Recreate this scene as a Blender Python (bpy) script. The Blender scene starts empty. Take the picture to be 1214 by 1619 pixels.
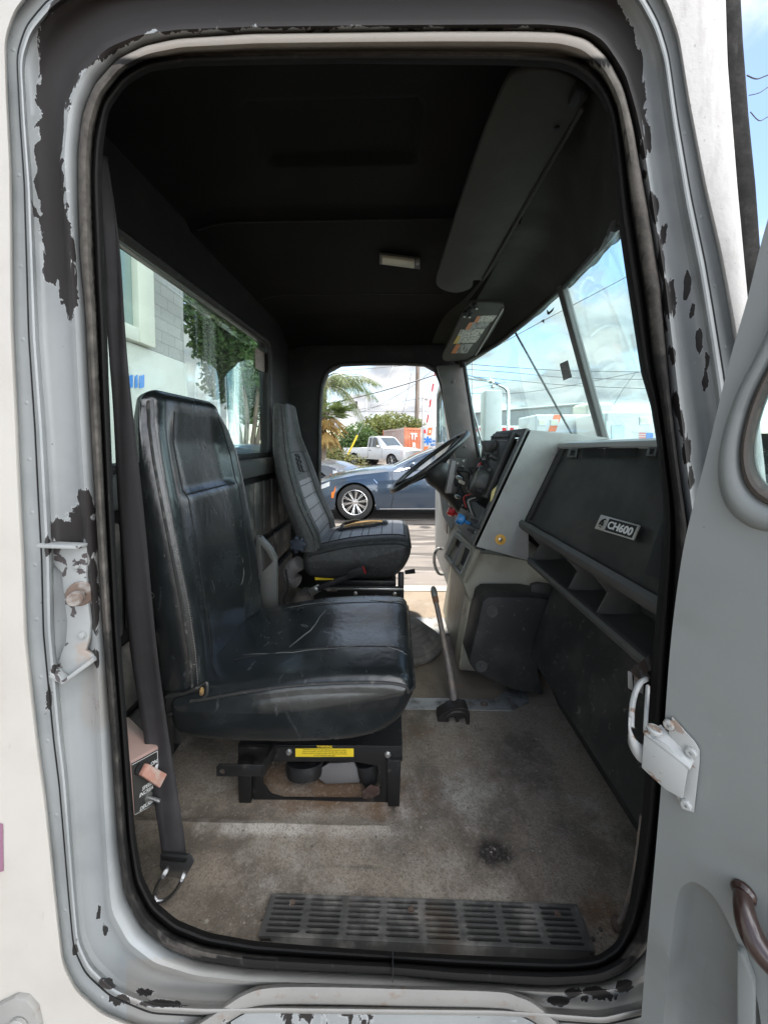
import bpy, bmesh, math, random
from mathutils import Vector, Matrix
from mathutils import noise as mnoise
from mathutils.geometry import tessellate_polygon

R = math.radians
rng = random.Random(7)
scene = bpy.context.scene
col = scene.collection

# ------------------------------------------------------------------ camera
CZ = 1.47                       # eye height above the yard
F, W, H = 608.0, 1214.0, 1619.0
CX, CY = 607.0, 726.5
YAW, PITCH = R(1.5), R(2.5)
cam_d = bpy.data.cameras.new("camera")
cam = bpy.data.objects.new("camera", cam_d)
col.objects.link(cam)
cam.location = (0, 0, CZ)
cam.rotation_euler = (R(90) - PITCH, 0, YAW)
cam_d.sensor_fit = 'HORIZONTAL'
cam_d.sensor_width = 36
cam_d.lens = F / W * 36
cam_d.shift_x = 0
cam_d.shift_y = -(H / 2 - CY) / W
cam_d.clip_start = 0.02
cam_d.clip_end = 3000
scene.camera = cam

# ------------------------------------------------------------------ sky, sun, exposure
SUN_EL, SUN_AZ = R(66), R(20)        # azimuth measured from +Y (into the picture) towards -X
sun_dir = Vector((-math.sin(SUN_AZ) * math.cos(SUN_EL), math.cos(SUN_AZ) * math.cos(SUN_EL), math.sin(SUN_EL)))
world = bpy.data.worlds.new("World")
scene.world = world
world.use_nodes = True
nt = world.node_tree
nt.nodes.clear()
wo = nt.nodes.new('ShaderNodeOutputWorld')
bg = nt.nodes.new('ShaderNodeBackground')
bg.inputs['Strength'].default_value = 0.062
sky = nt.nodes.new('ShaderNodeTexSky')
sky.sky_type = 'NISHITA'
sky.sun_disc = False
sky.sun_elevation = SUN_EL
sky.sun_rotation = -SUN_AZ
sky.air_density = 1.0
sky.dust_density = 0.6
tc = nt.nodes.new('ShaderNodeTexCoord')
sep = nt.nodes.new('ShaderNodeSeparateXYZ')
nt.links.new(tc.outputs['Generated'], sep.inputs[0])
def wmath(op, a, b=None, c=None):
    n = nt.nodes.new('ShaderNodeMath'); n.operation = op
    for i, v in enumerate((a, b, c)):
        if v is None: continue
        if isinstance(v, (int, float)): n.inputs[i].default_value = v
        else: nt.links.new(v, n.inputs[i])
    return n.outputs[0]
zc = wmath('MAXIMUM', sep.outputs[2], 0.0)
zd = wmath('ADD', zc, 0.32)
cmb = nt.nodes.new('ShaderNodeCombineXYZ')
nt.links.new(wmath('DIVIDE', sep.outputs[0], zd), cmb.inputs[0])
nt.links.new(wmath('DIVIDE', sep.outputs[1], zd), cmb.inputs[1])
cn = nt.nodes.new('ShaderNodeTexNoise')
cn.inputs['Scale'].default_value = 1.55
cn.inputs['Detail'].default_value = 9
cn.inputs['Roughness'].default_value = 0.56
cn.inputs['Distortion'].default_value = 0.25
nt.links.new(cmb.outputs[0], cn.inputs['Vector'])
cmap = nt.nodes.new('ShaderNodeMapRange'); cmap.interpolation_type = 'SMOOTHSTEP'
cmap.inputs['From Min'].default_value = 0.44
cmap.inputs['From Max'].default_value = 0.55
nt.links.new(cn.outputs['Fac'], cmap.inputs['Value'])
cn2 = nt.nodes.new('ShaderNodeTexNoise')
cn2.inputs['Scale'].default_value = 4.5
cn2.inputs['Detail'].default_value = 7
nt.links.new(cmb.outputs[0], cn2.inputs['Vector'])
ccol = nt.nodes.new('ShaderNodeMix'); ccol.data_type = 'RGBA'
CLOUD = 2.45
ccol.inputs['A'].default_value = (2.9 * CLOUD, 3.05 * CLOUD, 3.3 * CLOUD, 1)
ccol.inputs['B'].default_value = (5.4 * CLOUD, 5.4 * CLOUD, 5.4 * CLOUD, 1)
cm2 = nt.nodes.new('ShaderNodeMapRange')
cm2.inputs['From Min'].default_value = 0.35
cm2.inputs['From Max'].default_value = 0.62
nt.links.new(cn2.outputs['Fac'], cm2.inputs['Value'])
nt.links.new(cm2.outputs[0], ccol.inputs['Factor'])
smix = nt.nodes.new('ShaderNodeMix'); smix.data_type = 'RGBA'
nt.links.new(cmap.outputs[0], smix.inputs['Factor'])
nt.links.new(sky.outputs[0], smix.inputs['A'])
lit = nt.nodes.new('ShaderNodeMapRange')          # unseen clouds behind and right brightened to light the cab, those ahead dimmed
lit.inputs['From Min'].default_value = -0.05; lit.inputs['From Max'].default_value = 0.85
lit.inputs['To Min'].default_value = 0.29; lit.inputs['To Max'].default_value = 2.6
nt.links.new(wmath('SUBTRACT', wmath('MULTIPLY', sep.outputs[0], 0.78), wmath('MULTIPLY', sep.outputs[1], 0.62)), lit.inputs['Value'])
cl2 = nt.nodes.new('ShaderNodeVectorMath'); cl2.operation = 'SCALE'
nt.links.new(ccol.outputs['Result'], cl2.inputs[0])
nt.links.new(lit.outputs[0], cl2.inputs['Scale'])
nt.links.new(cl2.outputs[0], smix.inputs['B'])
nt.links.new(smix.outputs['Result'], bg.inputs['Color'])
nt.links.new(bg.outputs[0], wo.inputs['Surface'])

sd = bpy.data.lights.new("sun", 'SUN')
sd.energy = 2.0
sd.angle = R(3)
sd.color = (1.0, 0.95, 0.87)
so = bpy.data.objects.new("sun", sd)
col.objects.link(so)
so.rotation_euler = sun_dir.to_track_quat('Z', 'Y').to_euler()

scene.view_settings.view_transform = 'Standard'
scene.view_settings.look = 'None'
scene.view_settings.gamma = 1.0
scene.view_settings.exposure = 2.35
scene.render.engine = 'CYCLES'
scene.cycles.use_denoising = True
scene.cycles.max_bounces = 10
scene.cycles.diffuse_bounces = 5
scene.cycles.transparent_max_bounces = 16
scene.cycles.caustics_reflective = False
scene.cycles.caustics_refractive = False
scene.cycles.sample_clamp_indirect = 6.0

# ------------------------------------------------------------------ ray helpers: where a sight line meets a real plane
_f = Vector((-math.sin(YAW) * math.cos(PITCH), math.cos(YAW) * math.cos(PITCH), -math.sin(PITCH)))
_r = Vector((math.cos(YAW), math.sin(YAW), 0))
_u = _r.cross(_f)
EYE = Vector((0, 0, CZ))
def ray(px, py):
    return _f + _r * ((px - CX) / F) - _u * ((py - CY) / F)
def P(px, py, Y=None, X=None, Z=None):
    d = ray(px, py)
    t = Y / d.y if Y is not None else (X / d.x if X is not None else (Z - CZ) / d.z)
    return EYE + d * t
def PP(px, py, pt, nrm):
    d = ray(px, py)
    return EYE + d * ((pt - EYE).dot(nrm) / d.dot(nrm))
def V(x, y, rz):
    return Vector((x, y, CZ + rz))

# ------------------------------------------------------------------ materials
def mat(name, c, rough=0.5, metal=0.0, layers=(), bump=None, coat=0.0, spec=0.5, rough_var=None, trans=None, alpha=None):
    m = bpy.data.materials.new(name)
    m.use_nodes = True
    t = m.node_tree
    t.nodes.clear()
    out = t.nodes.new('ShaderNodeOutputMaterial')
    b = t.nodes.new('ShaderNodeBsdfPrincipled')
    t.links.new(b.outputs[0], out.inputs[0])
    b.inputs['Metallic'].default_value = metal
    b.inputs['Roughness'].default_value = rough
    b.inputs['Specular IOR Level'].default_value = spec
    if coat:
        b.inputs['Coat Weight'].default_value = coat
        b.inputs['Coat Roughness'].default_value = 0.05
    tcn = t.nodes.new('ShaderNodeTexCoord')
    def nz(scale, detail=6, rgh=0.55, dist=0.0, stretch=None, off=None):
        n = t.nodes.new('ShaderNodeTexNoise')
        n.inputs['Scale'].default_value = scale
        n.inputs['Detail'].default_value = detail
        n.inputs['Roughness'].default_value = rgh
        n.inputs['Distortion'].default_value = dist
        mp = t.nodes.new('ShaderNodeMapping')
        mp.inputs['Scale'].default_value = stretch or (1, 1, 1)
        mp.inputs['Location'].default_value = off or (0, 0, 0)
        t.links.new(tcn.outputs['Object'], mp.inputs[0])
        t.links.new(mp.outputs[0], n.inputs['Vector'])
        return n.outputs['Fac']
    def mth(op, a, bb):
        n = t.nodes.new('ShaderNodeMath'); n.operation = op
        for i, v in enumerate((a, bb)):
            if isinstance(v, (int, float)): n.inputs[i].default_value = v
            else: t.links.new(v, n.inputs[i])
        return n.outputs[0]
    rgb = t.nodes.new('ShaderNodeRGB')
    rgb.outputs[0].default_value = (c[0], c[1], c[2], 1)
    cur = rgb.outputs[0]
    rcur = None
    for k, L in enumerate(layers):
        fac = nz(L.get('scale', 10), L.get('detail', 6), L.get('rgh', 0.55), L.get('dist', 0), L.get('stretch'), L.get('off') or (k * 3.1 + L.get('seed', 0), k * 1.7, k * 5.3))
        if L.get('attr'):
            a = t.nodes.new('ShaderNodeAttribute'); a.attribute_name = L['attr']
            fac = mth('ADD', a.outputs['Fac'], mth('MULTIPLY', mth('SUBTRACT', fac, 0.5), L.get('amp', 1.0)))
        mr = t.nodes.new('ShaderNodeMapRange')
        mr.interpolation_type = 'SMOOTHSTEP'
        mr.inputs['From Min'].default_value = L.get('lo', 0.45)
        mr.inputs['From Max'].default_value = L.get('hi', 0.6)
        mr.inputs['To Max'].default_value = L.get('w', 1.0)
        t.links.new(fac, mr.inputs['Value'])
        mx = t.nodes.new('ShaderNodeMix'); mx.data_type = 'RGBA'
        mx.inputs['B'].default_value = (*L['c'], 1)
        t.links.new(mr.outputs[0], mx.inputs['Factor'])
        t.links.new(cur, mx.inputs['A'])
        cur = mx.outputs['Result']
        if 'rough' in L:
            mf = t.nodes.new('ShaderNodeMix'); mf.data_type = 'FLOAT'
            t.links.new(mr.outputs[0], mf.inputs['Factor'])
            if rcur is None: mf.inputs['A'].default_value = rough
            else: t.links.new(rcur, mf.inputs['A'])
            mf.inputs['B'].default_value = L['rough']
            rcur = mf.outputs['Result']
    t.links.new(cur, b.inputs['Base Color'])
    if rcur is not None:
        t.links.new(rcur, b.inputs['Roughness'])
    elif rough_var:
        sc, lo, hi = rough_var
        mr = t.nodes.new('ShaderNodeMapRange')
        mr.inputs['From Min'].default_value = 0.3
        mr.inputs['From Max'].default_value = 0.7
        mr.inputs['To Min'].default_value = lo
        mr.inputs['To Max'].default_value = hi
        t.links.new(nz(sc, 5), mr.inputs['Value'])
        t.links.new(mr.outputs[0], b.inputs['Roughness'])
    if bump:
        prev = None
        for (sc, strength, dist, *rest) in bump:
            bn = t.nodes.new('ShaderNodeBump')
            bn.inputs['Strength'].default_value = strength
            bn.inputs['Distance'].default_value = dist
            t.links.new(nz(sc, rest[0] if rest else 4, 0.6, 0, rest[1] if len(rest) > 1 else None), bn.inputs['Height'])
            if prev is not None: t.links.new(prev, bn.inputs['Normal'])
            prev = bn.outputs[0]
        t.links.new(prev, b.inputs['Normal'])
    return m

def glass_mat(name, tint, refl=0.5, dirt=0.0):
    m = bpy.data.materials.new(name); m.use_nodes = True
    t = m.node_tree; t.nodes.clear()
    out = t.nodes.new('ShaderNodeOutputMaterial')
    tr = t.nodes.new('ShaderNodeBsdfTransparent'); tr.inputs[0].default_value = (*tint, 1)
    gl = t.nodes.new('ShaderNodeBsdfGlossy'); gl.inputs['Roughness'].default_value = 0.02
    gl.inputs['Color'].default_value = (1, 1, 1, 1)
    lw = t.nodes.new('ShaderNodeFresnel'); lw.inputs['IOR'].default_value = 1.5
    mm = t.nodes.new('ShaderNodeMath'); mm.operation = 'MULTIPLY'; mm.inputs[1].default_value = refl
    t.links.new(lw.outputs[0], mm.inputs[0])
    mx = t.nodes.new('ShaderNodeMixShader')
    t.links.new(mm.outputs[0], mx.inputs[0])
    t.links.new(tr.outputs[0], mx.inputs[1]); t.links.new(gl.outputs[0], mx.inputs[2])
    last = mx.outputs[0]
    if dirt:
        df = t.nodes.new('ShaderNodeBsdfDiffuse'); df.inputs[0].default_value = (0.7, 0.72, 0.7, 1)
        tl = t.nodes.new('ShaderNodeBsdfTranslucent'); tl.inputs[0].default_value = (0.7, 0.72, 0.7, 1)
        md = t.nodes.new('ShaderNodeMixShader'); md.inputs[0].default_value = 0.5
        t.links.new(df.outputs[0], md.inputs[1]); t.links.new(tl.outputs[0], md.inputs[2])
        tcn = t.nodes.new('ShaderNodeTexCoord')
        n = t.nodes.new('ShaderNodeTexNoise'); n.inputs['Scale'].default_value = 3.5; n.inputs['Detail'].default_value = 6
        t.links.new(tcn.outputs['Object'], n.inputs['Vector'])
        mr = t.nodes.new('ShaderNodeMapRange')
        mr.inputs['From Min'].default_value = 0.4; mr.inputs['From Max'].default_value = 0.75
        mr.inputs['To Min'].default_value = dirt * 0.35; mr.inputs['To Max'].default_value = dirt
        t.links.new(n.outputs['Fac'], mr.inputs['Value'])
        m2 = t.nodes.new('ShaderNodeMixShader')
        t.links.new(mr.outputs[0], m2.inputs[0])
        t.links.new(last, m2.inputs[1]); t.links.new(md.outputs[0], m2.inputs[2])
        last = m2.outputs[0]
    t.links.new(last, out.inputs[0])
    return m

M = {}
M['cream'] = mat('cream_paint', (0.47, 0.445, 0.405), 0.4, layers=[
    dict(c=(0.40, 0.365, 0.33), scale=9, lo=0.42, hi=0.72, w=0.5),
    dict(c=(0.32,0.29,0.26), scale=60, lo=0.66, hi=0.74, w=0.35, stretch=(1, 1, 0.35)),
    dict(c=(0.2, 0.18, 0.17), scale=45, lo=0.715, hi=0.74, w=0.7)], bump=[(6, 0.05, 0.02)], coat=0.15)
M['pillar'] = mat('crackled_white_paint', (0.46, 0.44, 0.415), 0.6, layers=[
    dict(c=(0.36, 0.335, 0.315), scale=55, detail=9, lo=0.48, hi=0.66, w=0.65, stretch=(1, 1, 0.3)),
    dict(c=(0.2,0.18,0.165), scale=160, detail=6, lo=0.64, hi=0.72, w=0.55)], bump=[(130, 0.25, 0.003)])
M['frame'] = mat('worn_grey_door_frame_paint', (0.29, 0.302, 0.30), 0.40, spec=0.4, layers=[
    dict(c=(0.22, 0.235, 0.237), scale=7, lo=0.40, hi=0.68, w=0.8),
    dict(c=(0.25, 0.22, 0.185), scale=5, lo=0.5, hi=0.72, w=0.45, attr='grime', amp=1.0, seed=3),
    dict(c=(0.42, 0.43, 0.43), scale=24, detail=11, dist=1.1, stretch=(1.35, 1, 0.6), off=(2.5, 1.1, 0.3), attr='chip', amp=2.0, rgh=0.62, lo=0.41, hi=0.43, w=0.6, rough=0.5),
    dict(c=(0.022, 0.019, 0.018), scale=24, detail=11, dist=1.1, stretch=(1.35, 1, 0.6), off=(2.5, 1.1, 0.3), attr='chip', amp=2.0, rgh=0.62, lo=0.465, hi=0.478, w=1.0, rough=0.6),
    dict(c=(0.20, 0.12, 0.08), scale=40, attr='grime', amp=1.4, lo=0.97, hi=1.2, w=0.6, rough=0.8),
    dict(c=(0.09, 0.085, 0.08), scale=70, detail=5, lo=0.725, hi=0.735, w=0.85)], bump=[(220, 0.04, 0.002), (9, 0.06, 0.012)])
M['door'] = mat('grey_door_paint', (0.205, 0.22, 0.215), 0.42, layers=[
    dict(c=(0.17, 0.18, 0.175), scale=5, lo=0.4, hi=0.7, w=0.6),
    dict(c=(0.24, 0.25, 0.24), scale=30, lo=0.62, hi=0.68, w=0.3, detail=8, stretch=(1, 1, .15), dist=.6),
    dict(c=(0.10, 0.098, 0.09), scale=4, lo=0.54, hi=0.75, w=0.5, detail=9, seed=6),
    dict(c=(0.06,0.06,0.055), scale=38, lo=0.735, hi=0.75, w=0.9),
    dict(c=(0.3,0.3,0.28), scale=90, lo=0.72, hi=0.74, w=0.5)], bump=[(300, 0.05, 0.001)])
M['rubber'] = mat('dusty_black_rubber', (0.013, 0.0125, 0.012), 0.85, spec=0.15, layers=[
    dict(c=(0.25, 0.225, 0.195), scale=38, rgh=0.7, attr='dust', amp=0.5, lo=0.25, hi=1.0, w=1.0, detail=8, rough=0.8),
    dict(c=(0.12, 0.115, 0.105), scale=70, lo=0.62, hi=0.75, w=0.3, stretch=(1, 1, 0.2))], bump=[(60, 0.15, 0.003)])
M['black_rubber'] = mat('black_rubber', (0.016, 0.016, 0.016), 0.55, layers=[
    dict(c=(0.09, 0.085, 0.08), scale=30, lo=0.5, hi=0.75, w=0.5)])
M['headliner'] = mat('black_headliner', (0.0042, 0.004, 0.0038), 0.85, spec=0.2, layers=[
    dict(c=(0.009, 0.0083, 0.0075), scale=3.2, lo=0.45, hi=0.7, w=0.8)], bump=[(260, 0.25, 0.002)])
M['header'] = mat('dark_olive_header_vinyl', (0.024, 0.024, 0.019), 0.75, spec=0.3, layers=[
    dict(c=(0.036, 0.036, 0.03), scale=6, lo=0.45, hi=0.7)], bump=[(180, 0.3, 0.002), (7, 0.2, 0.02)])
M['visor'] = mat('charcoal_visor_vinyl', (0.038, 0.038, 0.033), 0.7, spec=0.3, layers=[
    dict(c=(0.05, 0.05, 0.045), scale=8, lo=0.45, hi=0.7)], bump=[(240, 0.25, 0.002)])
M['rearwall'] = mat('dirty_rear_trim', (0.045, 0.045, 0.042), 0.7, layers=[
    dict(c=(0.20,0.18,0.155), scale=7, lo=0.47, hi=0.72, w=0.8, detail=8)], bump=[(120, 0.2, 0.003)])
M['jamb'] = mat('black_jamb_trim', (0.0065, 0.0065, 0.0065), 0.65, layers=[
    dict(c=(0.018, 0.017, 0.0155), scale=10, lo=0.5, hi=0.7)], bump=[(200, 0.2, 0.002)])
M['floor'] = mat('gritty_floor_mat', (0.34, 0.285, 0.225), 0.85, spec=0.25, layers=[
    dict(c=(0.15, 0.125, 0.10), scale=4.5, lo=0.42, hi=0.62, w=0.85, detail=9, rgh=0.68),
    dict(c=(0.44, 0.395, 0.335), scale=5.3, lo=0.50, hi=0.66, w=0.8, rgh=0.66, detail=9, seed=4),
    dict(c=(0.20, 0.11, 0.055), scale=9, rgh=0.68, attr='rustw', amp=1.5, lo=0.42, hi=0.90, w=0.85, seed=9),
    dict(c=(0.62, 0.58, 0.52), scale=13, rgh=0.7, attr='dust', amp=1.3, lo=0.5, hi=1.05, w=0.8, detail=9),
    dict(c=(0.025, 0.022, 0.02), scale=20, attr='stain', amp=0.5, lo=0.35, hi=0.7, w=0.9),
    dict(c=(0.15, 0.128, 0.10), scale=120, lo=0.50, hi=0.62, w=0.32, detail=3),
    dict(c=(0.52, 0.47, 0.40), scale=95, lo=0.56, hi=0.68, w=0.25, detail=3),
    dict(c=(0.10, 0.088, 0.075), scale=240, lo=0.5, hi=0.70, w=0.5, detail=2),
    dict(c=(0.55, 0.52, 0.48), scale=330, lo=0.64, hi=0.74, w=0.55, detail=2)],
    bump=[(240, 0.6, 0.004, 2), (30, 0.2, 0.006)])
M['brownfloor'] = mat('brown_bare_floor', (0.30, 0.24, 0.18), 0.85, layers=[
    dict(c=(0.23,0.185,0.14), scale=9, lo=0.42, hi=0.66, w=0.8),
    dict(c=(0.34, 0.30, 0.25), scale=6, lo=0.52, hi=0.72, w=0.6, seed=2),
    dict(c=(0.05, 0.04, 0.035), scale=220, lo=0.55, hi=0.7, w=0.6, detail=2)], bump=[(200, 0.4, 0.003)])
M['strip'] = mat('dull_aluminium_strip', (0.5, 0.5, 0.48), 0.45, 0.6, layers=[
    dict(c=(0.14, 0.12, 0.10), scale=16, lo=0.46, hi=0.66, w=0.8, rough=0.7)])
M['leather'] = mat('worn_black_leather', (0.011, 0.013, 0.0135), 0.24, spec=0.65, layers=[
    dict(c=(0.022,0.026,0.027), scale=6, lo=0.42, hi=0.68, w=0.8, rough=0.31),
    dict(c=(0.13, 0.14, 0.14), scale=26, lo=0.60, hi=0.72, w=0.25, dist=1.5, stretch=(1, 0.5, 0.25), rough=0.5),
    dict(c=(0.33, 0.31, 0.28), scale=34, lo=0.715, hi=0.745, w=0.5, dist=2.0, rough=0.7)],
    bump=[(9, 0.28, 0.012, 3, (1, 1, 0.6)), (55, 0.15, 0.003, 3), (420, 0.10, 0.001)])
M['leather_grain'] = mat('grained_charcoal_vinyl', (0.030, 0.031, 0.030), 0.55, spec=0.4, layers=[
    dict(c=(0.062,0.062,0.059), scale=60, lo=0.48, hi=0.68, w=0.75, dist=1.2),
    dict(c=(0.055,0.055,0.055), scale=9, lo=0.52, hi=0.72, w=0.4)], bump=[(150, 0.5, 0.003), (12, 0.2, 0.01)])
M['leather_pale'] = mat('dusty_grey_seat_leather', (0.11, 0.115, 0.122), 0.38, spec=0.5, layers=[
    dict(c=(0.06,0.064,0.068), scale=12, lo=0.45, hi=0.66, w=0.8)], bump=[(60, 0.2, 0.003)])
M['piping'] = mat('frayed_seam_piping', (0.022,0.022,0.021), 0.6, layers=[
    dict(c=(0.20, 0.185, 0.165), scale=45, lo=0.54, hi=0.68, w=0.6)])
M['seam'] = mat('dark_seam', (0.006, 0.006, 0.006), 0.7)
M['thread'] = mat('pale_stitching', (0.17, 0.165, 0.155), 0.7)
M['foam'] = mat('old_brown_foam', (0.30, 0.19, 0.07), 0.95, layers=[
    dict(c=(0.12, 0.07, 0.03), scale=60, lo=0.45, hi=0.65)], bump=[(140, 0.7, 0.006)])
M['belt'] = mat('charcoal_belt_webbing', (0.026, 0.024, 0.025), 0.75, spec=0.3, layers=[
    dict(c=(0.036,0.033,0.035), scale=12, lo=0.45, hi=0.7)], bump=[(400, 0.3, 0.001, 2, (1, 1, 0.3))])
M['dash_black'] = mat('black_dash_plastic', (0.024, 0.024, 0.023), 0.5, layers=[
    dict(c=(0.055,0.054,0.05), scale=7, lo=0.42, hi=0.64, w=0.85, detail=8),
    dict(c=(0.12, 0.12, 0.11), scale=60, lo=0.68, hi=0.78, w=0.35)], bump=[(350, 0.25, 0.001)])
M['dash_charcoal'] = mat('charcoal_tray_plastic', (0.080, 0.080, 0.075), 0.5, layers=[
    dict(c=(0.12,0.115,0.105), scale=11, lo=0.48, hi=0.72, w=0.7)], bump=[(350, 0.2, 0.001)])
M['dash_grey'] = mat('grey_dash_plastic', (0.31, 0.31, 0.295), 0.5, layers=[
    dict(c=(0.22, 0.215, 0.195), scale=6, lo=0.44, hi=0.70, w=0.8, detail=8),
    dict(c=(0.07, 0.065, 0.06), scale=42, lo=0.67, hi=0.76, w=0.7)], bump=[(350, 0.2, 0.001)])
M['dash_top'] = mat('faded_grey_dash_top', (0.37, 0.375, 0.365), 0.5, layers=[
    dict(c=(0.35,0.35,0.335), scale=8, lo=0.44, hi=0.70, w=0.7)], bump=[(300, 0.2, 0.001)])
M['console'] = mat('dirty_olive_console', (0.37, 0.355, 0.285), 0.6, layers=[
    dict(c=(0.26,0.235,0.18), scale=7, lo=0.42, hi=0.68, w=0.85, detail=8),
    dict(c=(0.09, 0.08, 0.065), scale=34, lo=0.66, hi=0.76, w=0.6)], bump=[(260, 0.2, 0.001)])
M['beige'] = mat('yellowed_beige_trim', (0.58, 0.52, 0.39), 0.6, layers=[
    dict(c=(0.22, 0.18, 0.12), scale=12, lo=0.46, hi=0.7, w=0.7)])
M['scuffblack'] = mat('scuffed_black_plastic', (0.026, 0.026, 0.025), 0.6, layers=[
    dict(c=(0.06,0.055,0.05), scale=7, lo=0.46, hi=0.66, w=0.8, detail=8),
    dict(c=(0.28, 0.26, 0.24), scale=50, lo=0.62, hi=0.70, w=0.35, dist=1.0)], bump=[(300, 0.3, 0.001)])
M['blackmetal'] = mat('black_painted_steel', (0.014, 0.014, 0.014), 0.38, layers=[
    dict(c=(0.07, 0.06, 0.05), scale=30, lo=0.6, hi=0.72, w=0.6, rough=0.7)])
M['black'] = mat('matte_black', (0.010, 0.010, 0.010), 0.7)
M['steel'] = mat('zinc_steel', (0.55, 0.55, 0.53), 0.3, 0.9, layers=[
    dict(c=(0.30, 0.27, 0.23), scale=40, lo=0.55, hi=0.7, w=0.6, rough=0.6)])
M['chrome'] = mat('chrome', (0.75, 0.75, 0.75), 0.12, 1.0)
M['rust'] = mat('rusty_steel', (0.14, 0.10, 0.078), 0.8, 0.2, layers=[
    dict(c=(0.30, 0.285, 0.265), scale=30, lo=0.47, hi=0.62, w=0.8),
    dict(c=(0.10, 0.05, 0.03), scale=22, lo=0.58, hi=0.7, w=0.8)], bump=[(120, 0.4, 0.002)])
M['rustlever'] = mat('grimy_lever_steel', (0.24, 0.205, 0.185), 0.6, 0.4, layers=[
    dict(c=(0.36, 0.28, 0.21), scale=24, lo=0.48, hi=0.66, w=0.8)], bump=[(120, 0.4, 0.002)])
M['whitemetal'] = mat('chipped_white_steel', (0.40, 0.41, 0.40), 0.4, layers=[
    dict(c=(0.24, 0.15, 0.10), scale=36, lo=0.59, hi=0.63, w=0.9, rough=0.8),
    dict(c=(0.30, 0.285, 0.26), scale=10, lo=0.45, hi=0.7, w=0.6)])
M['greymetal'] = mat('chipped_grey_steel', (0.28, 0.29, 0.285), 0.4, layers=[
    dict(c=(0.06, 0.05, 0.05), scale=30, lo=0.57, hi=0.59, w=1, rough=0.7, dist=0.4),
    dict(c=(0.30, 0.2, 0.14), scale=20, lo=0.62, hi=0.72, w=0.5, seed=5)])
M['rust_dark'] = mat('dark_rusty_steel', (0.07, 0.04, 0.03), 0.8, 0.2, layers=[dict(c=(0.14, 0.105, 0.09), scale=30, lo=0.5, hi=0.66, w=0.8)], bump=[(120, 0.4, 0.002)])
M['yellow'] = mat('yellow_label', (0.80, 0.58, 0.03), 0.45)
M['white'] = mat('white_print', (0.75, 0.75, 0.73), 0.5)
M['red'] = mat('red_plastic', (0.45, 0.02, 0.02), 0.35)
M['blue'] = mat('blue_plastic', (0.02, 0.16, 0.40), 0.35)
M['orange'] = mat('orange_plastic', (0.85, 0.20, 0.02), 0.4)
M['amber'] = mat('amber_tag', (0.60, 0.32, 0.06), 0.5)
M['cream_plastic'] = mat('cream_plastic', (0.60, 0.56, 0.45), 0.5)
M['lens'] = mat('yellowed_lens', (0.45, 0.42, 0.32), 0.35)
M['gauge'] = mat('gauge_face', (0.02, 0.02, 0.022), 0.2)
M['silver'] = mat('silver_badge', (0.52, 0.51, 0.47), 0.4, 0.5, layers=[dict(c=(0.3, 0.28, 0.24), scale=60, lo=0.5, hi=0.7, w=0.6)])
M['pinkmetal'] = mat('faded_red_oxide_box', (0.42, 0.28, 0.24), 0.7, layers=[
    dict(c=(0.40, 0.33, 0.29), scale=20, lo=0.45, hi=0.65, w=0.7)], bump=[(200, 0.3, 0.001)])
M['switchpink'] = mat('dusty_pink_switch', (0.48, 0.25, 0.19), 0.6, layers=[dict(c=(0.5, 0.38, 0.32), scale=50, lo=0.45, hi=0.65)])
M['windshield'] = glass_mat('tinted_windshield_glass', (0.86, 0.965, 0.955), 0.14, 0.008)
M['rearglass'] = glass_mat('tinted_rear_glass', (0.87, 0.94, 0.91), 0.30, 0.015)
M['doorglass'] = glass_mat('tinted_door_glass', (0.80, 0.92, 0.92), 0.8, 0.02)

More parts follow.
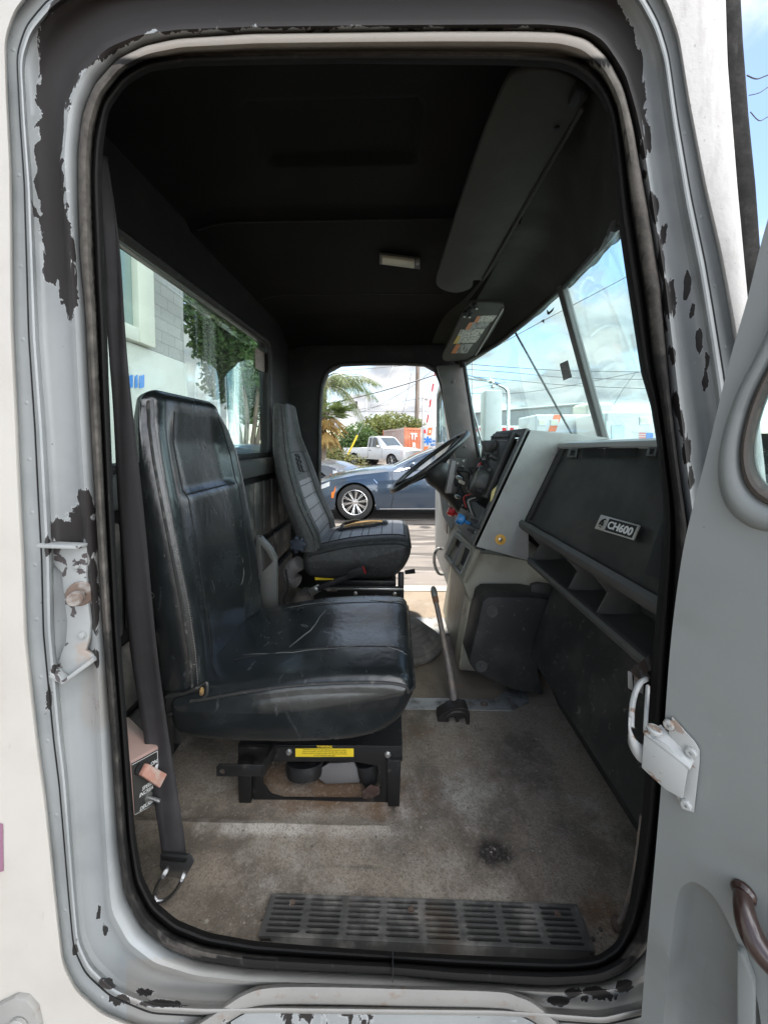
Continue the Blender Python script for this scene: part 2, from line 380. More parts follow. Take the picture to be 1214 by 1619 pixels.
# ------------------------------------------------------------------ mesh helpers
class MB:
    def __init__(self):
        self.bm = bmesh.new()
        self.att = {}
    def v(self, p): return self.bm.verts.new(Vector(p))
    def face(self, pts):
        vs = [self.v(p) for p in pts]
        try: return self.bm.faces.new(vs)
        except ValueError: return None
    def box(self, c, s, rot=None, bev=0.0, seg=2):
        c = Vector(c); h = Vector(s) * 0.5
        mtx = Matrix.Translation(c) @ (rot.to_4x4() if rot else Matrix.Identity(4))
        r = bmesh.ops.create_cube(self.bm, size=1.0, matrix=mtx @ Matrix.Diagonal((s[0], s[1], s[2], 1)))
        if bev:
            es = set()
            for vv in r['verts']: es.update(vv.link_edges)
            bmesh.ops.bevel(self.bm, geom=list(es), offset=bev, segments=seg, affect='EDGES', profile=0.5)
        return self
    def hexa(self, a, b, bev=0.0):
        """a: four corners of one face, b: the matching four of the opposite face"""
        va = [self.v(p) for p in a]; vb = [self.v(p) for p in b]
        fs = [self.bm.faces.new(va), self.bm.faces.new(vb[::-1])]
        for i in range(4):
            j = (i + 1) % 4
            fs.append(self.bm.faces.new((va[j], va[i], vb[i], vb[j])))
        bmesh.ops.recalc_face_normals(self.bm, faces=fs)
        if bev:
            es = set()
            for f in fs: es.update(f.edges)
            bmesh.ops.bevel(self.bm, geom=list(es), offset=bev, segments=2, affect='EDGES', profile=0.5)
        return self
    def slab(self, quad, off, bev=0.0):
        off = Vector(off)
        return self.hexa(quad, [Vector(p) + off for p in quad], bev)
    def prism(self, poly, off, bev=0.0, holes=()):
        """polygon (3-D points in a plane) with holes, thickened by off"""
        off = Vector(off)
        loops = [[Vector(p) for p in poly]] + [[Vector(p) for p in h] for h in holes]
        tris = tessellate_polygon(loops)
        flat = [p for l in loops for p in l]
        va = [self.v(p) for p in flat]; vb = [self.v(p + off) for p in flat]
        fs = []
        for t in tris:
            try:
                fs.append(self.bm.faces.new([va[i] for i in t])); fs.append(self.bm.faces.new([vb[i] for i in reversed(t)]))
            except ValueError: pass
        k = 0
        for l in loops:
            n = len(l)
            for i in range(n):
                j = (i + 1) % n
                try: fs.append(self.bm.faces.new((va[k + i], va[k + j], vb[k + j], vb[k + i])))
                except ValueError: pass
            k += n
        bmesh.ops.recalc_face_normals(self.bm, faces=fs)
        if bev:
            es = [e for f in fs for e in f.edges if len(e.link_faces) == 2 and e.calc_face_angle(0) > 0.6]
            bmesh.ops.bevel(self.bm, geom=list(set(es)), offset=bev, segments=2, affect='EDGES', profile=0.5)
        return self
    def sheet(self, poly, holes=()):
        loops = [[Vector(p) for p in poly]] + [[Vector(p) for p in h] for h in holes]
        flat = [p for l in loops for p in l]
        vs = [self.v(p) for p in flat]
        for t in tessellate_polygon(loops):
            try: self.bm.faces.new([vs[i] for i in t])
            except ValueError: pass
        return self
    def grid(self, rows, closed=False):
        vs = [[self.v(p) for p in r] for r in rows]
        for i in range(len(vs) - 1):
            n = len(vs[i])
            for j in range(n if closed else n - 1):
                k = (j + 1) % n
                try: self.bm.faces.new((vs[i][j], vs[i][k], vs[i + 1][k], vs[i + 1][j]))
                except ValueError: pass
        return vs
    def loft(self, loops, cap0=True, cap1=True):
        vs = self.grid(loops, True)
        if cap0:
            try: self.bm.faces.new(vs[0][::-1])
            except ValueError: pass
        if cap1:
            try: self.bm.faces.new(vs[-1])
            except ValueError: pass
        return vs
    def tube(self, path, r, n=10, cap=True, closed=False):
        path = [Vector(p) for p in path]
        m = len(path)
        rs = r if isinstance(r, (list, tuple)) else [r] * m
        loops = []
        up = None
        for i, p in enumerate(path):
            if closed: d = path[(i + 1) % m] - path[i - 1]
            else: d = path[min(i + 1, m - 1)] - path[max(i - 1, 0)]
            if d.length < 1e-9: d = Vector((0, 0, 1))
            d.normalize()
            if up is None:
                up = Vector((0, 0, 1)) if abs(d.z) < 0.9 else Vector((1, 0, 0))
            a = (up - d * up.dot(d))
            if a.length < 1e-5: a = d.orthogonal()
            a.normalize(); b = d.cross(a); up = a
            loops.append([p + (a * math.cos(2 * math.pi * k / n) + b * math.sin(2 * math.pi * k / n)) * rs[i] for k in range(n)])
        if closed: loops.append(loops[0]); self.loft(loops, False, False)
        else: self.loft(loops, cap, cap)
        return self
    def lathe(self, prof, origin, axis, n=24, cap=True):
        """prof: (radius, height) list, turned about axis through origin"""
        axis = Vector(axis).normalized(); a = axis.orthogonal().normalized(); b = axis.cross(a)
        o = Vector(origin)
        self.loft([[o + axis * h + (a * math.cos(2 * math.pi * k / n) + b * math.sin(2 * math.pi * k / n)) * max(r, 1e-4) for k in range(n)] for r, h in prof], cap, cap)
        return self
    def ball(self, c, r, u=12, w=8):
        if isinstance(r, (int, float)): r = (r, r, r)
        bmesh.ops.create_uvsphere(self.bm, u_segments=u, v_segments=w, radius=1.0, matrix=Matrix.Translation(Vector(c)) @ Matrix.Diagonal((*r, 1)))
        return self
    def hexbolt(self, c, axis, r, h=None):
        h = h or r * 0.7
        self.lathe([(r * 1.35, 0), (r * 1.35, h * 0.25), (r, h * 0.25), (r, h), (r * 0.8, h * 1.1)], c, axis, 6)
        return self
    def mesh(self, mesh, mtx):
        n0 = len(self.bm.verts)
        self.bm.from_mesh(mesh)
        self.bm.verts.ensure_lookup_table()
        for vv in self.bm.verts[n0:]: vv.co = mtx @ vv.co
        return self
    def build(self, name, m, parent=None, smooth=True, ang=35, attrs=None):
        me = bpy.data.meshes.new(name)
        bmesh.ops.recalc_face_normals(self.bm, faces=self.bm.faces[:])
        self.bm.to_mesh(me); self.bm.free()
        o = bpy.data.objects.new(name, me)
        col.objects.link(o)
        for mm in (m if isinstance(m, (list, tuple)) else [m]): me.materials.append(mm)
        if smooth and len(me.polygons):
            me.polygons.foreach_set('use_smooth', [True] * len(me.polygons))
            me.set_sharp_from_angle(angle=R(ang))
        if attrs:
            for k, fn in attrs.items():
                a = me.attributes.new(k, 'FLOAT', 'POINT')
                a.data.foreach_set('value', [fn(v.co) for v in me.vertices])
        if parent is not None:
            o.parent = parent
            mw = Matrix.Identity(4); q = parent; chain = []
            while q is not None: chain.append(q); q = q.parent
            for q in reversed(chain): mw = mw @ q.matrix_parent_inverse @ q.matrix_basis
            o.matrix_parent_inverse = mw.inverted()
        return o

def thing(name, label, cat, loc=(0, 0, 0), group=None):
    o = bpy.data.objects.new(name, None)
    o.empty_display_size = 0.1
    o.location = loc
    col.objects.link(o)
    o['label'] = label; o['category'] = cat
    if group: o['group'] = group
    return o
def tag(o, label, cat, group=None):
    o['label'] = label; o['category'] = cat
    if group: o['group'] = group
    return o

def cat_rom(pts, n=8, closed=False):
    pts = [Vector(p) for p in pts]
    m = len(pts); out = []
    rngs = range(m) if closed else range(m - 1)
    for i in rngs:
        if closed: p0, p1, p2, p3 = pts[i - 1], pts[i], pts[(i + 1) % m], pts[(i + 2) % m]
        else: p0, p1, p2, p3 = pts[max(i - 1, 0)], pts[i], pts[i + 1], pts[min(i + 2, m - 1)]
        for k in range(n):
            t = k / n
            out.append(0.5 * ((2 * p1) + (p2 - p0) * t + (2 * p0 - 5 * p1 + 4 * p2 - p3) * t * t + (3 * p1 - p0 - 3 * p2 + p3) * t ** 3))
    if not closed: out.append(pts[-1])
    return out
def lerp_tab(tab, x):
    """tab: sorted list of (x, value or tuple)"""
    if x <= tab[0][0]: return tab[0][1]
    for (a, va), (b, vb) in zip(tab, tab[1:]):
        if x <= b:
            t = (x - a) / (b - a)
            if isinstance(va, (tuple, list)): return tuple(p + (q - p) * t for p, q in zip(va, vb))
            return va + (vb - va) * t
    return tab[-1][1]
_fonts = {}
def text_mesh(s, size=1.0, extrude=0.0, spacing=1.0, bold=0.0, align='CENTER'):
    cu = bpy.data.curves.new('lettering', 'FONT')
    cu.body = s; cu.size = size; cu.extrude = extrude; cu.align_x = align; cu.align_y = 'CENTER'
    cu.space_character = spacing; cu.offset = bold; cu.resolution_u = 3
    o = bpy.data.objects.new('lettering', cu)
    col.objects.link(o)
    dg = bpy.context.evaluated_depsgraph_get()
    me = bpy.data.meshes.new_from_object(o.evaluated_get(dg))
    bpy.data.objects.remove(o); bpy.data.curves.remove(cu)
    return me
def frame(o, x, y):
    """matrix with local x, y along the given directions, at o"""
    x = Vector(x).normalized(); y = Vector(y); y = (y - x * x.dot(y)).normalized(); z = x.cross(y)
    m = Matrix((x, y, z)).transposed().to_4x4()
    m.translation = Vector(o)
    return m
def on_quad(q, u, v):
    a, b, c, d = [Vector(p) for p in q]      # a->b is u, a->d is v
    return (a * (1 - u) + b * u) * (1 - v) + (d * (1 - u) + c * u) * v

# =================================================================== TRUCK CAB (shell, aperture, doors, glass)
FZ = -0.96            # floor, relative to the eye
truck = thing('truck_cab', 'old white and grey truck cab with peeling paint and an open passenger doorway', 'truck', (0, 1.55, 0))

CEN = (605.0, 810.0)
NA = 840
def polar(loop):
    """resample a star-shaped pixel outline at NA even angles about CEN, lightly smoothed"""
    pts = [(x - CEN[0], y - CEN[1]) for x, y in loop]
    rs = []
    n = len(pts)
    for k in range(NA):
        th = 2 * math.pi * k / NA
        dx, dy = math.cos(th), math.sin(th)
        best = None
        for i in range(n):
            (x0, y0), (x1, y1) = pts[i], pts[(i + 1) % n]
            ex, ey = x1 - x0, y1 - y0
            den = dx * ey - dy * ex
            if abs(den) < 1e-9: continue
            t = (x0 * ey - y0 * ex) / den
            s = (x0 * dy - y0 * dx) / den
            if t > 0 and -1e-6 <= s <= 1 + 1e-6:
                best = t if best is None else max(best, t)
        rs.append(best if best else 500.0)
    for _ in range(3):
        rs = [(rs[k - 1] + 2 * rs[k] + rs[(k + 1) % NA]) / 4 for k in range(NA)]
    return rs
def pxy(r, k):
    th = 2 * math.pi * k / NA
    return CEN[0] + r * math.cos(th), CEN[1] + r * math.sin(th)

LG = [(300,104),(560,100),(800,103),(877,107),(907,117),(932,135),(952,160),(965,200),(972,280),(977,350),(990,440),(1013,590),(1028,640),(1037,694),(1048,783),(1049,833),(1046,870),(1043,908),(1036,980),(1030,1051),(1024,1150),(1016,1277),(1008,1347),(998,1410),(991,1448),(975,1490),(945,1512),(900,1518),(760,1512),(620,1505),(480,1495),(400,1488),(330,1475),(280,1455),(245,1425),(225,1385),(214,1320),(205,1200),(190,1000),(180,800),(172,600),(166,400),(161,300),(162,240),(172,175),(200,135),(235,113)]
LE = [(280,62),(400,54),(560,52),(700,50),(832,50),(887,52),(927,62),(960,92),(985,140),(1000,200),(1010,260),(1022,325),(1042,450),(1050,540),(1060,640),(1072,740),(1085,830),(1090,900),(1088,1000),(1080,1150),(1070,1300),(1060,1380),(1045,1450),(1022,1500),(990,1535),(951,1552),(869,1558),(728,1551),(619,1540),(500,1535),(395,1530),(313,1517),(264,1498),(224,1465),(198,1415),(188,1333),(177,1159),(164,986),(154,821),(143,623),(137,500),(128,400),(125,300),(125,240),(132,180),(150,135),(185,95),(230,73)]
LD = [(280,42),(400,38),(560,36),(860,34),(920,40),(955,58),(990,110),(1008,170),(1020,225),(1035,325),(1055,450),(1066,540),(1078,640),(1090,740),(1102,850),(1108,1000),(1100,1200),(1085,1400),(1068,1480),(1035,1540),(980,1568),(900,1574),(780,1568),(500,1560),(400,1558),(310,1550),(240,1530),(198,1498),(171,1448),(165,1366),(160,1275),(153,1100),(147,973),(136,860),(128,760),(120,623),(114,500),(107,400),(96,240),(103,170),(125,110),(165,70),(215,50)]
LC = [(85,15),(52,55),(38,100),(44,200),(52,300),(62,540),(73,680),(84,880),(86,995),(100,1160),(108,1232),(120,1400),(127,1484),(145,1524),(184,1560),(247,1586),(330,1590),(430,1588),(780,1592),(850,1596),(950,1604),(1050,1580),(1110,1520),(1135,1430),(1150,1200),(1150,900),(1140,700),(1127,600),(1112,500),(1100,425),(1080,325),(1060,200),(1047,100),(1032,50),(1005,0),(960,-35),(880,-50),(560,-50),(250,-45),(150,-30)]
LO = [(-420,-330),(1130,-330),(1146,-30),(1150,100),(1166,300),(1190,560),(1215,800),(1240,1200),(1240,2050),(-420,2050)]
rG, rE, rD, rC, rO = polar(LG), polar(LE), polar(LD), polar(LC), polar(LO)
def mixr(a, b, t): return [p + (q - p) * t for p, q in zip(a, b)]
def off(a, d): return [p + d for p in a]
rB = off(rC, 17); rA = off(rC, 45)

def ring_loops(spec):
    return [[P(*pxy(r[k], k), Y=y) for k in range(NA)] for r, y in spec]
def px_of(co):
    d = co - EYE
    fz = d.dot(_f)
    return CX + F * d.dot(_r) / fz, CY - F * d.dot(_u) / fz

# --- paint wear on the aperture
dark_poly = [(60,40),(66,90),(58,150),(55,220),(52,290),(60,370),(65,430),(85,455),(100,480),(112,522),(122,518),(122,460),(118,400),(106,320),(101,240),(108,165),(135,112),(175,74),(230,54),(400,46),(700,44),(830,46),(880,50),(940,85),(985,160),(1003,215),(1012,262),(1018,240),(1019,150),(1003,60),(985,15),(960,-60),(120,-60)]
def poly_sd(x, y, poly):
    inside = False; best = 1e9
    n = len(poly)
    for i in range(n):
        x0, y0 = poly[i]; x1, y1 = poly[(i + 1) % n]
        if (y0 > y) != (y1 > y) and x < (x1 - x0) * (y - y0) / (y1 - y0) + x0: inside = not inside
        ex, ey = x1 - x0, y1 - y0
        t = max(0, min(1, ((x - x0) * ex + (y - y0) * ey) / (ex * ex + ey * ey + 1e-9)))
        best = min(best, math.hypot(x - x0 - t * ex, y - y0 - t * ey))
    return best if inside else -best
CHIPS = [(1020,228,9,24),(1017,275,7,14),(1036,325,11,26),(1048,372,7,22),(1046,415,8,26),(1056,478,13,44),(1086,455,6,24),(1095,490,4,13),(1105,535,5,20),(1115,602,4,16),(1063,560,7,18),(1068,640,7,30),(1077,672,7,20),(1084,712,7,24),(1092,760,7,20),(1118,570,3,10),
         (135,800,14,22),(97,838,20,16),(130,838,26,22),(150,850,12,30),(148,912,10,30),(150,975,8,22),(155,1435,5,9),(156,1449,6,8),(167,1472,5,7),(170,1556,16,9),(186,1582,18,7),(255,1588,30,6),(230,1570,14,5),(152,1040,6,12),(75,860,5,20),
         (945,1575,26,12),(905,1572,14,8),(990,1562,16,10),(880,1583,20,8),(85,1060,4,10),(80,1100,4,14),(120,1500,5,8)]
def chip_w(co):
    x, y = px_of(co)
    d = 0.5 + max(-1, min(1, poly_sd(x, y, dark_poly) / 20.0)) * 0.62 if y < 620 else 0.0
    if y < 620 and (x < 160):
        d -= 0.10
    e = 0.0
    for cx, cy, rx, ry in CHIPS:
        q = math.hypot((x - cx) / rx, (y - cy) / ry)
        if x > 1000: q *= 1.25
        if q < 2: e = max(e, 1.02 - 0.52 * q)
    # flaking along the ridge beside the seal
    return max(d, e, 0.0)
def grime_w(co):
    x, y = px_of(co)
    g = 0.35
    if y > 1515 and 200 < x < 1060: g = 0.72
    q = math.hypot((x - 150) / 26, (y - 1110) / 50)
    g = max(g, 1.0 - 0.35 * q)
    q = math.hypot((x - 150) / 22, (y - 900) / 60)
    return max(g, 0.95 - 0.3 * q)

mb = MB()
spec = [(rA, .572), (off(rA, -2), .5745), (off(rB, 2), .5755), (rB, .572), (off(rB, -2), .562), (mixr(rB, rC, .35), .555), (mixr(rB, rC, .6), .556), (mixr(rB, rC, .85), .563), (rC, .574),
        (mixr(rC, rD, .18), .581), (mixr(rC, rD, .4), .584), (mixr(rC, rD, .6), .585), (mixr(rC, rD, .8), .584), (mixr(rC, rD, .92), .580), (rD, .571), (mixr(rD, rE, .2), .5665), (mixr(rD, rE, .5), .572), (mixr(rD, rE, .8), .581), (rE, .590), (off(rE, -4), .604)]
spec2 = []
for (ra, ya), (rb, yb) in zip(spec, spec[1:]):
    spec2 += [(ra, ya), (mixr(ra, rb, .5), (ya + yb) / 2)]
spec2.append(spec[-1])
mb.grid(ring_loops(spec2), True)
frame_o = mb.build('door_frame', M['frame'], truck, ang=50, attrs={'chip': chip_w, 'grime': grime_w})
frame_o['label'] = 'grey door frame with dark flaking paint along the top'
# spot welds on the flange
for k in range(0, NA, 20):
    th = k / NA * 360
    if 108 < th < 262 or th > 285 or th < 8:
        mb = MB(); mb.ball(P(*pxy(rA[k] * .42 + rB[k] * .58, k), Y=.576), (.0042, .0018, .0042), 10, 6)
        mb.build('rivet', M['frame'], frame_o, attrs={'chip': lambda c: 0.0, 'grime': lambda c: 0.4})
mb = MB()
arc = [k for k in range(NA)]
mb.tube([P(*pxy(rB[k] + 1.5, k), Y=.5715) for k in arc], .0011, 5, closed=True)
mb.build('flange_seam', M['seam'], truck)
# outer body skin round the doorway
mb = MB()
mb.grid(ring_loops([(off(rA, 0), .5725), (off(rA, 3), .564), (off(rA, 6), .5615), (mixr(off(rA, 6), rO, .3), .560), (mixr(off(rA, 6), rO, .97), .562), (rO, .566), (off(rO, 0), .60)]), True)
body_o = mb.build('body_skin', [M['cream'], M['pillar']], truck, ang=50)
for p in body_o.data.polygons:
    if p.center.x > 0.3: p.material_index = 1
# rain channel strip under the sill and the raised lower trim
mb = MB()
path = [P(x, y, Y=.558) for x, y in cat_rom([Vector((x, y, 0)) for x, y in [(255,1650),(330,1612),(385,1578),(430,1566),(520,1564),(640,1566),(780,1570),(815,1578),(850,1596),(890,1630),(930,1680)]], 8) for x, y in [(x, y)]] if False else None
pp = [(v.x, v.y) for v in cat_rom([Vector((x, y, 0)) for x, y in [(250,1660),(330,1610),(385,1574),(430,1562),(520,1561),(640,1564),(780,1568),(818,1576),(850,1592),(890,1630),(930,1690)]], 8)]
rows = [[P(x, y + dy, Y=yy) for x, y in pp] for dy, yy in ((-6, .572), (-3, .562), (1, .557), (12, .556), (24, .557), (28, .562), (30, .572))]
mb.grid(rows)
mb.build('sill_moulding', M['frame'], truck, attrs={'chip': lambda c: 0.10, 'grime': lambda c: 0.9})
# lower body skin visible below the moulding
mb = MB()
rows = [[P(x, y + dy, Y=yy) for x, y in pp] for dy, yy in ((30, .566), (31, .563), (60, .562), (260, .562))]
mb.grid(rows)
mb.build('lower_skin', M['frame'], truck, attrs={'chip': lambda c: (0.42 if 430 < px_of(c)[0] < 620 else 0.16), 'grime': lambda c: 0.3})
mb = MB()
mb.prism([P(x, y, Y=.553) for x, y in [(-10,1596),(22,1580),(40,1583),(55,1600),(64,1640),(64,1700),(-10,1700)]], (0, .01, 0), .002)
mb.lathe([(.014, 0), (.014, .004), (.009, .007)], P(30, 1622, Y=.552), (0, -1, 0), 16)
mb.build('step_bracket', M['frame'], truck, attrs={'chip': lambda c: 0.15, 'grime': lambda c: 0.8})
mb = MB()
mb.slab([P(-14, 1300, Y=.5595), P(4, 1304, Y=.5595), P(5, 1378, Y=.5595), P(-14, 1384, Y=.5595)], (0, .0006, 0))
mb.build('pink_sticker', mat('faded_pink_sticker', (0.25, 0.12, 0.18), 0.5), truck)

mb = MB()
mb.prism([P(x, y, Y=.590) for x, y in [(1140,-60),(1172,-60),(1178,60),(1187,180),(1198,290),(1206,400),(1215,560),(1180,560),(1168,400),(1160,250),(1150,100)]], (0, .03, 0), .006)
mb.build('windshield_trim', M['rubber'], truck, attrs={'dust': lambda c: .32})
# --- rubber door seal
def dust_w(co):
    x, y = px_of(co)
    w = 0.0
    if y < 100: w = 1.05 - max(0, (y - 84) / 12) * 0.95
    elif x > 880 and y < 560: w = 0.62 - (y - 100) / 460 * 0.2
    elif x < 200: w = 0.50 if y < 1000 else 0.36
    elif y > 1490: w = 0.46 if y < 1516 else 0.04
    else: w = 0.30
    dx, dy = x - CEN[0], y - CEN[1]
    k = int((math.atan2(dy, dx) % (2 * math.pi)) / (2 * math.pi) * NA) % NA
    t = (rE[k] - math.hypot(dx, dy)) / max(1.0, rE[k] - rG[k])
    if y < 110: w *= 1.0 - .95 * max(0.0, min(1.0, (t - .52) / .3))
    elif t > .40: w *= 1.0 - .6 * min(1.0, (t - .40) / .15)
    return w
sealspec = [(off(rE, 2), .585), (off(rE, 1), .574), (mixr(rE, rG, .05), .566), (mixr(rE, rG, .14), .5625), (mixr(rE, rG, .28), .564), (mixr(rE, rG, .40), .569), (mixr(rE, rG, .46), .576), (mixr(rE, rG, .50), .592), (mixr(rE, rG, .56), .596), (mixr(rE, rG, .62), .585), (mixr(rE, rG, .70), .581), (mixr(rE, rG, .80), .583), (mixr(rE, rG, .88), .590), (mixr(rE, rG, .96), .607), (rG, .63), (off(rG, 3), .655)]
# radii are pixel radii, so the roll keeps its real section along the run
mb = MB()
mb.grid(ring_loops(sealspec), True)
seal = mb.build('door_seal', M['rubber'], truck, ang=60, attrs={'dust': dust_w})
seal['label'] = 'dusty black rubber door seal running round the opening'
mb = MB()
mb.box(P(621, 1529, Y=.570), (.0014, .02, .024))
mb.build('seal_joint', M['black'], seal)

# inner jamb behind the seal
mb = MB()
mb.grid(ring_loops([(off(rG, 2), .650), (off(rG, 6), .66), (off(rG, 16), .70), (off(rG, 44), .712), (off(rG, 130), .712)]), True)
mb.build('inner_jamb', M['jamb'], truck, ang=40)

# --- floor
def floor_dust(co):
    x, y = co.x, co.y
    w = 0.15
    q = math.hypot((x - 0.02) / .10, (y - .98) / .22); w = max(w, .75 - .38 * q)
    q = math.hypot((x - 0.20) / .12, (y - 1.02) / .14); w = max(w, .8 - .38 * q)
    q = math.hypot((x + 0.30) / .26, (y - .905) / .022); w = max(w, .95 - .4 * q)
    q = math.hypot((x + 0.28) / .12, (y - .79) / .06); w = max(w, .75 - .35 * q)
    q = math.hypot((x - 0.35) / .05, (y - .79) / .08); w = max(w, .85 - .35 * q)
    return w
def floor_stain(co):
    x, y = co.x, co.y
    q = math.hypot((x - .235) / .042, (y - .865) / .03); w = .95 - .42 * q
    q = math.hypot((x + .1) / .20, (y - .826) / .012); w = max(w, .55 - .3 * q)
    q = math.hypot((x - .0) / .03, (y - .97) / .05); w = max(w, .7 - .4 * q)
    q = math.hypot((x - .50) / .10, (y - .95) / .16); w = max(w, .46 - .3 * q)
    return max(0, w)
def floor_rust(co):
    w = .12
    for cx, cy, rx, ry, k in ((-.17, 1.02, .26, .07, .95), (-.02, .965, .10, .04, .9), (-.35, 1.06, .2, .12, .7), (.12, 1.25, .25, .1, .6), (.42, .76, .06, .05, .9), (.05, .88, .2, .05, .45), (.3, 1.1, .12, .1, .5)):
        w = max(w, k - .45 * math.hypot((co.x - cx) / rx, (co.y - cy) / ry) ** 1.5)
    return w
mb = MB()
xs = [-.72 + i * .02 for i in range(78)]
ys = [.60 + i * .012 for i in range(66)]
def fz(x, y):
    z = FZ
    z += .010 * math.exp(-((y - .915) / .012) ** 2) * (1 if x < -.02 else max(0, 1 - (x + .02) / .05))   # a fold in the mat
    z += .003 * mnoise.noise(Vector((x * 6, y * 6, 0)))
    return z
mb.grid([[V(x, y, fz(x, y)) for x in xs] for y in ys])
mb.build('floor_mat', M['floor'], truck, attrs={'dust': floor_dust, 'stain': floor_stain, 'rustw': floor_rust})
mb = MB()
mb.slab([V(-.72, 1.39, FZ - .006), V(.85, 1.39, FZ - .006), V(.85, 1.93, FZ - .006), V(-.72, 1.93, FZ - .006)], (0, 0, -.03))
mb.slab([V(-.72, 2.06, FZ - .004), V(.85, 2.06, FZ - .004), V(.85, 2.50, FZ - .004), V(-.72, 2.50, FZ - .004)], (0, 0, -.03))
mb.slab([V(-.80, .55, FZ - .04), V(.95, .55, FZ - .04), V(.95, 2.56, FZ - .04), V(-.80, 2.56, FZ - .04)], (0, 0, -.05))
mb.build('bare_floor', M['brownfloor'], truck)
mb = MB()
st = [V(-.3, 1.345, FZ + .004), V(.425, 1.345, FZ + .004), V(.50, 1.40, FZ + .004), V(.50, 1.46, FZ + .004), V(.44, 1.46, FZ + .004), V(.375, 1.405, FZ + .004), V(-.3, 1.405, FZ + .004)]
mb.prism(st, (0, 0, -.008), .001)
mb.build('floor_strip', M['strip'], truck)
mb = MB()
mb.slab([V(-.5, 1.90, FZ + .003), V(.45, 1.90, FZ + .003), V(.45, 2.075, FZ + .003), V(-.5, 2.075, FZ + .003)], (0, 0, -.008), .001)
for xx in (-.05, .10, .24): mb.hexbolt(V(xx, 2.03, FZ + .003), (0, 0, 1), .008)
mb.build('cover_plate', M['strip'], truck)
mb = MB()
mb.slab([V(-.6, 2.46, FZ + .002), V(.5, 2.46, FZ + .002), V(.5, 2.55, FZ + .002), V(-.6, 2.55, FZ + .002)], (0, 0, -.06), .003)
mb.build('far_sill', mat('pale_sill_plate', (0.48, 0.46, 0.43), .5, 0.3), truck)
for (xx, yy) in ((-.02, 1.375), (.20, 1.375), (.33, 1.375)):
    mb = MB(); mb.lathe([(.013, 0), (.013, .003), (.006, .006)], V(xx, yy, FZ + .004), (0, 0, 1), 14); mb.build('strip_screw', M['rust'], truck)

# loose grit trodden into the mat
mb = MB()
gr_ = random.Random(5)
for k in range(170):
    e = gr_.random()
    x, y = (gr_.uniform(-.42, .50), gr_.uniform(.84, 1.3)) if e < .6 else (gr_.uniform(-.4, .5), gr_.uniform(.70, .74))
    r0 = gr_.uniform(.0012, .0032) * (1 if e < .9 else 1.6)
    mb.ball(V(x, y, fz(x, y) + r0 * .4), (r0, r0 * gr_.uniform(.6, 1.2), r0 * .6), 5, 4)
grit = mb.build('floor_grit', mat('pale_grit', (.40, .36, .30), .9, layers=[dict(c=(.10, .09, .08), scale=30, lo=.45, hi=.55)]), None)
grit['kind'] = 'stuff'
# hood ahead of the windscreen
mb = MB()
mb.hexa([V(1.02, .78, -.10), V(1.02, 2.34, -.10), V(1.02, 2.34, -1.0), V(1.02, .78, -1.0)], [V(2.7, .95, -.26), V(2.7, 2.17, -.26), V(2.7, 2.17, -1.0), V(2.7, .95, -1.0)], .08)
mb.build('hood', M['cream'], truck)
# --- roof, headliner
ROOF = .735
mb = MB()
mb.slab([V(-.86, .58, ROOF + .05), V(.42, .58, ROOF + .05), V(.42, 2.62, ROOF + .05), V(-.86, 2.62, ROOF + .05)], (0, 0, .04))
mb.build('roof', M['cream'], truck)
mb = MB()
def ceil(x, y):
    z = ROOF
    # raised centre with a step, as the moulded liner has
    if y < 1.30: z += .02 * min(1, (1.30 - y) / .03)
    if -.33 < x < .06 and .88 < y < 1.07: z += .018
    if x > .32: z -= (x - .32) ** 2 * 2.0
    if x < -.52: z -= (x + .52) ** 2 * 1.2
    if y > 2.2: z -= (y - 2.2) ** 2 * 1.2
    if y < .9: z -= (.9 - y) ** 2 * .9
    return z
xs = [-.80 + i * .0125 for i in range(98)]
ys = [.60 + i * .0125 for i in range(159)]
mb.grid([[V(x, y, ceil(x, y)) for x in xs] for y in ys])
mb.build('headliner', M['headliner'], truck, ang=60)
for yy in (1.30, 1.93):
    mb = MB(); mb.tube([V(x, yy, ceil(x, yy) - .001) for x in [-.66 + .05 * i for i in range(19)]], .004, 6); mb.build('headliner_seam', M['jamb'], truck)

# --- windshield: two flat panes meeting at the centre post
WT = [V(.40, .74, .405), V(.50, .90, .475), V(.60, 1.15, .53), V(.690, 1.55, .600), V(.60, 1.95, .55), V(.51, 2.18, .50), V(.425, 2.37, .455)]
WB = [V(.56, .74, -.02), V(.66, .90, 0), V(.77, 1.15, .01), V(.862, 1.55, .015), V(.77, 1.95, 0), V(.66, 2.18, -.04), V(.52, 2.37, -.10)]
WT = [P(975, 362, Y=.79) - Vector((.03, .05, .02)), P(962, 374, Y=.90), P(930, 412, Y=1.15), P(889, 455, Y=1.55), P(828, 510, Y=1.95), P(780, 547, Y=2.18), P(733, 571, Y=2.37)]
def wline(path, n=8): return cat_rom(path, n)
for nm, sl in (('windshield_pane', slice(0, 4)), ('windshield_pane', slice(3, 7))):
    mb = MB()
    a, b = cat_rom(WT[sl], 6), cat_rom(WB[sl], 6)
    n = (WB[0] - WT[3]).cross(WT[0] - WT[3]).normalized()
    rows = [[p.lerp(q, t) for p, q in zip(a, b)] for t in (0, .25, .5, .75, 1)]
    mb.grid(rows)
    o = mb.build(nm, M['windshield'], truck)
    md = o.modifiers.new('thickness', 'SOLIDIFY'); md.thickness = .004
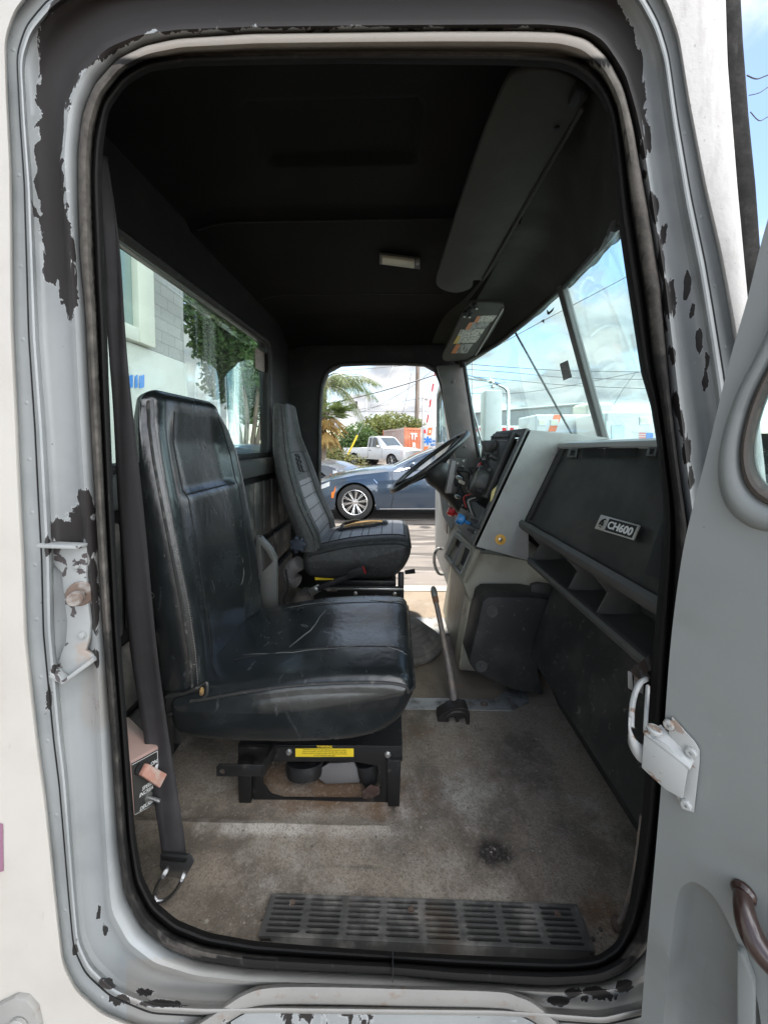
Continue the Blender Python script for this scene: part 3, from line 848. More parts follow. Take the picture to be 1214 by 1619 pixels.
# centre post
mb = MB()
a, b = P(889, 450, Y=1.55), P(955, 694, Y=1.55)
mb.tube([a, b], .017, 10)
mb.slab([a + Vector((-.004, -.02, .0)), a + Vector((-.004, .02, 0)), b + Vector((-.004, .02, 0)), b + Vector((-.004, -.02, 0))], (-.012, 0, -.004), .003)
mb.build('windshield_post', M['dash_charcoal'], truck)
mb = MB()
mb.tube(cat_rom(WT, 8), .011, 8)
mb.tube([WT[-1], WB[-1]], .012, 8)
mb.build('windshield_gasket', M['black_rubber'], truck)
# header panel between the liner and the top of the glass
mb = MB()
cu = cat_rom([Vector((.34, .62, 0)), Vector((.36, .74, 0)), Vector((.38, 1.15, 0)), Vector((.40, 1.55, 0)), Vector((.36, 1.95, 0)), Vector((.30, 2.2, 0)), Vector((.24, 2.48, 0))], 10)
hw = cat_rom([WT[0] + Vector((-.02, -.12, -.02)), WT[0], WT[2], WT[3], WT[4], WT[5], WT[6] + Vector((-.02, .1, -.03))], 10)
rows = []
for t in [i / 14 for i in range(15)]:
    row = []
    for p, q in zip(cu, hw):
        top = V(p.x, p.y, ceil(p.x, p.y) - .004)
        s = top.lerp(q, t)
        s.z += .075 * math.sin(math.pi * t ** 1.3)
        s += Vector((0, 0, -.006 * math.sin(q.y * 21) * (t ** 6)))
        row.append(s)
    rows.append(row)
rows.append([q + Vector((.035, 0, .01)) for q in hw])
mb.grid(rows)
mb.build('header_panel', M['header'], truck, ang=70)
mb = MB()
mb.grid([[q + Vector((.03 + .02 * (i / 15), 0, .05 - .03 * (i / 15))) for q in r] for i, r in enumerate(rows[:-1])])
mb.build('cab_brow', M['cream'], truck)

# --- near A pillar inside
mb = MB()
kt, kb = WT[0], WB[0]
mb.hexa([kt + Vector((.0, -.10, .05)), kt + Vector((.06, -.10, .05)), kt + Vector((.10, .012, 0)), kt + Vector((.06, .012, 0))],
        [kb + Vector((.0, -.10, -.9)), kb + Vector((.08, -.10, -.9)), kb + Vector((.12, .012, -.9)), kb + Vector((.06, .012, -.9))])
mb.build('pillar_trim', M['jamb'], truck)

# --- far side wall with its door opening
FY = 2.50
open_px = [(506,1010),(505,760),(506,655),(509,612),(518,588),(538,577),(580,575),(640,575),(672,577),(688,586),(697,606),(704,640),(713,690),(722,735),(728,790),(726,930),(700,1010)]
hole = [P(x, y, Y=FY) for x, y in open_px]
hole[0] = Vector((hole[0].x, FY, CZ + FZ - .01)); hole[-1] = Vector((hole[-1].x, FY, CZ + FZ - .01))
outer = [V(-.86, FY, ROOF + .06), V(.475, FY, ROOF + .06), V(.43, FY, .46), V(.52, FY, -.1), V(1.0, FY, -.1), V(1.0, FY, FZ - .1), V(-.86, FY, FZ - .1)]
# one outline going round the opening from below
ring = [outer[6]] + [outer[0], outer[1], outer[2], outer[3], outer[4], outer[5]] + [hole[-1] + Vector((0, 0, -.0))] + hole[::-1][1:] 
mb = MB()
mb.prism(ring, (0, .06, 0))
mb.build('driver_side_wall', M['jamb'], truck, ang=30)
# rubber round the far opening
mb = MB()
mb.tube(cat_rom([p + Vector((0, -.006, 0)) for p in hole], 6), .013, 8)
mb.build('driver_door_seal', M['black_rubber'], truck)
# grey A pillar trim beside the far opening
mb = MB()
pl = [(690,578),(736,573),(741,600),(749,665),(761,728),(768,790),(728,790),(722,735),(713,690),(704,640),(699,606)]
mb.prism([P(x, y, Y=2.44) for x, y in pl], (0, .05, 0), .006)
mb.lathe([(.010, 0), (.010, .004), (.004, .006)], P(717, 603, Y=2.438), (0, -1, 0), 12)
mb.lathe([(.008, 0), (.008, .004), (.004, .006)], P(735, 706, Y=2.438), (0, -1, 0), 12)
mb.build('windshield_pillar', M['dash_charcoal'], truck)

# --- rear wall with window
RX = -.68
wy0, wy1 = .86, 2.17
wz0, wz1 = -.055, .545
def rwz(y): return P(180, 362, X=RX).z if False else None
tl, tr_ = P(178, 362, X=RX), P(424, 543, X=RX)
def rr(y0, y1, z0, z1a, z1b, r, n=6):
    pts = []
    for (cy, cz, a0) in ((y1 - r, z1b - r, 0), (y0 + r, z1a - r, 90), (y0 + r, z0 + r, 180), (y1 - r, z0 + r, 270)):
        for k in range(n + 1):
            a = R(a0 + 90 * k / n)
            pts.append(Vector((RX, cy + r * math.cos(a), cz + r * math.sin(a))))
    return pts
z_at = lambda y: tl.z + (tr_.z - tl.z) * (y - tl.y) / (tr_.y - tl.y)
wb = P(424, 719, X=RX)
win = rr(.80, tr_.y, wb.z, z_at(.80), tr_.z, .06)
outw = [V(RX, .55, FZ - .1), V(RX, 2.56, FZ - .1), V(RX, 2.56, ROOF + .06), V(RX, .55, ROOF + .06)]
mb = MB()
mb.prism(outw, (-.05, 0, 0), holes=[win])
mb.build('rear_wall', M['jamb'], truck, ang=30)
mb = MB()
mb.sheet([p + Vector((-.03, 0, 0)) for p in win])
rw = mb.build('rear_window', M['rearglass'], truck)
md = rw.modifiers.new('thickness', 'SOLIDIFY'); md.thickness = .005
mb = MB()
mb.tube([p + Vector((.004, 0, 0)) for p in win], .016, 8, closed=True)
mb.build('rear_window_rubber', M['black_rubber'], truck)
mb = MB()
q = [P(403, 548, X=RX - .02), P(420, 560, X=RX - .02), P(420, 590, X=RX - .02), P(404, 582, X=RX - .02)]
mb.slab(q, (.0006, 0, 0))
stk = mb.build('glass_sticker', mat('faded_window_sticker', (0.30, 0.22, 0.20), .6, layers=[dict(c=(.55, .5, .46), scale=160, lo=.5, hi=.55)]), truck)
# padded lower rear trim with moulded pockets
mb = MB()
X0 = RX + .004
def slab_r(y0, y1, z0, z1, t=.02, bev=.008):
    mb.box(V(X0 + t / 2, (y0 + y1) / 2, (z0 + z1) / 2), (t, y1 - y0, z1 - z0), bev=bev)
slab_r(.75, 2.44, -.16, -.075, .045, .02)
for i in range(13):
    y0 = .80 + i * .125
    slab_r(y0, y0 + .10, -.47, -.19, .022, .011)
for i in range(5):
    y0 = .78 + i * .33
    slab_r(y0, y0 + .30, -.66, -.50, .026, .012)
    slab_r(y0, y0 + .30, -.92, -.69, .034, .014)
mb.build('rear_trim_panel', M['rearwall'], truck)

# --- firewall and inner kick panel
mb = MB()
mb.slab([V(.98, .60, FZ - .1), V(.98, 2.52, FZ - .1), V(.90, 2.52, -.02), V(.90, .60, -.02)], (.05, 0, 0))
mb.build('firewall', M['black'], truck)
mb = MB()
mb.slab([V(.46, .625, FZ - .05), V(.98, .625, FZ - .05), V(.98, .625, -.05), V(.56, .625, -.05)], (0, -.02, 0))
mb.build('kick_trim', M['jamb'], truck)
# heater cover low on the firewall
mb = MB()
prof = [(848,1060),(866,1030),(888,991),(905,955)]
ys_ = [1.38, 1.30, 1.15, 1.0, .9, .80, .72]
rows = []
for y in ys_:
    rows.append([V(.60, y, FZ), V(.575, y, -.90), V(.515, y, -.80), V(.497, y, -.775), V(.503, y, -.74), V(.545, y, -.60), V(.605, y, -.44), V(.66, y, -.40), V(.9, y, -.40)])
mb.grid(rows)
mb.face([p for p in rows[0]] + [V(.9, 1.38, FZ)])
mb.build('heater_cover', M['scuffblack'], truck, ang=30)
# small fittings low on the door post
mb = MB()
mb.tube(cat_rom([P(1015, 1290, Y=.70), P(1003, 1380, Y=.70), P(988, 1440, Y=.70), P(978, 1460, Y=.70)], 6), .004, 8)
mb.build('drain_tube', M['rustlever'], truck)
mb = MB()
mb.ball(P(978, 1462, Y=.72), (.014, .014, .012), 10, 8)
mb.build('rubber_grommet', M['rust'], truck)

# --- latch striker on the rear post
mb = MB()
yk = .570
plate = [(76,862),(84,858),(138,862),(136,905),(138,950),(143,985),(140,1012),(134,1030),(152,1040),(128,1064),(112,1072),(96,1068),(90,1055),(96,1035),(104,1015),(106,985),(101,940),(97,905),(82,890)]
mb.prism([P(x, y, Y=yk) for x, y in plate], (0, .006, 0), .001)
mb.prism([P(x, y, Y=yk) for x, y in [(76,855),(140,858),(140,863),(76,861)]], (0, -.020, 0), .001)
mb.prism([P(x, y, Y=yk) for x, y in [(92,1052),(110,1068),(152,1036),(156,1042),(112,1074),(90,1062)]], (0, -.016, 0), .002)
latch = mb.build('latch_striker', M['greymetal'], truck)
mb = MB()
mb.lathe([(.019, 0), (.019, .003), (.017, .005), (.008, .005), (.008, .016), (.0105, .018), (.0105, .026), (.009, .028)], P(128, 938, Y=yk), (.42, -1, .0), 20)
mb.build('striker_pin', M['rust'], latch)
for (x, y) in ((123, 894), (131, 1004)):
    mb = MB(); mb.hexbolt(P(x, y, Y=yk), (0, -1, 0), .0052, .004); mb.build('bolt', M['greymetal'], latch)

# --- open passenger door (right edge of the view)
dA = Vector((.3805, .50, CZ)); dd = Vector((.6128, -.79, 0)).normalized()
dn = Vector((-dd.y, dd.x, 0)).normalized()          # (.79,.61): pointing away from the eye
if dn.y < 0: dn = -dn
def D(x, y, proud=0.0): return PP(x, y, dA, dn) - dn * proud
edge = [(1320,60),(1268,190),(1214,345),(1182,470),(1152,575),(1118,715),(1086,840),(1072,920),(1061,1010),(1053,1110),(1046,1230),(1036,1350),(1027,1450),(1018,1550),(1012,1640),(1006,1760)]
edge = [(v.x, v.y) for v in cat_rom([Vector((x, y, 0)) for x, y in edge], 5)]
outer = [D(x, y) for x, y in edge] + [D(1700, 1900), D(1700, -60)]
winl = [(1300,380),(1240,470),(1196,560),(1163,625),(1142,690),(1135,745),(1143,790),(1165,820),(1200,838),(1260,842),(1480,842),(1560,760),(1560,420),(1480,340)]
winl = [(v.x, v.y) for v in cat_rom([Vector((x, y, 0)) for x, y in winl], 5, True)]
wc = (1350, 620)
pock = [(1040,1800),(1047,1640),(1056,1540),(1065,1455),(1074,1410),(1088,1396),(1104,1398),(1128,1418),(1152,1460),(1172,1505),(1192,1560),(1205,1640),(1215,1800)]
pock = [(v.x, v.y) for v in cat_rom([Vector((x, y, 0)) for x, y in pock], 4)]
mb = MB()
mb.sheet(outer, [[D(x, y) for x, y in winl], [D(x, y) for x, y in pock]])
# rolled hinge edge
mb.grid([[D(x, y) for x, y in edge], [D(x - 1.5, y, -.004) for x, y in edge], [D(x - 2, y, -.012) for x, y in edge], [D(x - 2, y, -.045) for x, y in edge]])
def winloop(s, proud): return [D(wc[0] + (x - wc[0]) * s, wc[1] + (y - wc[1]) * s, proud) for x, y in winl]
mb.grid([winloop(1.0, 0), winloop(.985, .006), winloop(.96, .011), winloop(.92, .013), winloop(.87, .012), winloop(.83, .007), winloop(.805, -.002), winloop(.80, -.03)], True)
pc = (1125, 1640)
def pl_(s, proud): return [D(pc[0] + (x - pc[0]) * s, pc[1] + (y - pc[1]) * s, proud) for x, y in pock]
mb.grid([pl_(1, 0), pl_(.985, -.003), pl_(.93, -.012), pl_(.84, -.022), pl_(.7, -.028), pl_(.4, -.03)])
mb.sheet(pl_(.4, -.03))
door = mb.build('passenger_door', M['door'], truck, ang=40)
door['label'] = 'open grey passenger door with its inner face showing'
mb = MB()
mb.grid([winloop(.83, .004), winloop(.815, .012), winloop(.79, .014), winloop(.765, .012), winloop(.755, .004), winloop(.75, -.02)], True)
mb.build('window_rubber', mat('brown_aged_rubber', (.06, .05, .042), .6, layers=[dict(c=(.20, .16, .12), scale=26, lo=.46, hi=.66, w=.8)], bump=[(60, .3, .004)]), door)
mb = MB()
mb.sheet(winloop(.757, -.012))
o = mb.build('window_pane', M['doorglass'], door)
md = o.modifiers.new('thickness', 'SOLIDIFY'); md.thickness = .004
mb = MB()
mb.prism([D(x, y, .0) for x, y in [(1168,1490),(1180,1500),(1196,1545),(1196,1800),(1168,1800)]], dn * -.012, .003)
mb.build('pocket_rib', M['door'], door)
mb = MB()
hp = cat_rom([D(1176, 1408, .006), D(1184, 1424, .02), D(1197, 1450, .028), D(1216, 1476, .03), D(1245, 1505, .028), D(1280, 1540, .02), D(1300, 1560, .0)], 6)
n_ = len(hp)
mb.tube(hp, [.0085 + .0045 * math.sin(math.pi * i / (n_ - 1)) for i in range(n_)], 14)
mb.lathe([(.012, 0), (.012, .004), (.009, .008)], D(1176, 1410, .0), -dn, 14)
mb.build('pull_handle', mat('dark_brown_handle', (.035, .018, .014), .3, coat=.4), door)
# hinge / check arm
mb = MB()
hpl = [(1064,1132),(1100,1172),(1107,1184),(1107,1205),(1098,1282),(1080,1276),(1064,1240),(1058,1160)]
mb.prism([D(x, y, .002) for x, y in hpl], dn * -.003, .0006)
top = [(1028,1149),(1048,1147),(1100,1188),(1106,1208),(1096,1212),(1086,1252),(1060,1238),(1022,1204),(1024,1160)]
mb.prism([D(x, y, .018) for x, y in [(1026,1152),(1058,1168),(1094,1206),(1086,1252),(1060,1238),(1022,1204)]], dn * .004, .001)
mb.slab([D(1026, 1150, .018), D(1098, 1204, .018), D(1100, 1198, .003), D(1046, 1144, .003)], Vector((0, 0, -.003)), .0006)
br = mb.build('check_bracket', M['whitemetal'], door)
for (x, y) in ((1060, 1143), (1095, 1186), (1087, 1268)):
    mb = MB(); mb.lathe([(.0065, 0), (.0065, .003), (.005, .005), (.002, .005), (.002, .003)], D(x, y, .005), -dn, 14); mb.build('bolt', M['whitemetal'], br)
mb = MB(); mb.lathe([(.009, 0), (.009, .003), (.007, .0045)], D(1040, 1154, .012) + Vector((0, 0, .004)), (0, -.15, 1), 16); mb.build('pivot_pin', M['whitemetal'], br)
mb = MB()
def strap(pts, w, t):
    a = [p + Vector((0, 0, w / 2)) for p in pts]; b = [p - Vector((0, 0, w / 2)) for p in pts]
    mb.grid([a, b])
s1 = cat_rom([P(1026, 1192, Y=.53), P(1010, 1185, Y=.53), P(998, 1165, Y=.535), P(997, 1145, Y=.54)], 6)
w0 = [.022] * len(s1)
mb.grid([[p + Vector((0, 0, .010)) for p in s1], [p - Vector((0, 0, .016)) for p in s1]])
mb.tube(cat_rom([P(998, 1150, Y=.54), P(999, 1120, Y=.555), P(1004, 1096, Y=.57), P(1012, 1080, Y=.585), P(1022, 1074, Y=.60)], 6), .0038, 8)
mb.tube(cat_rom([P(1020, 1160, Y=.53), P(1022, 1120, Y=.55), P(1024, 1085, Y=.58)], 6), .0028, 8)
o = mb.build('check_strap', M['whitemetal'], door)
md = o.modifiers.new('thickness', 'SOLIDIFY'); md.thickness = .003
mb = MB()
mb.slab([P(994, 1062, Y=.625), P(1014, 1075, Y=.625), P(1036, 1070, Y=.66), P(1027, 1034, Y=.68)], (0, 0, -.0025), .0006)
hb = mb.build('hinge_post_bracket', M['rust'], truck)
mb = MB()
mb.slab([P(993.5, 1062, Y=.624), P(999, 1064, Y=.624), P(1002, 1094, Y=.628), P(994, 1089, Y=.628)], (0, .003, 0), .0006)
mb.slab([P(1004, 1071, Y=.632), P(1018, 1074, Y=.632), P(1017, 1098, Y=.632), P(1003, 1093, Y=.632)], (0, .003, 0), .0006)
mb.build('bracket_leaf', M['whitemetal'], hb)
mb = MB(); mb.slab([P(996, 1063, Y=.65), P(1034, 1063, Y=.65), P(1034, 1098, Y=.65), P(996, 1094, Y=.65)], (0, .003, 0))
mb.build('bracket_back', M['black'], hb)

# =================================================================== SEATS
def side_profile(px, Yp, n=6):
    return cat_rom([P(x, y, Y=Yp) for x, y in px], n, True)
def offset_prof(prof, d):
    m = len(prof); out = []
    for i in range(m):
        t = prof[(i + 1) % m] - prof[i - 1]
        nrm = Vector((-t.z, 0, t.x)).normalized()
        out.append((prof[i] + nrm * d))
    return out
class Puff:
    """an upholstered block: a side profile swept across the seat with rounded flanks and a crowned top"""
    def __init__(self, px, Yp, y0, y1, r, crown=0.0, flank=.006, dish=0.0):
        self.prof = side_profile(px, Yp)
        a = 0
        for i in range(len(self.prof)):
            p, q = self.prof[i - 1], self.prof[i]; a += p.x * q.z - q.x * p.z
        self.sgn = 1 if a > 0 else -1          # ccw in x,z -> left normal points inward
        self.y0, self.y1, self.r, self.crown, self.flank, self.dish = y0, y1, r, crown, flank, dish
        m = len(self.prof)
        self.nrm = []
        for i in range(m):
            t = self.prof[(i + 1) % m] - self.prof[i - 1]
            self.nrm.append(Vector((t.z, 0, -t.x)).normalized() * self.sgn)
        self.cen = sum(self.prof, Vector()) / m
    def pt(self, i, y, proud=0.0):
        m = len(self.prof); i %= m
        ins = 0.0
        for e in (y - self.y0, self.y1 - y):
            if e < self.r: ins = max(ins, self.r * (1 - math.sqrt(max(0, 1 - (1 - max(e, 0) / self.r) ** 2))))
        v = (y - self.y0) / (self.y1 - self.y0)
        up = max(0, self.nrm[i].z)
        k = self.crown * (1 - (2 * v - 1) ** 2) * up - self.dish * math.exp(-((v - .5) / .22) ** 2) * up
        p = self.prof[i]
        q = p + self.nrm[i] * (k - ins + proud)
        return Vector((q.x, y, q.z))
    def mesh(self, mb, ny=26):
        m = len(self.prof)
        r = self.r
        ys = [self.y0 + r * (1 - math.cos(math.pi / 2 * k / 6)) for k in range(6)] + [self.y0 + r + (self.y1 - self.y0 - 2 * r) * k / ny for k in range(ny + 1)] + [self.y1 - r * (1 - math.cos(math.pi / 2 * k / 6)) for k in range(5, -1, -1)]
        loops = [[self.pt(i, y) for i in range(m)] for y in ys]
        caps = []
        for first in (True, False):
            base = loops[0] if first else loops[-1]
            s = -1 if first else 1
            cap = []
            for k in (.93, .8, .6, .35, .1):
                cap.append([Vector((self.cen.x + (p.x - self.cen.x) * k, p.y + s * self.flank * (1 - k * k), self.cen.z + (p.z - self.cen.z) * k)) for p in base])
            caps.append(cap)
        mb.loft(caps[0][::-1] + loops + caps[1])
    def nearest(self, px, py, Yp):
        t = P(px, py, Y=Yp)
        return min(range(len(self.prof)), key=lambda i: (self.prof[i].x - t.x) ** 2 + (self.prof[i].z - t.z) ** 2)

class Back:
    """a backrest as stacked level sections: (height, front x, thickness, y0, y1)"""
    def __init__(self, lv, r=.035, rec=lambda h: 0.01, top_r=.045):
        self.lv, self.r, self.rec, self.top_r = lv, r, rec, top_r
        self.z0, self.z1 = lv[0][0], lv[-1][0]
    def sec(self, z):
        return lerp_tab([(l[0], l[1:]) for l in self.lv], z)
    def front(self, z, v, proud=0.0, ):
        xf, th, y0, y1 = self.sec(z)
        hw = (y1 - y0) / 2
        a = abs(v)
        q = max(0.0, min(1.0, (0.88 - a) / 0.46)); q = q * q * (3 - 2 * q)
        edge = self.r * (1 - math.sqrt(max(0, 1 - max(0, (a * hw - (hw - self.r)) / self.r) ** 2)))
        return Vector((xf - edge - q * self.rec(z) + proud, (y0 + y1) / 2 + v * hw, z))
    def mesh(self, mb, nz=56):
        zs = [self.z0 + (self.z1 - self.z0) * k / nz for k in range(nz + 1)]
        loops = []
        tr = self.top_r
        for z in zs + [None] * 6:
            loops.append(self.loop(z) if z is not None else None)
        loops = [l for l in loops if l]
        # rounded top
        base = loops[-1]
        c = sum(base, Vector()) / len(base)
        xf, th, y0, y1 = self.sec(self.z1)
        for k in range(1, 8):
            a = math.pi / 2 * k / 7
            s = tr * (1 - math.cos(a)); up = tr * .7 * math.sin(a)
            fx = max(.02, 1 - s / (th / 2)); fy = max(.02, 1 - s / ((y1 - y0) / 2))
            loops.append([Vector((c.x + (p.x - c.x) * fx, c.y + (p.y - c.y) * fy, self.z1 + up)) for p in base])
        mb.loft(loops)
    def loop(self, z):
        xf, th, y0, y1 = self.sec(z)
        pts = []
        n = 40
        for k in range(n + 1):
            v = -1 + 2 * k / n
            v = math.copysign(abs(v) ** .85, v)
            pts.append(self.front(z, v))
        rb = .022
        hw = (y1 - y0) / 2; yc = (y0 + y1) / 2
        xa = xf - self.r; xb = xf - th
        for k in range(1, 6): pts.append(Vector((xa + (xb + rb - xa) * k / 6, y1 + .004 * math.sin(math.pi * k / 6), z)))
        for k in range(5): a = math.pi / 2 * k / 4; pts.append(Vector((xb + rb - rb * math.sin(a), y1 - rb + rb * math.cos(a), z)))
        for k in range(1, 8): pts.append(Vector((xb - .008 * math.sin(math.pi * k / 8), y1 - rb + (y0 - y1 + 2 * rb) * k / 8, z)))
        for k in range(5): a = math.pi / 2 * k / 4; pts.append(Vector((xb + rb - rb * math.cos(a), y0 + rb - rb * math.sin(a), z)))
        for k in range(1, 6): pts.append(Vector((xb + rb + (xa - xb - rb) * k / 6, y0 - .004 * math.sin(math.pi * k / 6), z)))
        return pts

# ------------------------------------------------------------------- passenger seat
ps = thing('passenger_chair', 'black smooth leather high-backed seat with creased cushion, nearest the open doorway', 'seat', V(-.2, 1.12, FZ))
cu = Puff([(268,1112),(270,1145),(290,1164),(340,1172),(420,1176),(520,1174),(590,1164),(630,1140),(650,1108),(654,1088),(645,1074),(612,1067),(540,1067),(460,1072),(380,1083),(325,1093),(285,1099)], .89, .875, 1.385, .034, crown=.016, flank=.008, dish=.012)
mb = MB(); cu.mesh(mb)
cush = mb.build('seat_cushion', M['leather'], ps, ang=60)
iF, iB = cu.nearest(654, 1100, .89), cu.nearest(268, 1112, .89)
def top_path(pf, y, a_px, b_px, Yp, proud=.001):
    a, b = pf.nearest(*a_px, Yp), pf.nearest(*b_px, Yp)
    m = len(pf.prof)
    fwd = [(a + k) % m for k in range((b - a) % m + 1)]
    bwd = [(a - k) % m for k in range((a - b) % m + 1)]
    zf = sum(pf.prof[i].z for i in fwd) / len(fwd); zb = sum(pf.prof[i].z for i in bwd) / len(bwd)
    idx = fwd if zf > zb else bwd
    return [pf.pt(i, y, proud) for i in idx]
mb = MB()
pth = top_path(cu, .880, (300, 1094), (654, 1090), .89, .002)
mb.tube(pth, .0036, 8)
pth2 = [cu.pt(cu.nearest(654, 1090, .89), .88 + (1.38 - .88) * k / 24, .002) for k in range(25)]
mb.tube(pth2, .0036, 8)
mb.build('piping', M['piping'], cush)
mb = MB()
a1 = top_path(cu, 1.00, (340, 1091), (640, 1072), .89, .0002)
a2 = top_path(cu, 1.285, (340, 1091), (640, 1072), .89, .0002)
for a in (a1, a2):
    mb = MB(); mb.tube(a, .0016, 6); mb.build('cushion_seam', M['seam'], cush)
mb = MB()   # pale worn creases
def wig(pts, s=.004):
    out = []
    for k, p in enumerate(pts):
        q = p.copy(); q.x += s * mnoise.noise(Vector((k * .35, 1.3, 0))); q.y += s * mnoise.noise(Vector((k * .35, 7.3, 0))); out.append(q)
    return out
def crease(pf, pts, r=.0010, n=10):
    """pts: (profile px, y) along the surface"""
    path = []
    for (pa, ya), (pb, yb) in zip(pts, pts[1:]):
        ia, ib = pf.nearest(*pa, pf.y0 + .0), pf.nearest(*pb, pf.y0)
        for k in range(n):
            t = k / n
            f = ia + (ib - ia) * t
            i0 = int(math.floor(f)); q = pf.pt(i0, ya + (yb - ya) * t, .0004).lerp(pf.pt(i0 + 1, ya + (yb - ya) * t, .0004), f - i0)
            path.append(q)
    path = wig(path)
    nn = len(path)
    mb.tube(path, [r * (.25 + .75 * math.sin(math.pi * (k + .5) / nn)) for k in range(nn)], 5)
crease(cu, [((470, 1057), 1.24), ((455, 1059), 1.12), ((430, 1062), 1.01)], .0015)
crease(cu, [((560, 1049), 1.30), ((610, 1046), 1.29), ((640, 1054), 1.31), ((652, 1076), 1.33)], .0022)
crease(cu, [((600, 1046), 1.00), ((640, 1054), .985), ((650, 1070), .98)], .0012)
crease(cu, [((345, 1082), 1.02), ((440, 1061), .99), ((560, 1049), 1.00)], .0008)
crease(cu, [((365, 1076), 1.30), ((430, 1062), 1.31), ((520, 1051), 1.29)], .0008)
crease(cu, [((545, 1050), 1.34), ((552, 1049), 1.325)], .0012, 6)
mb.build('worn_crease', M['thread'], cush)

def zy(px, py, Yp): q = P(px, py, Y=Yp); return q.z, q.x
lv = []
for (x, y, th, y0, y1) in [(318,1092,.105,.905,1.385),(313,1030,.105,.905,1.385),(302,960,.102,.905,1.39),(286,880,.098,.905,1.395),(270,800,.090,.905,1.40),(255,725,.080,.908,1.39),(246,670,.070,.915,1.345),(240,632,.062,.93,1.285)]:
    z, xx = zy(x, y, .91); lv.append((z, xx, th, y0, y1))
zsplit = zy(262, 790, .91)[0]
bk_top = lv[-1][0]
def prec(z):
    t = max(0, min(1, (z - zsplit + .012) / .024)); t = t * t * (3 - 2 * t)
    low = .012 + .012 * max(0, min(1, (zsplit - z) / .30))
    return low * (1 - t) + .030 * t * min(1.0, max(.15, (bk_top - z) / .10))
bk = Back(lv, .038, prec, .045)
mb = MB(); bk.mesh(mb)
back = mb.build('backrest', M['leather'], ps, ang=60)
mb = MB()
n = 50
edge_path = [bk.front(bk.z0 + (bk.z1 - bk.z0) * k / n, -.985) + Vector((.002, -.001, 0)) for k in range(n + 1)]
mb.tube(edge_path, .0034, 8)
mb.build('piping', M['piping'], back)
mb = MB()
for k in range(0, 110):
    t = (k + .5) / 110
    p = bk.front(bk.z0 + (bk.z1 - bk.z0) * t, -.955) + Vector((.0016, 0, 0)); q = bk.front(bk.z0 + (bk.z1 - bk.z0) * (t + .0055), -.955) + Vector((.0016, 0, 0))
    mb.tube([p, q], .0009, 5)
mb.build('stitching', M['thread'], back)
mb = MB()
for v in (-.62, .66):
    mb.tube([bk.front(bk.z0 + (bk.z1 - .02 - bk.z0) * k / n, v + .06 * (k / n), .0002) for k in range(n + 1)], .0017, 6)
mb.tube([bk.front(zsplit - .002, -.60 + 1.24 * k / 20, .0005) for k in range(21)], .0022, 6)
mb.build('panel_seam', M['seam'], back)
def bcrease(pts, r=.0009):
    path = wig([bk.front(z, v, .0004) for z, v in cat_rom_2(pts)], .003)
    nn = len(path); mb = MB(); mb.tube(path, [r * (.3 + .7 * math.sin(math.pi * (k + .5) / nn)) for k in range(nn)], 5); mb.build('worn_crease', M['thread'], back)
def cat_rom_2(pts): return [(p.x, p.y) for p in cat_rom([Vector((a, b, 0)) for a, b in pts], 6)]
bz = lambda y: CZ + -(y - 700) / 608 * 1.15
bcrease([(bz(905), .52), (bz(930), .54), (bz(948), .46), (bz(952), .30)])
bcrease([(bz(800), -.1), (bz(815), .02)])
bcrease([(bz(700), .2), (bz(722), .28)])
# torn flap between backrest and cushion
mb = MB()
fl = cat_rom([P(262, 1102, Y=.895), P(290, 1097, Y=.89), P(312, 1088, Y=.888), P(326, 1080, Y=.888), P(327, 1096, Y=.884), P(318, 1108, Y=.882), P(296, 1124, Y=.882), P(266, 1130, Y=.885)], 5)
mb.tube(fl, .0036, 7)
mb.build('torn_edge', M['piping'], ps)
mb = MB()
mb.prism([P(x, y, Y=.893) for x, y in [(262,1100),(300,1096),(324,1084),(326,1098),(306,1116),(264,1130)]], (0, .01, 0))
mb.build('torn_gap', M['black'], ps)
mb = MB()
mb.ball(P(319, 1094, Y=.889), (.006, .004, .012), 8, 6)
mb.build('foam', M['foam'], ps)
# side bracket behind the far edge
mb = MB()
o_ = [(404,848),(412,850),(428,868),(436,884),(437,985),(404,985)]
i_ = [(412,862),(420,872),(430,888),(427,892),(414,904)]
mb.prism([P(x, y, Y=1.44) for x, y in o_], (0, .03, 0), .003, holes=[[P(x, y, Y=1.44) for x, y in i_]])
mb.build('side_loop', M['dash_charcoal'], ps)
# pedestal
YB = .985
def q4(x0, y0, x1, y1, Y): return [P(x0, y0, Y=Y), P(x1, y0, Y=Y), P(x1, y1, Y=Y), P(x0, y1, Y=Y)]
mb = MB()
out = [(376,1178),(636,1180),(636,1204),(630,1206),(630,1274),(400,1272),(400,1206),(376,1204)]
hol = [(421,1205),(560,1205),(598,1212),(604,1228),(602,1245),(590,1258),(570,1264),(448,1263),(428,1257),(416,1240),(414,1222)]
mb.prism([P(x, y, Y=YB) for x, y in out], (0, .006, 0), .0015, holes=[[P(x, y, Y=YB) for x, y in hol]])
mb.slab([P(376, 1178, Y=YB), P(636, 1180, Y=YB), P(636, 1180, Y=YB) + Vector((0, .40, 0)), P(376, 1178, Y=YB) + Vector((0, .40, 0))], (0, 0, -.006), .001)
base = mb.build('pedestal', M['blackmetal'], ps)
mb = MB()
mb.prism([P(x, y, Y=YB + .40) for x, y in out], (0, .006, 0), holes=[[P(x, y, Y=YB + .40) for x, y in hol]])
mb.build('side_frame', M['blackmetal'], base)
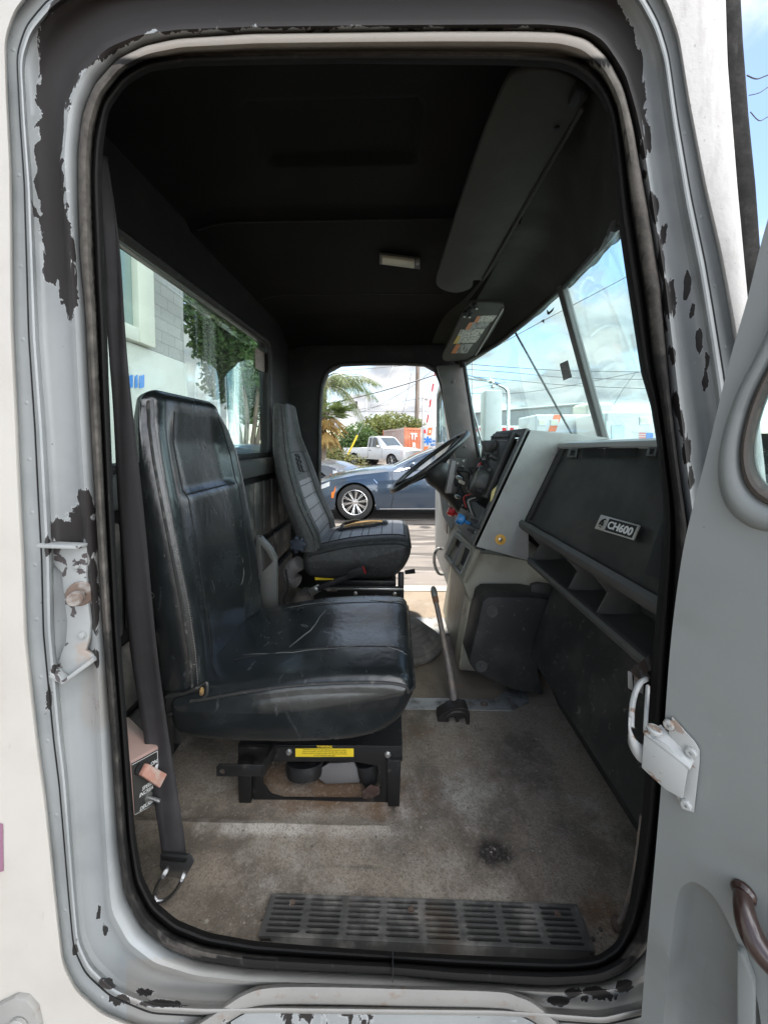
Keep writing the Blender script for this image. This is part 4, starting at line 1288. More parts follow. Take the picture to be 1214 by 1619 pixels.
for (x0, x1) in ((375, 398), (612, 634)):
    for dy in (0, .385):
        mb = MB()
        z0 = CZ + FZ
        a = [P(x0, 1203, Y=YB - .012) + Vector((0, dy, 0)), P(x1, 1203, Y=YB - .012) + Vector((0, dy, 0))]
        b = [Vector((a[1].x - .004, a[1].y, z0)), Vector((a[0].x + .002, a[0].y, z0))]
        mb.slab(a + b, (0, .03, 0), .002)
        mb.build('leg', M['blackmetal'], base)
mb = MB()
mb.prism([P(x, y, Y=YB + .14) for x, y in [(410,1195),(612,1195),(612,1262),(596,1270),(420,1270),(406,1250)]], (0, .004, 0))
mb.build('inner_plate', mat('dusty_primer_plate', (.24, .20, .165), .7, layers=[dict(c=(.33, .30, .27), scale=14, lo=.45, hi=.65), dict(c=(.20, .10, .05), scale=16, lo=.62, hi=.7, w=.8)], bump=[(60, .2, .002)]), ps)
mb = MB()
mb.lathe([(.052, 0), (.054, .02), (.050, .035), (.03, .04)], P(483, 1200, Y=YB + .06), (0, -.25, -1), 20)
mb.build('air_spring', M['black_rubber'], ps)
mb = MB()
mb.lathe([(.03, 0), (.028, .03), (.018, .055), (.01, .06)], P(580, 1205, Y=YB + .05), (.15, -.2, -1), 16)
mb.build('air_spring', M['black_rubber'], ps)
mb = MB()
mb.prism([P(x, y, Y=YB + .04) for x, y in [(520,1208),(560,1206),(570,1230),(568,1238),(516,1240),(504,1232),(506,1216)]], (0, .004, 0), .001)
mb.build('cover_panel', mat('grey_felt_pad', (.20, .19, .18), .9, bump=[(160, .4, .003)]), ps)
mb = MB()
mb.prism([P(x, y, Y=YB - .004) for x, y in [(572,1250),(586,1240),(600,1244),(600,1254),(586,1262),(574,1262)]], (0, -.004, 0), .001)
mb.build('catch', M['rust_dark'], ps)
mb = MB()
mb.prism([P(x, y, Y=YB - .06) for x, y in [(342,1213),(346,1209),(417,1210),(417,1228),(342,1228)]], (0, .004, 0), .001, holes=[[P(351 + 4.5 * math.cos(a), 1221 + 4.5 * math.sin(a), Y=YB - .06) for a in [k * math.pi / 6 for k in range(12)]]])
mb.slab([P(413, 1211, Y=YB - .06), P(417, 1211, Y=YB - .06), P(436, 1175, Y=YB - .004), P(430, 1175, Y=YB - .004)], Vector((0, 0, -.030)), .0008)
mb.build('height_lever', M['blackmetal'], ps)
for (x, y) in ((457, 1189), (613, 1193)):
    mb = MB(); mb.hexbolt(P(x, y, Y=YB), (0, -1, 0), .0065, .006); mb.build('bolt', M['steel'], base)
for (x, y, r_) in ((440, 1186, .004), (567, 1179, .003)):
    mb = MB(); mb.lathe([(r_, 0), (r_, .001)], P(x, y, Y=YB), (0, -1, 0), 12); mb.build('bolt_hole', M['black'], base)
mb = MB()
mb.slab(q4(467, 1184, 559, 1197, YB - .0010), (0, .0008, 0))
lab = mb.build('warning_label', M['yellow'], base)
mb = MB()
me = text_mesh('▲ WARNING'.replace('▲ ', ''), .0085, 0.0002, bold=.0002)
mb.mesh(me, frame(P(513, 1181, Y=YB - .0012), (1, 0, 0), (0, 0, 1)))
mb.build('label_heading', M['yellow'], lab)
mb = MB()
for k, ln in enumerate(['FAILURE TO CHECK THE SEAT BEFORE DRIVING MAY CAUSE', 'DEATH OR INJURY. ALWAYS WEAR THE SEAT BELT AND KEEP', 'HANDS CLEAR OF THE SEAT WHEN THE VEHICLE IS IN MOTION', 'DO NOT REMOVE THIS LABEL']):
    me = text_mesh(ln, .0042, 0.0001)
    mb.mesh(me, frame(P(513, 1186.3 + k * 2.9, Y=YB - .0014), (1, 0, 0), (0, 0, 1)))
mb.build('label_text', M['black'], lab)

# ------------------------------------------------------------------- driver seat
ds = thing('driver_chair', 'grey-black grained seat with torn foam hole and star-shaped knob, beyond the nearer seat', 'seat', V(-.15, 2.1, FZ))
YD = 1.84
cd = Puff([(478,884),(482,905),(500,915),(560,917),(610,916),(632,906),(646,886),(650,868),(644,856),(620,852),(560,856),(510,866),(488,872)], YD, 1.82, 2.34, .045, crown=.014, flank=.012)
mb = MB(); cd.mesh(mb)
dc = mb.build('seat_cushion', [M['leather_grain'], M['leather_pale']], ds, ang=60)
for p in dc.data.polygons:
    c_ = p.center
    if p.normal.z > .6 and 1.90 < c_.y < 2.27 and c_.x < .055: p.material_index = 1
mb = MB()
def dtop(y, a, b, pr=.001): return top_path(cd, y, a, b, YD, pr)
mb.tube(dtop(1.90, (500, 868), (642, 856)), .0022, 6)
mb.tube(dtop(2.27, (500, 868), (642, 856)), .0022, 6)
i0, i1 = cd.nearest(500, 868, YD), cd.nearest(642, 856, YD)
for xx in (512, 530, 548, 566, 584, 602, 620, 638):
    i = cd.nearest(xx, 858, YD)
    mb.tube([cd.pt(i, 1.90 + .37 * k / 12, .0008) for k in range(13)], .0020, 6)
mb.tube([cd.pt(cd.nearest(650, 868, YD), 1.83 + .5 * k / 14, .001) for k in range(15)], .003, 6)
mb.tube(dtop(1.826, (486, 874), (650, 872), .001), .003, 6)
mb.build('cushion_seam', M['seam'], dc)
# torn hole with foam showing
mb = MB()
it = cd.nearest(556, 856, YD)
def dsurf(px, yy, h):
    i = cd.nearest(px, 856, YD); return cd.pt(i, yy, h)
fo = []
N = 28
for ring_k, (s, h) in enumerate(((1.0, .001), (.92, .008), (.75, .012), (.45, .014), (.1, .013))):
    row = []
    for k in range(N):
        a = 2 * math.pi * k / N
        rr_ = s * (1 + .25 * mnoise.noise(Vector((math.cos(a) * 2, math.sin(a) * 2, 5))))
        row.append(dsurf(566 + 38 * rr_ * math.cos(a), 2.15 + .085 * rr_ * math.sin(a), h + .004 * mnoise.noise(Vector((k, ring_k, 2)))))
    fo.append(row)
mb.loft(fo, False, True)
mb.build('foam', M['foam'], dc)
mb = MB()
fl_ = []
for k in range(N + 1):
    a = 2 * math.pi * k / N
    r1 = 1 + .25 * mnoise.noise(Vector((math.cos(a) * 2, math.sin(a) * 2, 5)))
    j = 1 + .25 * mnoise.noise(Vector((k * 1.7, 0, 1)))
    fl_.append((dsurf(566 + 38 * r1 * math.cos(a), 2.15 + .085 * r1 * math.sin(a), .013 + .008 * (j - 1)), dsurf(566 + 38 * (r1 + .30 * j) * math.cos(a), 2.15 + .085 * (r1 + .3 * j) * math.sin(a), .002)))
mb.grid([[p for p, _ in fl_], [p.lerp(q, .4) + Vector((0, 0, .005)) for p, q in fl_], [q for _, q in fl_]])
mb.tube([dsurf(524, 2.18, .01), dsurf(534, 2.20, .022), dsurf(548, 2.19, .026), dsurf(560, 2.21, .02)], [.004, .009, .008, .003], 7)
mb.build('torn_edge', M['black'], dc)
lv = []
for (x, y, th, y0, y1) in [(509,872,.115,1.835,2.355),(503,845,.115,1.835,2.36),(481,798,.105,1.835,2.36),(466,750,.098,1.845,2.34),(458,716,.092,1.865,2.27),(455,690,.088,1.88,2.17),(452,660,.082,1.89,2.13),(450,640,.074,1.90,2.11)]:
    z, xx = zy(x, y, 1.85); lv.append((z, xx, th, y0, y1))
bd = Back(lv, .040, lambda z: .026, .035)
mb = MB(); bd.mesh(mb)
dbk = mb.build('backrest', [M['leather_grain'], M['leather_pale']], ds, ang=60)
zt = zy(457, 716, 1.85)[0]
for p in dbk.data.polygons:
    if p.normal.x > .5 and p.center.z < zy(470, 765, 1.85)[0]:
        xf_, th_, y0_, y1_ = bd.sec(p.center.z)
        if abs((p.center.y - (y0_ + y1_) / 2) / ((y1_ - y0_) / 2)) < .55: p.material_index = 1
mb = MB()
for v in (-.6, .6): mb.tube([bd.front(bd.z0 + .02 + (zt - bd.z0 - .02) * k / 30, v, .0006) for k in range(31)], .002, 6)
mb.tube([bd.front(zt, -.99 + 1.98 * k / 20, .0006) for k in range(21)], .0022, 6)
zs_ = [zt - .11 - .062 * k for k in range(6)]
for z in zs_: mb.tube([bd.front(z - .006 * math.cos(v_ * 1.5), v_, .0006) for v_ in [-.6 + 1.2 * k / 14 for k in range(15)]], .0020, 6)
mb.build('panel_seam', M['seam'], dbk)
mb = MB()
n = 40
mb.tube([bd.front(bd.z0 + (bd.z1 - bd.z0) * k / n, -.985) + Vector((.001, -.001, 0)) for k in range(n + 1)], .003, 7)
mb.tube([bd.front(bd.z0 + (bd.z1 - bd.z0) * k / n, -.93) + Vector((.0012, -.0, 0)) for k in range(n + 1)], .0015, 6)
mb.build('piping', M['piping'], dbk)
# embossed standing-dog crest
mb = MB()
def emb(pts, r=.006):
    mb.tube([bd.front(zt - .055 + a, b_, .001) for a, b_ in pts], r, 6)
emb([(.040, -.16), (.030, -.02), (.040, .10), (.020, .16)]); emb([(.020, -.20), (.005, -.05), (.015, .08), (-.005, .18)])
emb([(.0, -.22), (-.018, -.12), (-.012, .02), (-.03, .12)]); emb([(-.02, -.18), (-.045, -.16), (-.05, -.05)]); emb([(-.025, .05), (-.052, .08), (-.055, .18)])
mb.build('embossed_crest', M['black'], dbk)
mb = MB()
kc = P(470, 862, Y=1.80)
pr = []
for k in range(42):
    a = 2 * math.pi * k / 42
    r_ = .036 * (1 + .20 * math.cos(7 * a)); pr.append(kc + Vector((r_ * math.cos(a), 0, r_ * math.sin(a))))
mb.prism(pr, (0, .028, 0), .004)
mb.build('recline_knob', mat('dusty_blue_black_knob', (.020, .026, .040), .6), ds)
# base
mb = MB()
b0 = V(-.30, 1.86, FZ)
mb.box(V(-.19, 2.08, -.70), (.40, .40, .03), bev=.004)
mb.box(V(-.19, 1.875, -.735), (.46, .012, .05), bev=.003)
mb.box(V(-.19, 1.885, -.86), (.42, .012, .20), bev=.003)
mb.box(V(-.19, 2.08, -.86), (.36, .34, .19), bev=.01)
mb.box(V(-.19, 2.08, FZ + .02), (.46, .42, .03), bev=.004)
mb.box(V(.035, 1.90, -.80), (.03, .03, .3), bev=.003)
db_ = mb.build('pedestal', M['blackmetal'], ds)
mb = MB()
mb.box(V(-.15, 1.866, -.722), (.40, .006, .010), bev=.002)
mb.build('slide_rail', M['steel'], ds)
for xx in (-.19, .005):
    mb = MB(); mb.hexbolt(V(xx, 1.868, -.745), (0, -1, 0), .008, .006); mb.build('bolt', M['steel'], db_)
mb = MB(); mb.tube([P(640, 905, Y=1.86), P(656, 903, Y=1.86)], [.010, .012], 10); mb.build('slide_handle', M['black'], ds)
mb = MB()
pth = cat_rom([P(474, 890, Y=1.93), P(462, 898, Y=1.95), P(458, 912, Y=1.97), P(470, 920, Y=2.0)], 8)
mb.tube(pth, [.033 + .006 * (k % 2) for k in range(len(pth))], 14)
mb.build('air_hose', mat('grey_ribbed_hose', (.20, .19, .18), .7), ds)
mb = MB()
mb.lathe([(.0, .16), (.05, .155), (.085, .12), (.10, .06), (.105, 0)], V(-.47, 2.02, FZ), (0, 0, 1), 24)
mb.build('pedestal_cover', mat('pale_brown_rubber_cover', (.22, .19, .165), .7, layers=[dict(c=(.12, .1, .09), scale=10, lo=.45, hi=.65)]), ds)
mb = MB()
mb.tube(cat_rom([P(452, 900, Y=1.85), P(455, 930, Y=1.82), P(448, 950, Y=1.8), P(462, 968, Y=1.78)], 6), .004, 6)
mb.build('air_line', M['black'], ds)
mb = MB(); mb.slab([P(498, 913, Y=1.85), P(520, 913, Y=1.85), P(530, 917, Y=1.85), P(498, 917, Y=1.85)], (0, .02, 0)); mb.build('yellow_tag', M['yellow'], ds)
mb = MB(); mb.box(P(525, 933, Y=1.862), (.05, .004, .012)); mb.build('rust_patch', M['rust'], ds)

# driver belt stalk
bs = thing('belt_buckle', 'black seat belt buckle with red end on a short strap bolted below the farther seat', 'buckle', P(495, 938, Y=1.76))
mb = MB()
pth = cat_rom([P(500, 932, Y=1.75), P(520, 924, Y=1.74), P(545, 914, Y=1.735), P(560, 908, Y=1.73)], 6)
rows = [[p + Vector((0, 0, .013)) for p in pth], [p - Vector((0, 0, .013)) for p in pth]]
mb.grid(rows)
o = mb.build('strap', M['belt'], bs); md = o.modifiers.new('thickness', 'SOLIDIFY'); md.thickness = .004
mb = MB()
a, b = P(549, 911, Y=1.72), P(575, 902, Y=1.72)
dv = (b - a).normalized(); up = Vector((-dv.z, 0, dv.x))
mb.hexa([a + up * .019, b + up * .019, b - up * .019, a - up * .019], [p + Vector((0, .025, 0)) for p in (a + up * .019, b + up * .019, b - up * .019, a - up * .019)], .005)
bx = mb.build('buckle_case', M['black'], bs)
mb = MB()
mb.hexa([b + up * .017, b + up * .017 + dv * .004, b - up * .017 + dv * .004, b - up * .017], [p + Vector((0, .022, 0)) for p in (b + up * .017, b + up * .017 + dv * .004, b - up * .017 + dv * .004, b - up * .017)])
mb.build('release_button', M['red'], bx)
mb = MB()
mb.prism([P(x, y, Y=1.745) for x, y in [(487,932),(503,924),(508,934),(492,944)]], (0, .004, 0), .001)
mb.hexbolt(P(499, 933, Y=1.745), (0, -1, 0), .010, .007)
mb.build('anchor_plate', M['steel'], bs)

# passenger belt hanging inside the doorway
pb = thing('seat_belt', 'charcoal seat belt webbing hanging beside the nearer seat with a metal end', 'seat belt', P(262, 1380, Y=.83))
tab = [(158,167,246,.69),(160,182,330,.70),(166,193,420,.715),(172,201,540,.73),(178,209,640,.74),(186,225,800,.76),(204,246,1000,.78),(226,266,1146,.80),(248,288,1300,.765),(256,294,1358,.748)]
rows_l, rows_r = [], []
tt = cat_rom([Vector((a, b, c)) for a, b, c, d in tab], 6); ty = cat_rom([Vector((d, 0, 0)) for a, b, c, d in tab], 6)
mb = MB()
rows = []
for p, q in zip(tt, ty):
    a = P(p.x, p.z, Y=q.x); b = P(p.y, p.z, Y=q.x + .012)
    rows.append([a.lerp(b, t) + Vector((0, .003 * math.sin(t * 6 + p.z * .01), 0)) for t in (0, .2, .4, .6, .8, 1)])
mb.grid(rows)
o = mb.build('webbing', M['belt'], pb); md = o.modifiers.new('thickness', 'SOLIDIFY'); md.thickness = .002
mb = MB()
pl_a = [(253,1352),(292,1356),(300,1350),(307,1363),(300,1376),(289,1392),(280,1410),(266,1424),(252,1426),(244,1418),(247,1404),(256,1390),(252,1370)]
pl_h = [(258,1404),(268,1394),(278,1392),(272,1408),(262,1418),(252,1418)]
pl_s = [(262,1360),(288,1363),(286,1368),(262,1366)]
mb.prism([P(x, y, Y=.745) for x, y in pl_a[:7] + [(290,1392),(276,1388),(258,1386)] + pl_a[-1:]], (0, .003, 0), .0008)
mb.tube(cat_rom([P(x, y, Y=.743) for x, y in [(258,1386),(249,1400),(244,1416),(249,1426),(264,1422),(278,1408),(288,1392)]], 5), .0042, 8)
mb.build('belt_tongue', mat('scratched_dark_steel', (.5, .5, .5), .25, .9, layers=[dict(c=(.5, .5, .5), scale=40, lo=.6, hi=.7, rough=.2)]), pb)
mb = MB()
mb.slab([P(254, 1353, Y=.742), P(296, 1357, Y=.742), P(294, 1366, Y=.742), P(254, 1362, Y=.742)], (0, .01, 0), .003)
mb.build('webbing_loop', M['black'], pb)

# =================================================================== DASHBOARD
dash = thing('dashboard', 'grey and black truck dashboard with pulled-out gauge panel, glovebox and open cubby tray', 'dashboard', V(.6, 1.4, FZ + .5))
YI = 1.37
RT, RB = P(833, 679, Y=YI), P(747, 863, Y=YI)
LT, LB = RT + Vector((0, .41, 0)), RB + Vector((0, .41, 0))
fn = (RB - RT).cross(Vector((0, 1, 0))).normalized()
if fn.x > 0: fn = -fn
def G(px, py, h=0.0): return PP(px, py, RT, fn) + fn * h
fdown = (RB - RT).normalized()
def GQ(u, v, h=0.0): return RT + Vector((0, .41, 0)) * u + (RB - RT) * v + fn * h      # u: 0 near side, 1 far side
# glove box plane
TL, BL = P(887, 703, Y=1.36), P(828, 827, Y=1.36)
TR_, BR_ = TL + Vector((-.01, -.73, .012)), BL + Vector((.015, -.73, 0))
gn = (BL - TL).cross(TR_ - TL).normalized()
if gn.x > 0: gn = -gn
def GL(px, py, h=0.0): return PP(px, py, TL, gn) + gn * h
side = [(833,679),(870,682),(930,688),(968,693),(887,704),(828,827),(836,836),(836,887),(747,863)]
mb = MB()
mb.prism([P(x, y, Y=YI) for x, y in side], (0, .014, 0), .004)
sp = mb.build('console_side', M['dash_grey'], dash)
mb = MB()
mb.slab([P(833, 679, Y=YI) + Vector((.01, .012, -.002)), P(968, 693, Y=YI) + Vector((0, .012, -.002)), P(968, 693, Y=YI) + Vector((0, .40, -.002)), P(833, 679, Y=YI) + Vector((.01, .40, -.002))], (0, 0, -.01), .002)
mb.build('console_top', M['dash_top'], dash)
# frame round the instrument opening
mb = MB()
fo_ = [GQ(0, -.01, .004), GQ(1.0, -.01, .004), GQ(1.0, 1.0, .004), GQ(0, 1.0, .004)]
fi_ = [GQ(.09, .05, .004), GQ(.95, .05, .004), GQ(.95, .93, .004), GQ(.09, .93, .004)]
mb.prism(fo_, -fn * .02, .003, holes=[fi_])
mb.build('instrument_surround', M['dash_charcoal'], dash)
mb = MB()
mb.slab([GQ(.05, .02, -.05), GQ(.98, .02, -.05), GQ(.98, .97, -.05), GQ(.05, .97, -.05)], -fn * .01)
mb.slab([GQ(.02, .0, -.0), GQ(.03, .0, -.0), GQ(.03, 1.0, 0), GQ(.02, 1.0, 0)], -fn * .05)
mb.build('instrument_cavity', M['black'], dash)
# the loose gauge panel
mb = MB()
gp_ = [GQ(.20, .03, .022), GQ(.90, .03, .020), GQ(.90, .66, .012), GQ(.72, .70, .012), GQ(.72, .66, .012), GQ(.20, .62, .012)]
mb.prism(gp_, -fn * .02, .003)
for k in range(9): mb.box(GQ(.26 + k * .07, .075, .024), (.010, .014, .010), bev=.002)
gp = mb.build('gauge_panel', M['dash_black'], dash)
def knob(px, py, r, h, m, nm, par, base=.02, axis=None):
    mb = MB(); o_ = G(px, py, base)
    mb.lathe([(r * .6, 0), (r * .6, h * .4), (r, h * .45), (r, h * .9), (r * .8, h)], o_, axis or fn, 18)
    return mb.build(nm, m, par)
mb = MB()
c_ = G(768, 766, .012)
mb.lathe([(.062, 0), (.062, .03), (.056, .045), (.052, .046), (.05, .04), (.0, .04)], c_, fn, 28)
mb.build('gauge_bezel', M['dash_black'], gp)
mb = MB(); mb.lathe([(.050, .041), (.0, .0425)], c_, fn, 24); mb.build('gauge_face', M['gauge'], gp)
mb = MB(); mb.box(G(785, 711, .036), (.045, .07, .05), Matrix(((1, 0, 0), (0, 1, 0), (0, 0, 1))).to_3x3(), .006); mb.build('relay_box', M['dash_black'], gp)
for (x, y) in ((772, 722), (777, 728), (766, 729), (760, 740), (753, 742)):
    mb = MB(); mb.box(G(x, y, .022), (.012, .018, .014), bev=.002); mb.build('rocker_switch', M['scuffblack'], gp)
knob(769, 742, .016, .02, M['red'], 'red_button', gp)
for k in range(3):
    mb = MB(); mb.box(G(766 + k * 4, 729, .022), (.004, .012, .006)); mb.build('indicator_light', M['white'], gp)
rg_ = random.Random(11)
for k in range(16):
    u, v = rg_.uniform(.30, .88), rg_.uniform(.12, .60)
    mb = MB(); hh = rg_.uniform(.012, .03)
    if k % 3 == 0: mb.lathe([(.012, 0), (.012, hh * .6), (.009, hh * .6), (.008, hh)], GQ(u, v, .016), fn, 14)
    else: mb.box(GQ(u, v, .020), (rg_.uniform(.012, .022), rg_.uniform(.016, .04), rg_.uniform(.012, .022)), bev=.002)
    mb.build(('toggle_switch', 'rocker_switch', 'switch_block')[k % 3], M[('dash_black', 'scuffblack', 'dash_charcoal', 'black')[k % 4]], gp)
for (u, v) in ((.80, .50), (.62, .16)):
    mb = MB(); mb.lathe([(.026, 0), (.026, .014), (.022, .018), (.021, .012)], GQ(u, v, .014), fn, 20, False); b_g = mb.build('small_gauge', M['dash_charcoal'], gp)
    mb = MB(); mb.lathe([(.021, .012), (.0, .0125)], GQ(u, v, .014), fn, 18); mb.build('dial', M['gauge'], b_g)
for k in range(5):
    mb = MB(); a_ = GQ(.3 + .12 * k, .66, .02); mb.tube(cat_rom([a_, a_ + fn * .03 + Vector((0, .01, -.03)), a_ + fn * .01 + Vector((.0, -.02 + .01 * k, -.08))], 6), .0035, 6)
    mb.build('loose_wire', M[('black', 'dash_grey', 'black', 'red', 'black')[k]], gp)
mb = MB()
for k in range(11): mb.box(GQ(.25 + k * .06, .115, .0225), (.004, .007, .004))
mb.build('label_mark', M['dash_grey'], gp)
for k in range(6):
    mb = MB(); mb.lathe([(.004, 0), (.004, .003)], GQ((.06, .06, .06, .965, .965, .965)[k], (.1, .5, .9)[k % 3], .005), fn, 10); mb.build('screw', M['steel'], dash)
mb = MB(); mb.tube(cat_rom([G(787, 768, -.005), G(783, 778, .004), G(779, 790, .0), G(775, 796, -.01)], 6), .009, 10); mb.build('yellow_cable', mat('pale_yellow_cable', (.62, .52, .22), .5), gp)
# lower valve panel
mb = MB()
mb.prism([GQ(.12, .70, .004), GQ(.95, .70, .004), GQ(.95, .96, .004), GQ(.12, .96, .004)], -fn * .015, .002)
vp = mb.build('valve_panel', M['dash_charcoal'], dash)
for (px, py, m, nm, r) in ((728, 816, 'red', 'red_valve_knob', .020), (745, 829, 'blue', 'blue_valve_knob', .021)):
    o_ = G(px, py, .006)
    mb = MB()
    mb.lathe([(.007, 0), (.007, .022), (r * .75, .026), (r, .032), (r, .05), (r * .85, .056)], o_, fn, 8 if m == 'red' else 18)
    mb.build(nm, M[m], vp)
mb = MB(); mb.box(G(735, 821, .022), (.012, .026, .034), bev=.004); mb.build('cream_lever', M['cream_plastic'], vp)
for (x, y) in ((757, 826), (760, 836), (752, 842), (740, 806)):
    mb = MB(); mb.lathe([(.006, 0), (.005, .02), (.003, .03)], G(x, y, .004), fn, 10); mb.build('toggle', M['black'], vp)
mb = MB()
mb.lathe([(.019, 0), (.019, .002), (.010, .003), (.010, .002)], P(791, 853, Y=YI - .001), (0, -1, 0), 20)
tg = mb.build('washer_tag', M['amber'], dash)
mb = MB(); mb.lathe([(.007, 0), (.007, .004), (.004, .005)], P(791, 853, Y=YI - .003), (0, -1, 0), 12); mb.build('tag_screw', M['steel'], tg)
# wires and connectors behind the panel
mb = MB()
rw_ = random.Random(3)
for k in range(10):
    a = P(735 + rw_.uniform(-8, 14), 752 + rw_.uniform(-20, 30), Y=1.78); b = a + Vector((rw_.uniform(-.02, .06), rw_.uniform(-.05, .05), rw_.uniform(-.16, -.03)))
    m_ = (a + b) / 2 + Vector((rw_.uniform(-.05, .02), -.03, rw_.uniform(-.04, .04)))
    mb.tube(cat_rom([a, m_, b], 8), .005, 6)
wl = mb.build('wiring_loom', M['black'], dash)
for (x, y, m) in ((752, 757, 'cream_plastic'), (729, 757, 'steel'), (727, 787, 'steel'), (745, 775, 'steel'), (733, 764, 'cream_plastic')):
    mb = MB(); mb.lathe([(.008, 0), (.009, .02), (.006, .03)], P(x, y, Y=1.74), (-.6, -.4, .3), 10); mb.build('connector', M[m], wl)
# dash top roll and glove box
mb = MB()
ysr = [1.365 - .0805 * k for k in range(10)]
def along(a, b, y): t = (y - a.y) / (b.y - a.y); return a.lerp(b, t)
rows = []
for y in ysr:
    e = along(TL, TR_, y)
    wbx = lerp_tab([(.62, .52), (.74, .56), (.90, .66), (1.15, .77), (1.55, .87)], y)
    rows.append([e + Vector((-.004, 0, -.016)), e + Vector((-.008, 0, -.008)), e + Vector((-.004, 0, .004)), e + Vector((.012, 0, .010)), e + Vector((.05, 0, .010)), Vector((max(wbx, e.x + .06) + .03, y, CZ - .015))])
mb.grid(rows)
mb.slab([V(.60, 1.38, -.02), V(.92, 1.38, -.02), V(.92, 2.48, -.02), V(.60, 2.48, -.02)], (0, 0, -.02))
mb.build('dash_pad', M['dash_top'], dash)
mb = MB()
mb.slab([TL, TR_, BR_, BL], -gn * .02, .004)
gb = mb.build('glovebox_lid', M['dash_black'], dash)
gb['label'] = 'black glovebox lid with silver badge'
gu = (TR_ - TL).normalized(); gv = (BL - TL).normalized()
mb = MB()
for s_, e_, m_ in ((896, 940, 0),):
    pass
for k in range(16): mb.slab([GL(923 + k * 1.9, 709, .0006), GL(924 + k * 1.9, 709, .0006), GL(920.5 + k * 1.9, 722, .0006), GL(919.5 + k * 1.9, 722, .0006)], -gn * .001)
for k in range(26): mb.slab([GL(958 + k * 2.0, 707, .0006), GL(959 + k * 2.0, 707, .0006), GL(955.5 + k * 2.0, 722, .0006), GL(954.5 + k * 2.0, 722, .0006)], -gn * .001)
mb.build('vent_slots', M['black'], gb)
for (x, y) in ((906, 718), (1032, 716)):
    mb = MB()
    mb.prism([GL(x + a, y + b, .004) for a, b in ((-5, -8), (8, -8), (5, 6), (-9, 6))], -gn * .004, .001, holes=[[GL(x + a, y + b, .004) for a, b in ((-2, -6), (6, -6), (3, 3), (-5, 3))]])
    mb.build('latch_frame', M['dash_charcoal'], gb)
    mb = MB(); mb.face([GL(x + a, y + b, .0012) for a, b in ((-3, -7), (7, -7), (4, 4), (-6, 4))]); mb.build('latch_hole', M['black'], gb)
mb = MB()
mb.tube([GL(893, 711, .001), GL(838, 822, .001)], .0025, 6)
mb.tube([GL(893, 711, .001), GL(1050, 702, .001)], .0018, 6)
mb.build('lid_gap', M['black'], gb)
# model badge with its crest
bq = [GL(952, 814.5), GL(1013.5, 831.5), GL(1003, 855), GL(942, 836.5)]
bx_, by_ = (bq[1] - bq[0]), (bq[0] - bq[3])
def BQ(u, v, h=0.0): return on_quad([bq[3], bq[2], bq[1], bq[0]], u, v) + gn * h
mb = MB(); mb.slab([BQ(0, 0, .004), BQ(1, 0, .004), BQ(1, 1, .004), BQ(0, 1, .004)], -gn * .004, .0008)
bdg = mb.build('model_badge', M['silver'], gb)
mb = MB(); mb.slab([BQ(.285, .09, .0044), BQ(.97, .09, .0044), BQ(.97, .90, .0044), BQ(.285, .90, .0044)], -gn * .0012); mb.build('badge_field', M['black'], bdg)
mb = MB()
bw, bh = bx_.length, by_.length
me = text_mesh('CH600', bh * .78, .0004, spacing=1.0, bold=bh * .022)
xs_ = [v.co.x for v in me.vertices]; sc = bw * .62 / (max(xs_) - min(xs_)); cxm = (max(xs_) + min(xs_)) / 2
ysm = [v.co.y for v in me.vertices]; scy = bh * .50 / (max(ysm) - min(ysm)); cym = (max(ysm) + min(ysm)) / 2
fm = frame(BQ(.628, .49, .0050), gu if False else bx_, by_)
if fm.col[2].xyz.dot(gn) < 0: fm.col[2] = -fm.col[2]
mb.mesh(me, fm @ Matrix.Diagonal((sc, scy, 1, 1)) @ Matrix.Translation((-cxm, -cym, 0)))
mb.build('badge_letters', M['white'], bdg)
mb = MB()
def bc(pts, r): mb.tube([BQ(.14 + x * .1, .52 + y * .3, .0046) for x, y in pts], r, 6)
bc([(.5, .9), (.1, .7), (.0, .2)], .0016); bc([(.0, .6), (-.35, .0), (-.5, -.6)], .0022); bc([(.1, .3), (.35, -.2), (.4, -.7)], .0018); bc([(-.2, -.4), (.2, -.5)], .0016); bc([(-.5, -.95), (.3, -1.1)], .001); bc([(.5, .9), (.7, .7)], .0012)
mb.build('badge_crest', M['black'], bdg)
# little side vent at the right end of the lid
mb = MB()
mb.prism([GL(x, y, .006) for x, y in [(1050,828),(1064,832),(1050,920),(1022,908),(1026,900)]], -gn * .006, .001)
mb.build('side_vent', M['black'], dash)
# open cubby tray
LBt = P(838, 887, Y=1.36)
def lip(y): return Vector((LBt.x + (1.36 - y) * .012, y, LBt.z + (1.36 - y) * -.01))
def glb(y): return along(BL, BR_, y)
ys2 = [1.365 - .0735 * k for k in range(11)]
mb = MB()
mb.grid([[glb(y) + Vector((-.006, 0, .012)), glb(y) + Vector((-.016, 0, .002)), glb(y) + Vector((-.016, 0, -.012)), glb(y) + Vector((-.008, 0, -.022)), glb(y) + Vector((.02, 0, -.024)), glb(y) + Vector((.10, 0, -.02)), lip(y) + Vector((.115, 0, .012)), lip(y) + Vector((.02, 0, .004)), lip(y) + Vector((.004, 0, .012)), lip(y) + Vector((-.006, 0, .010)), lip(y) + Vector((-.010, 0, .0)), lip(y) + Vector((-.006, 0, -.012)), lip(y) + Vector((.02, 0, -.016)), lip(y) + Vector((.2, 0, -.01))] for y in ys2])
tray = mb.build('storage_tray', M['dash_charcoal'], dash, ang=40)
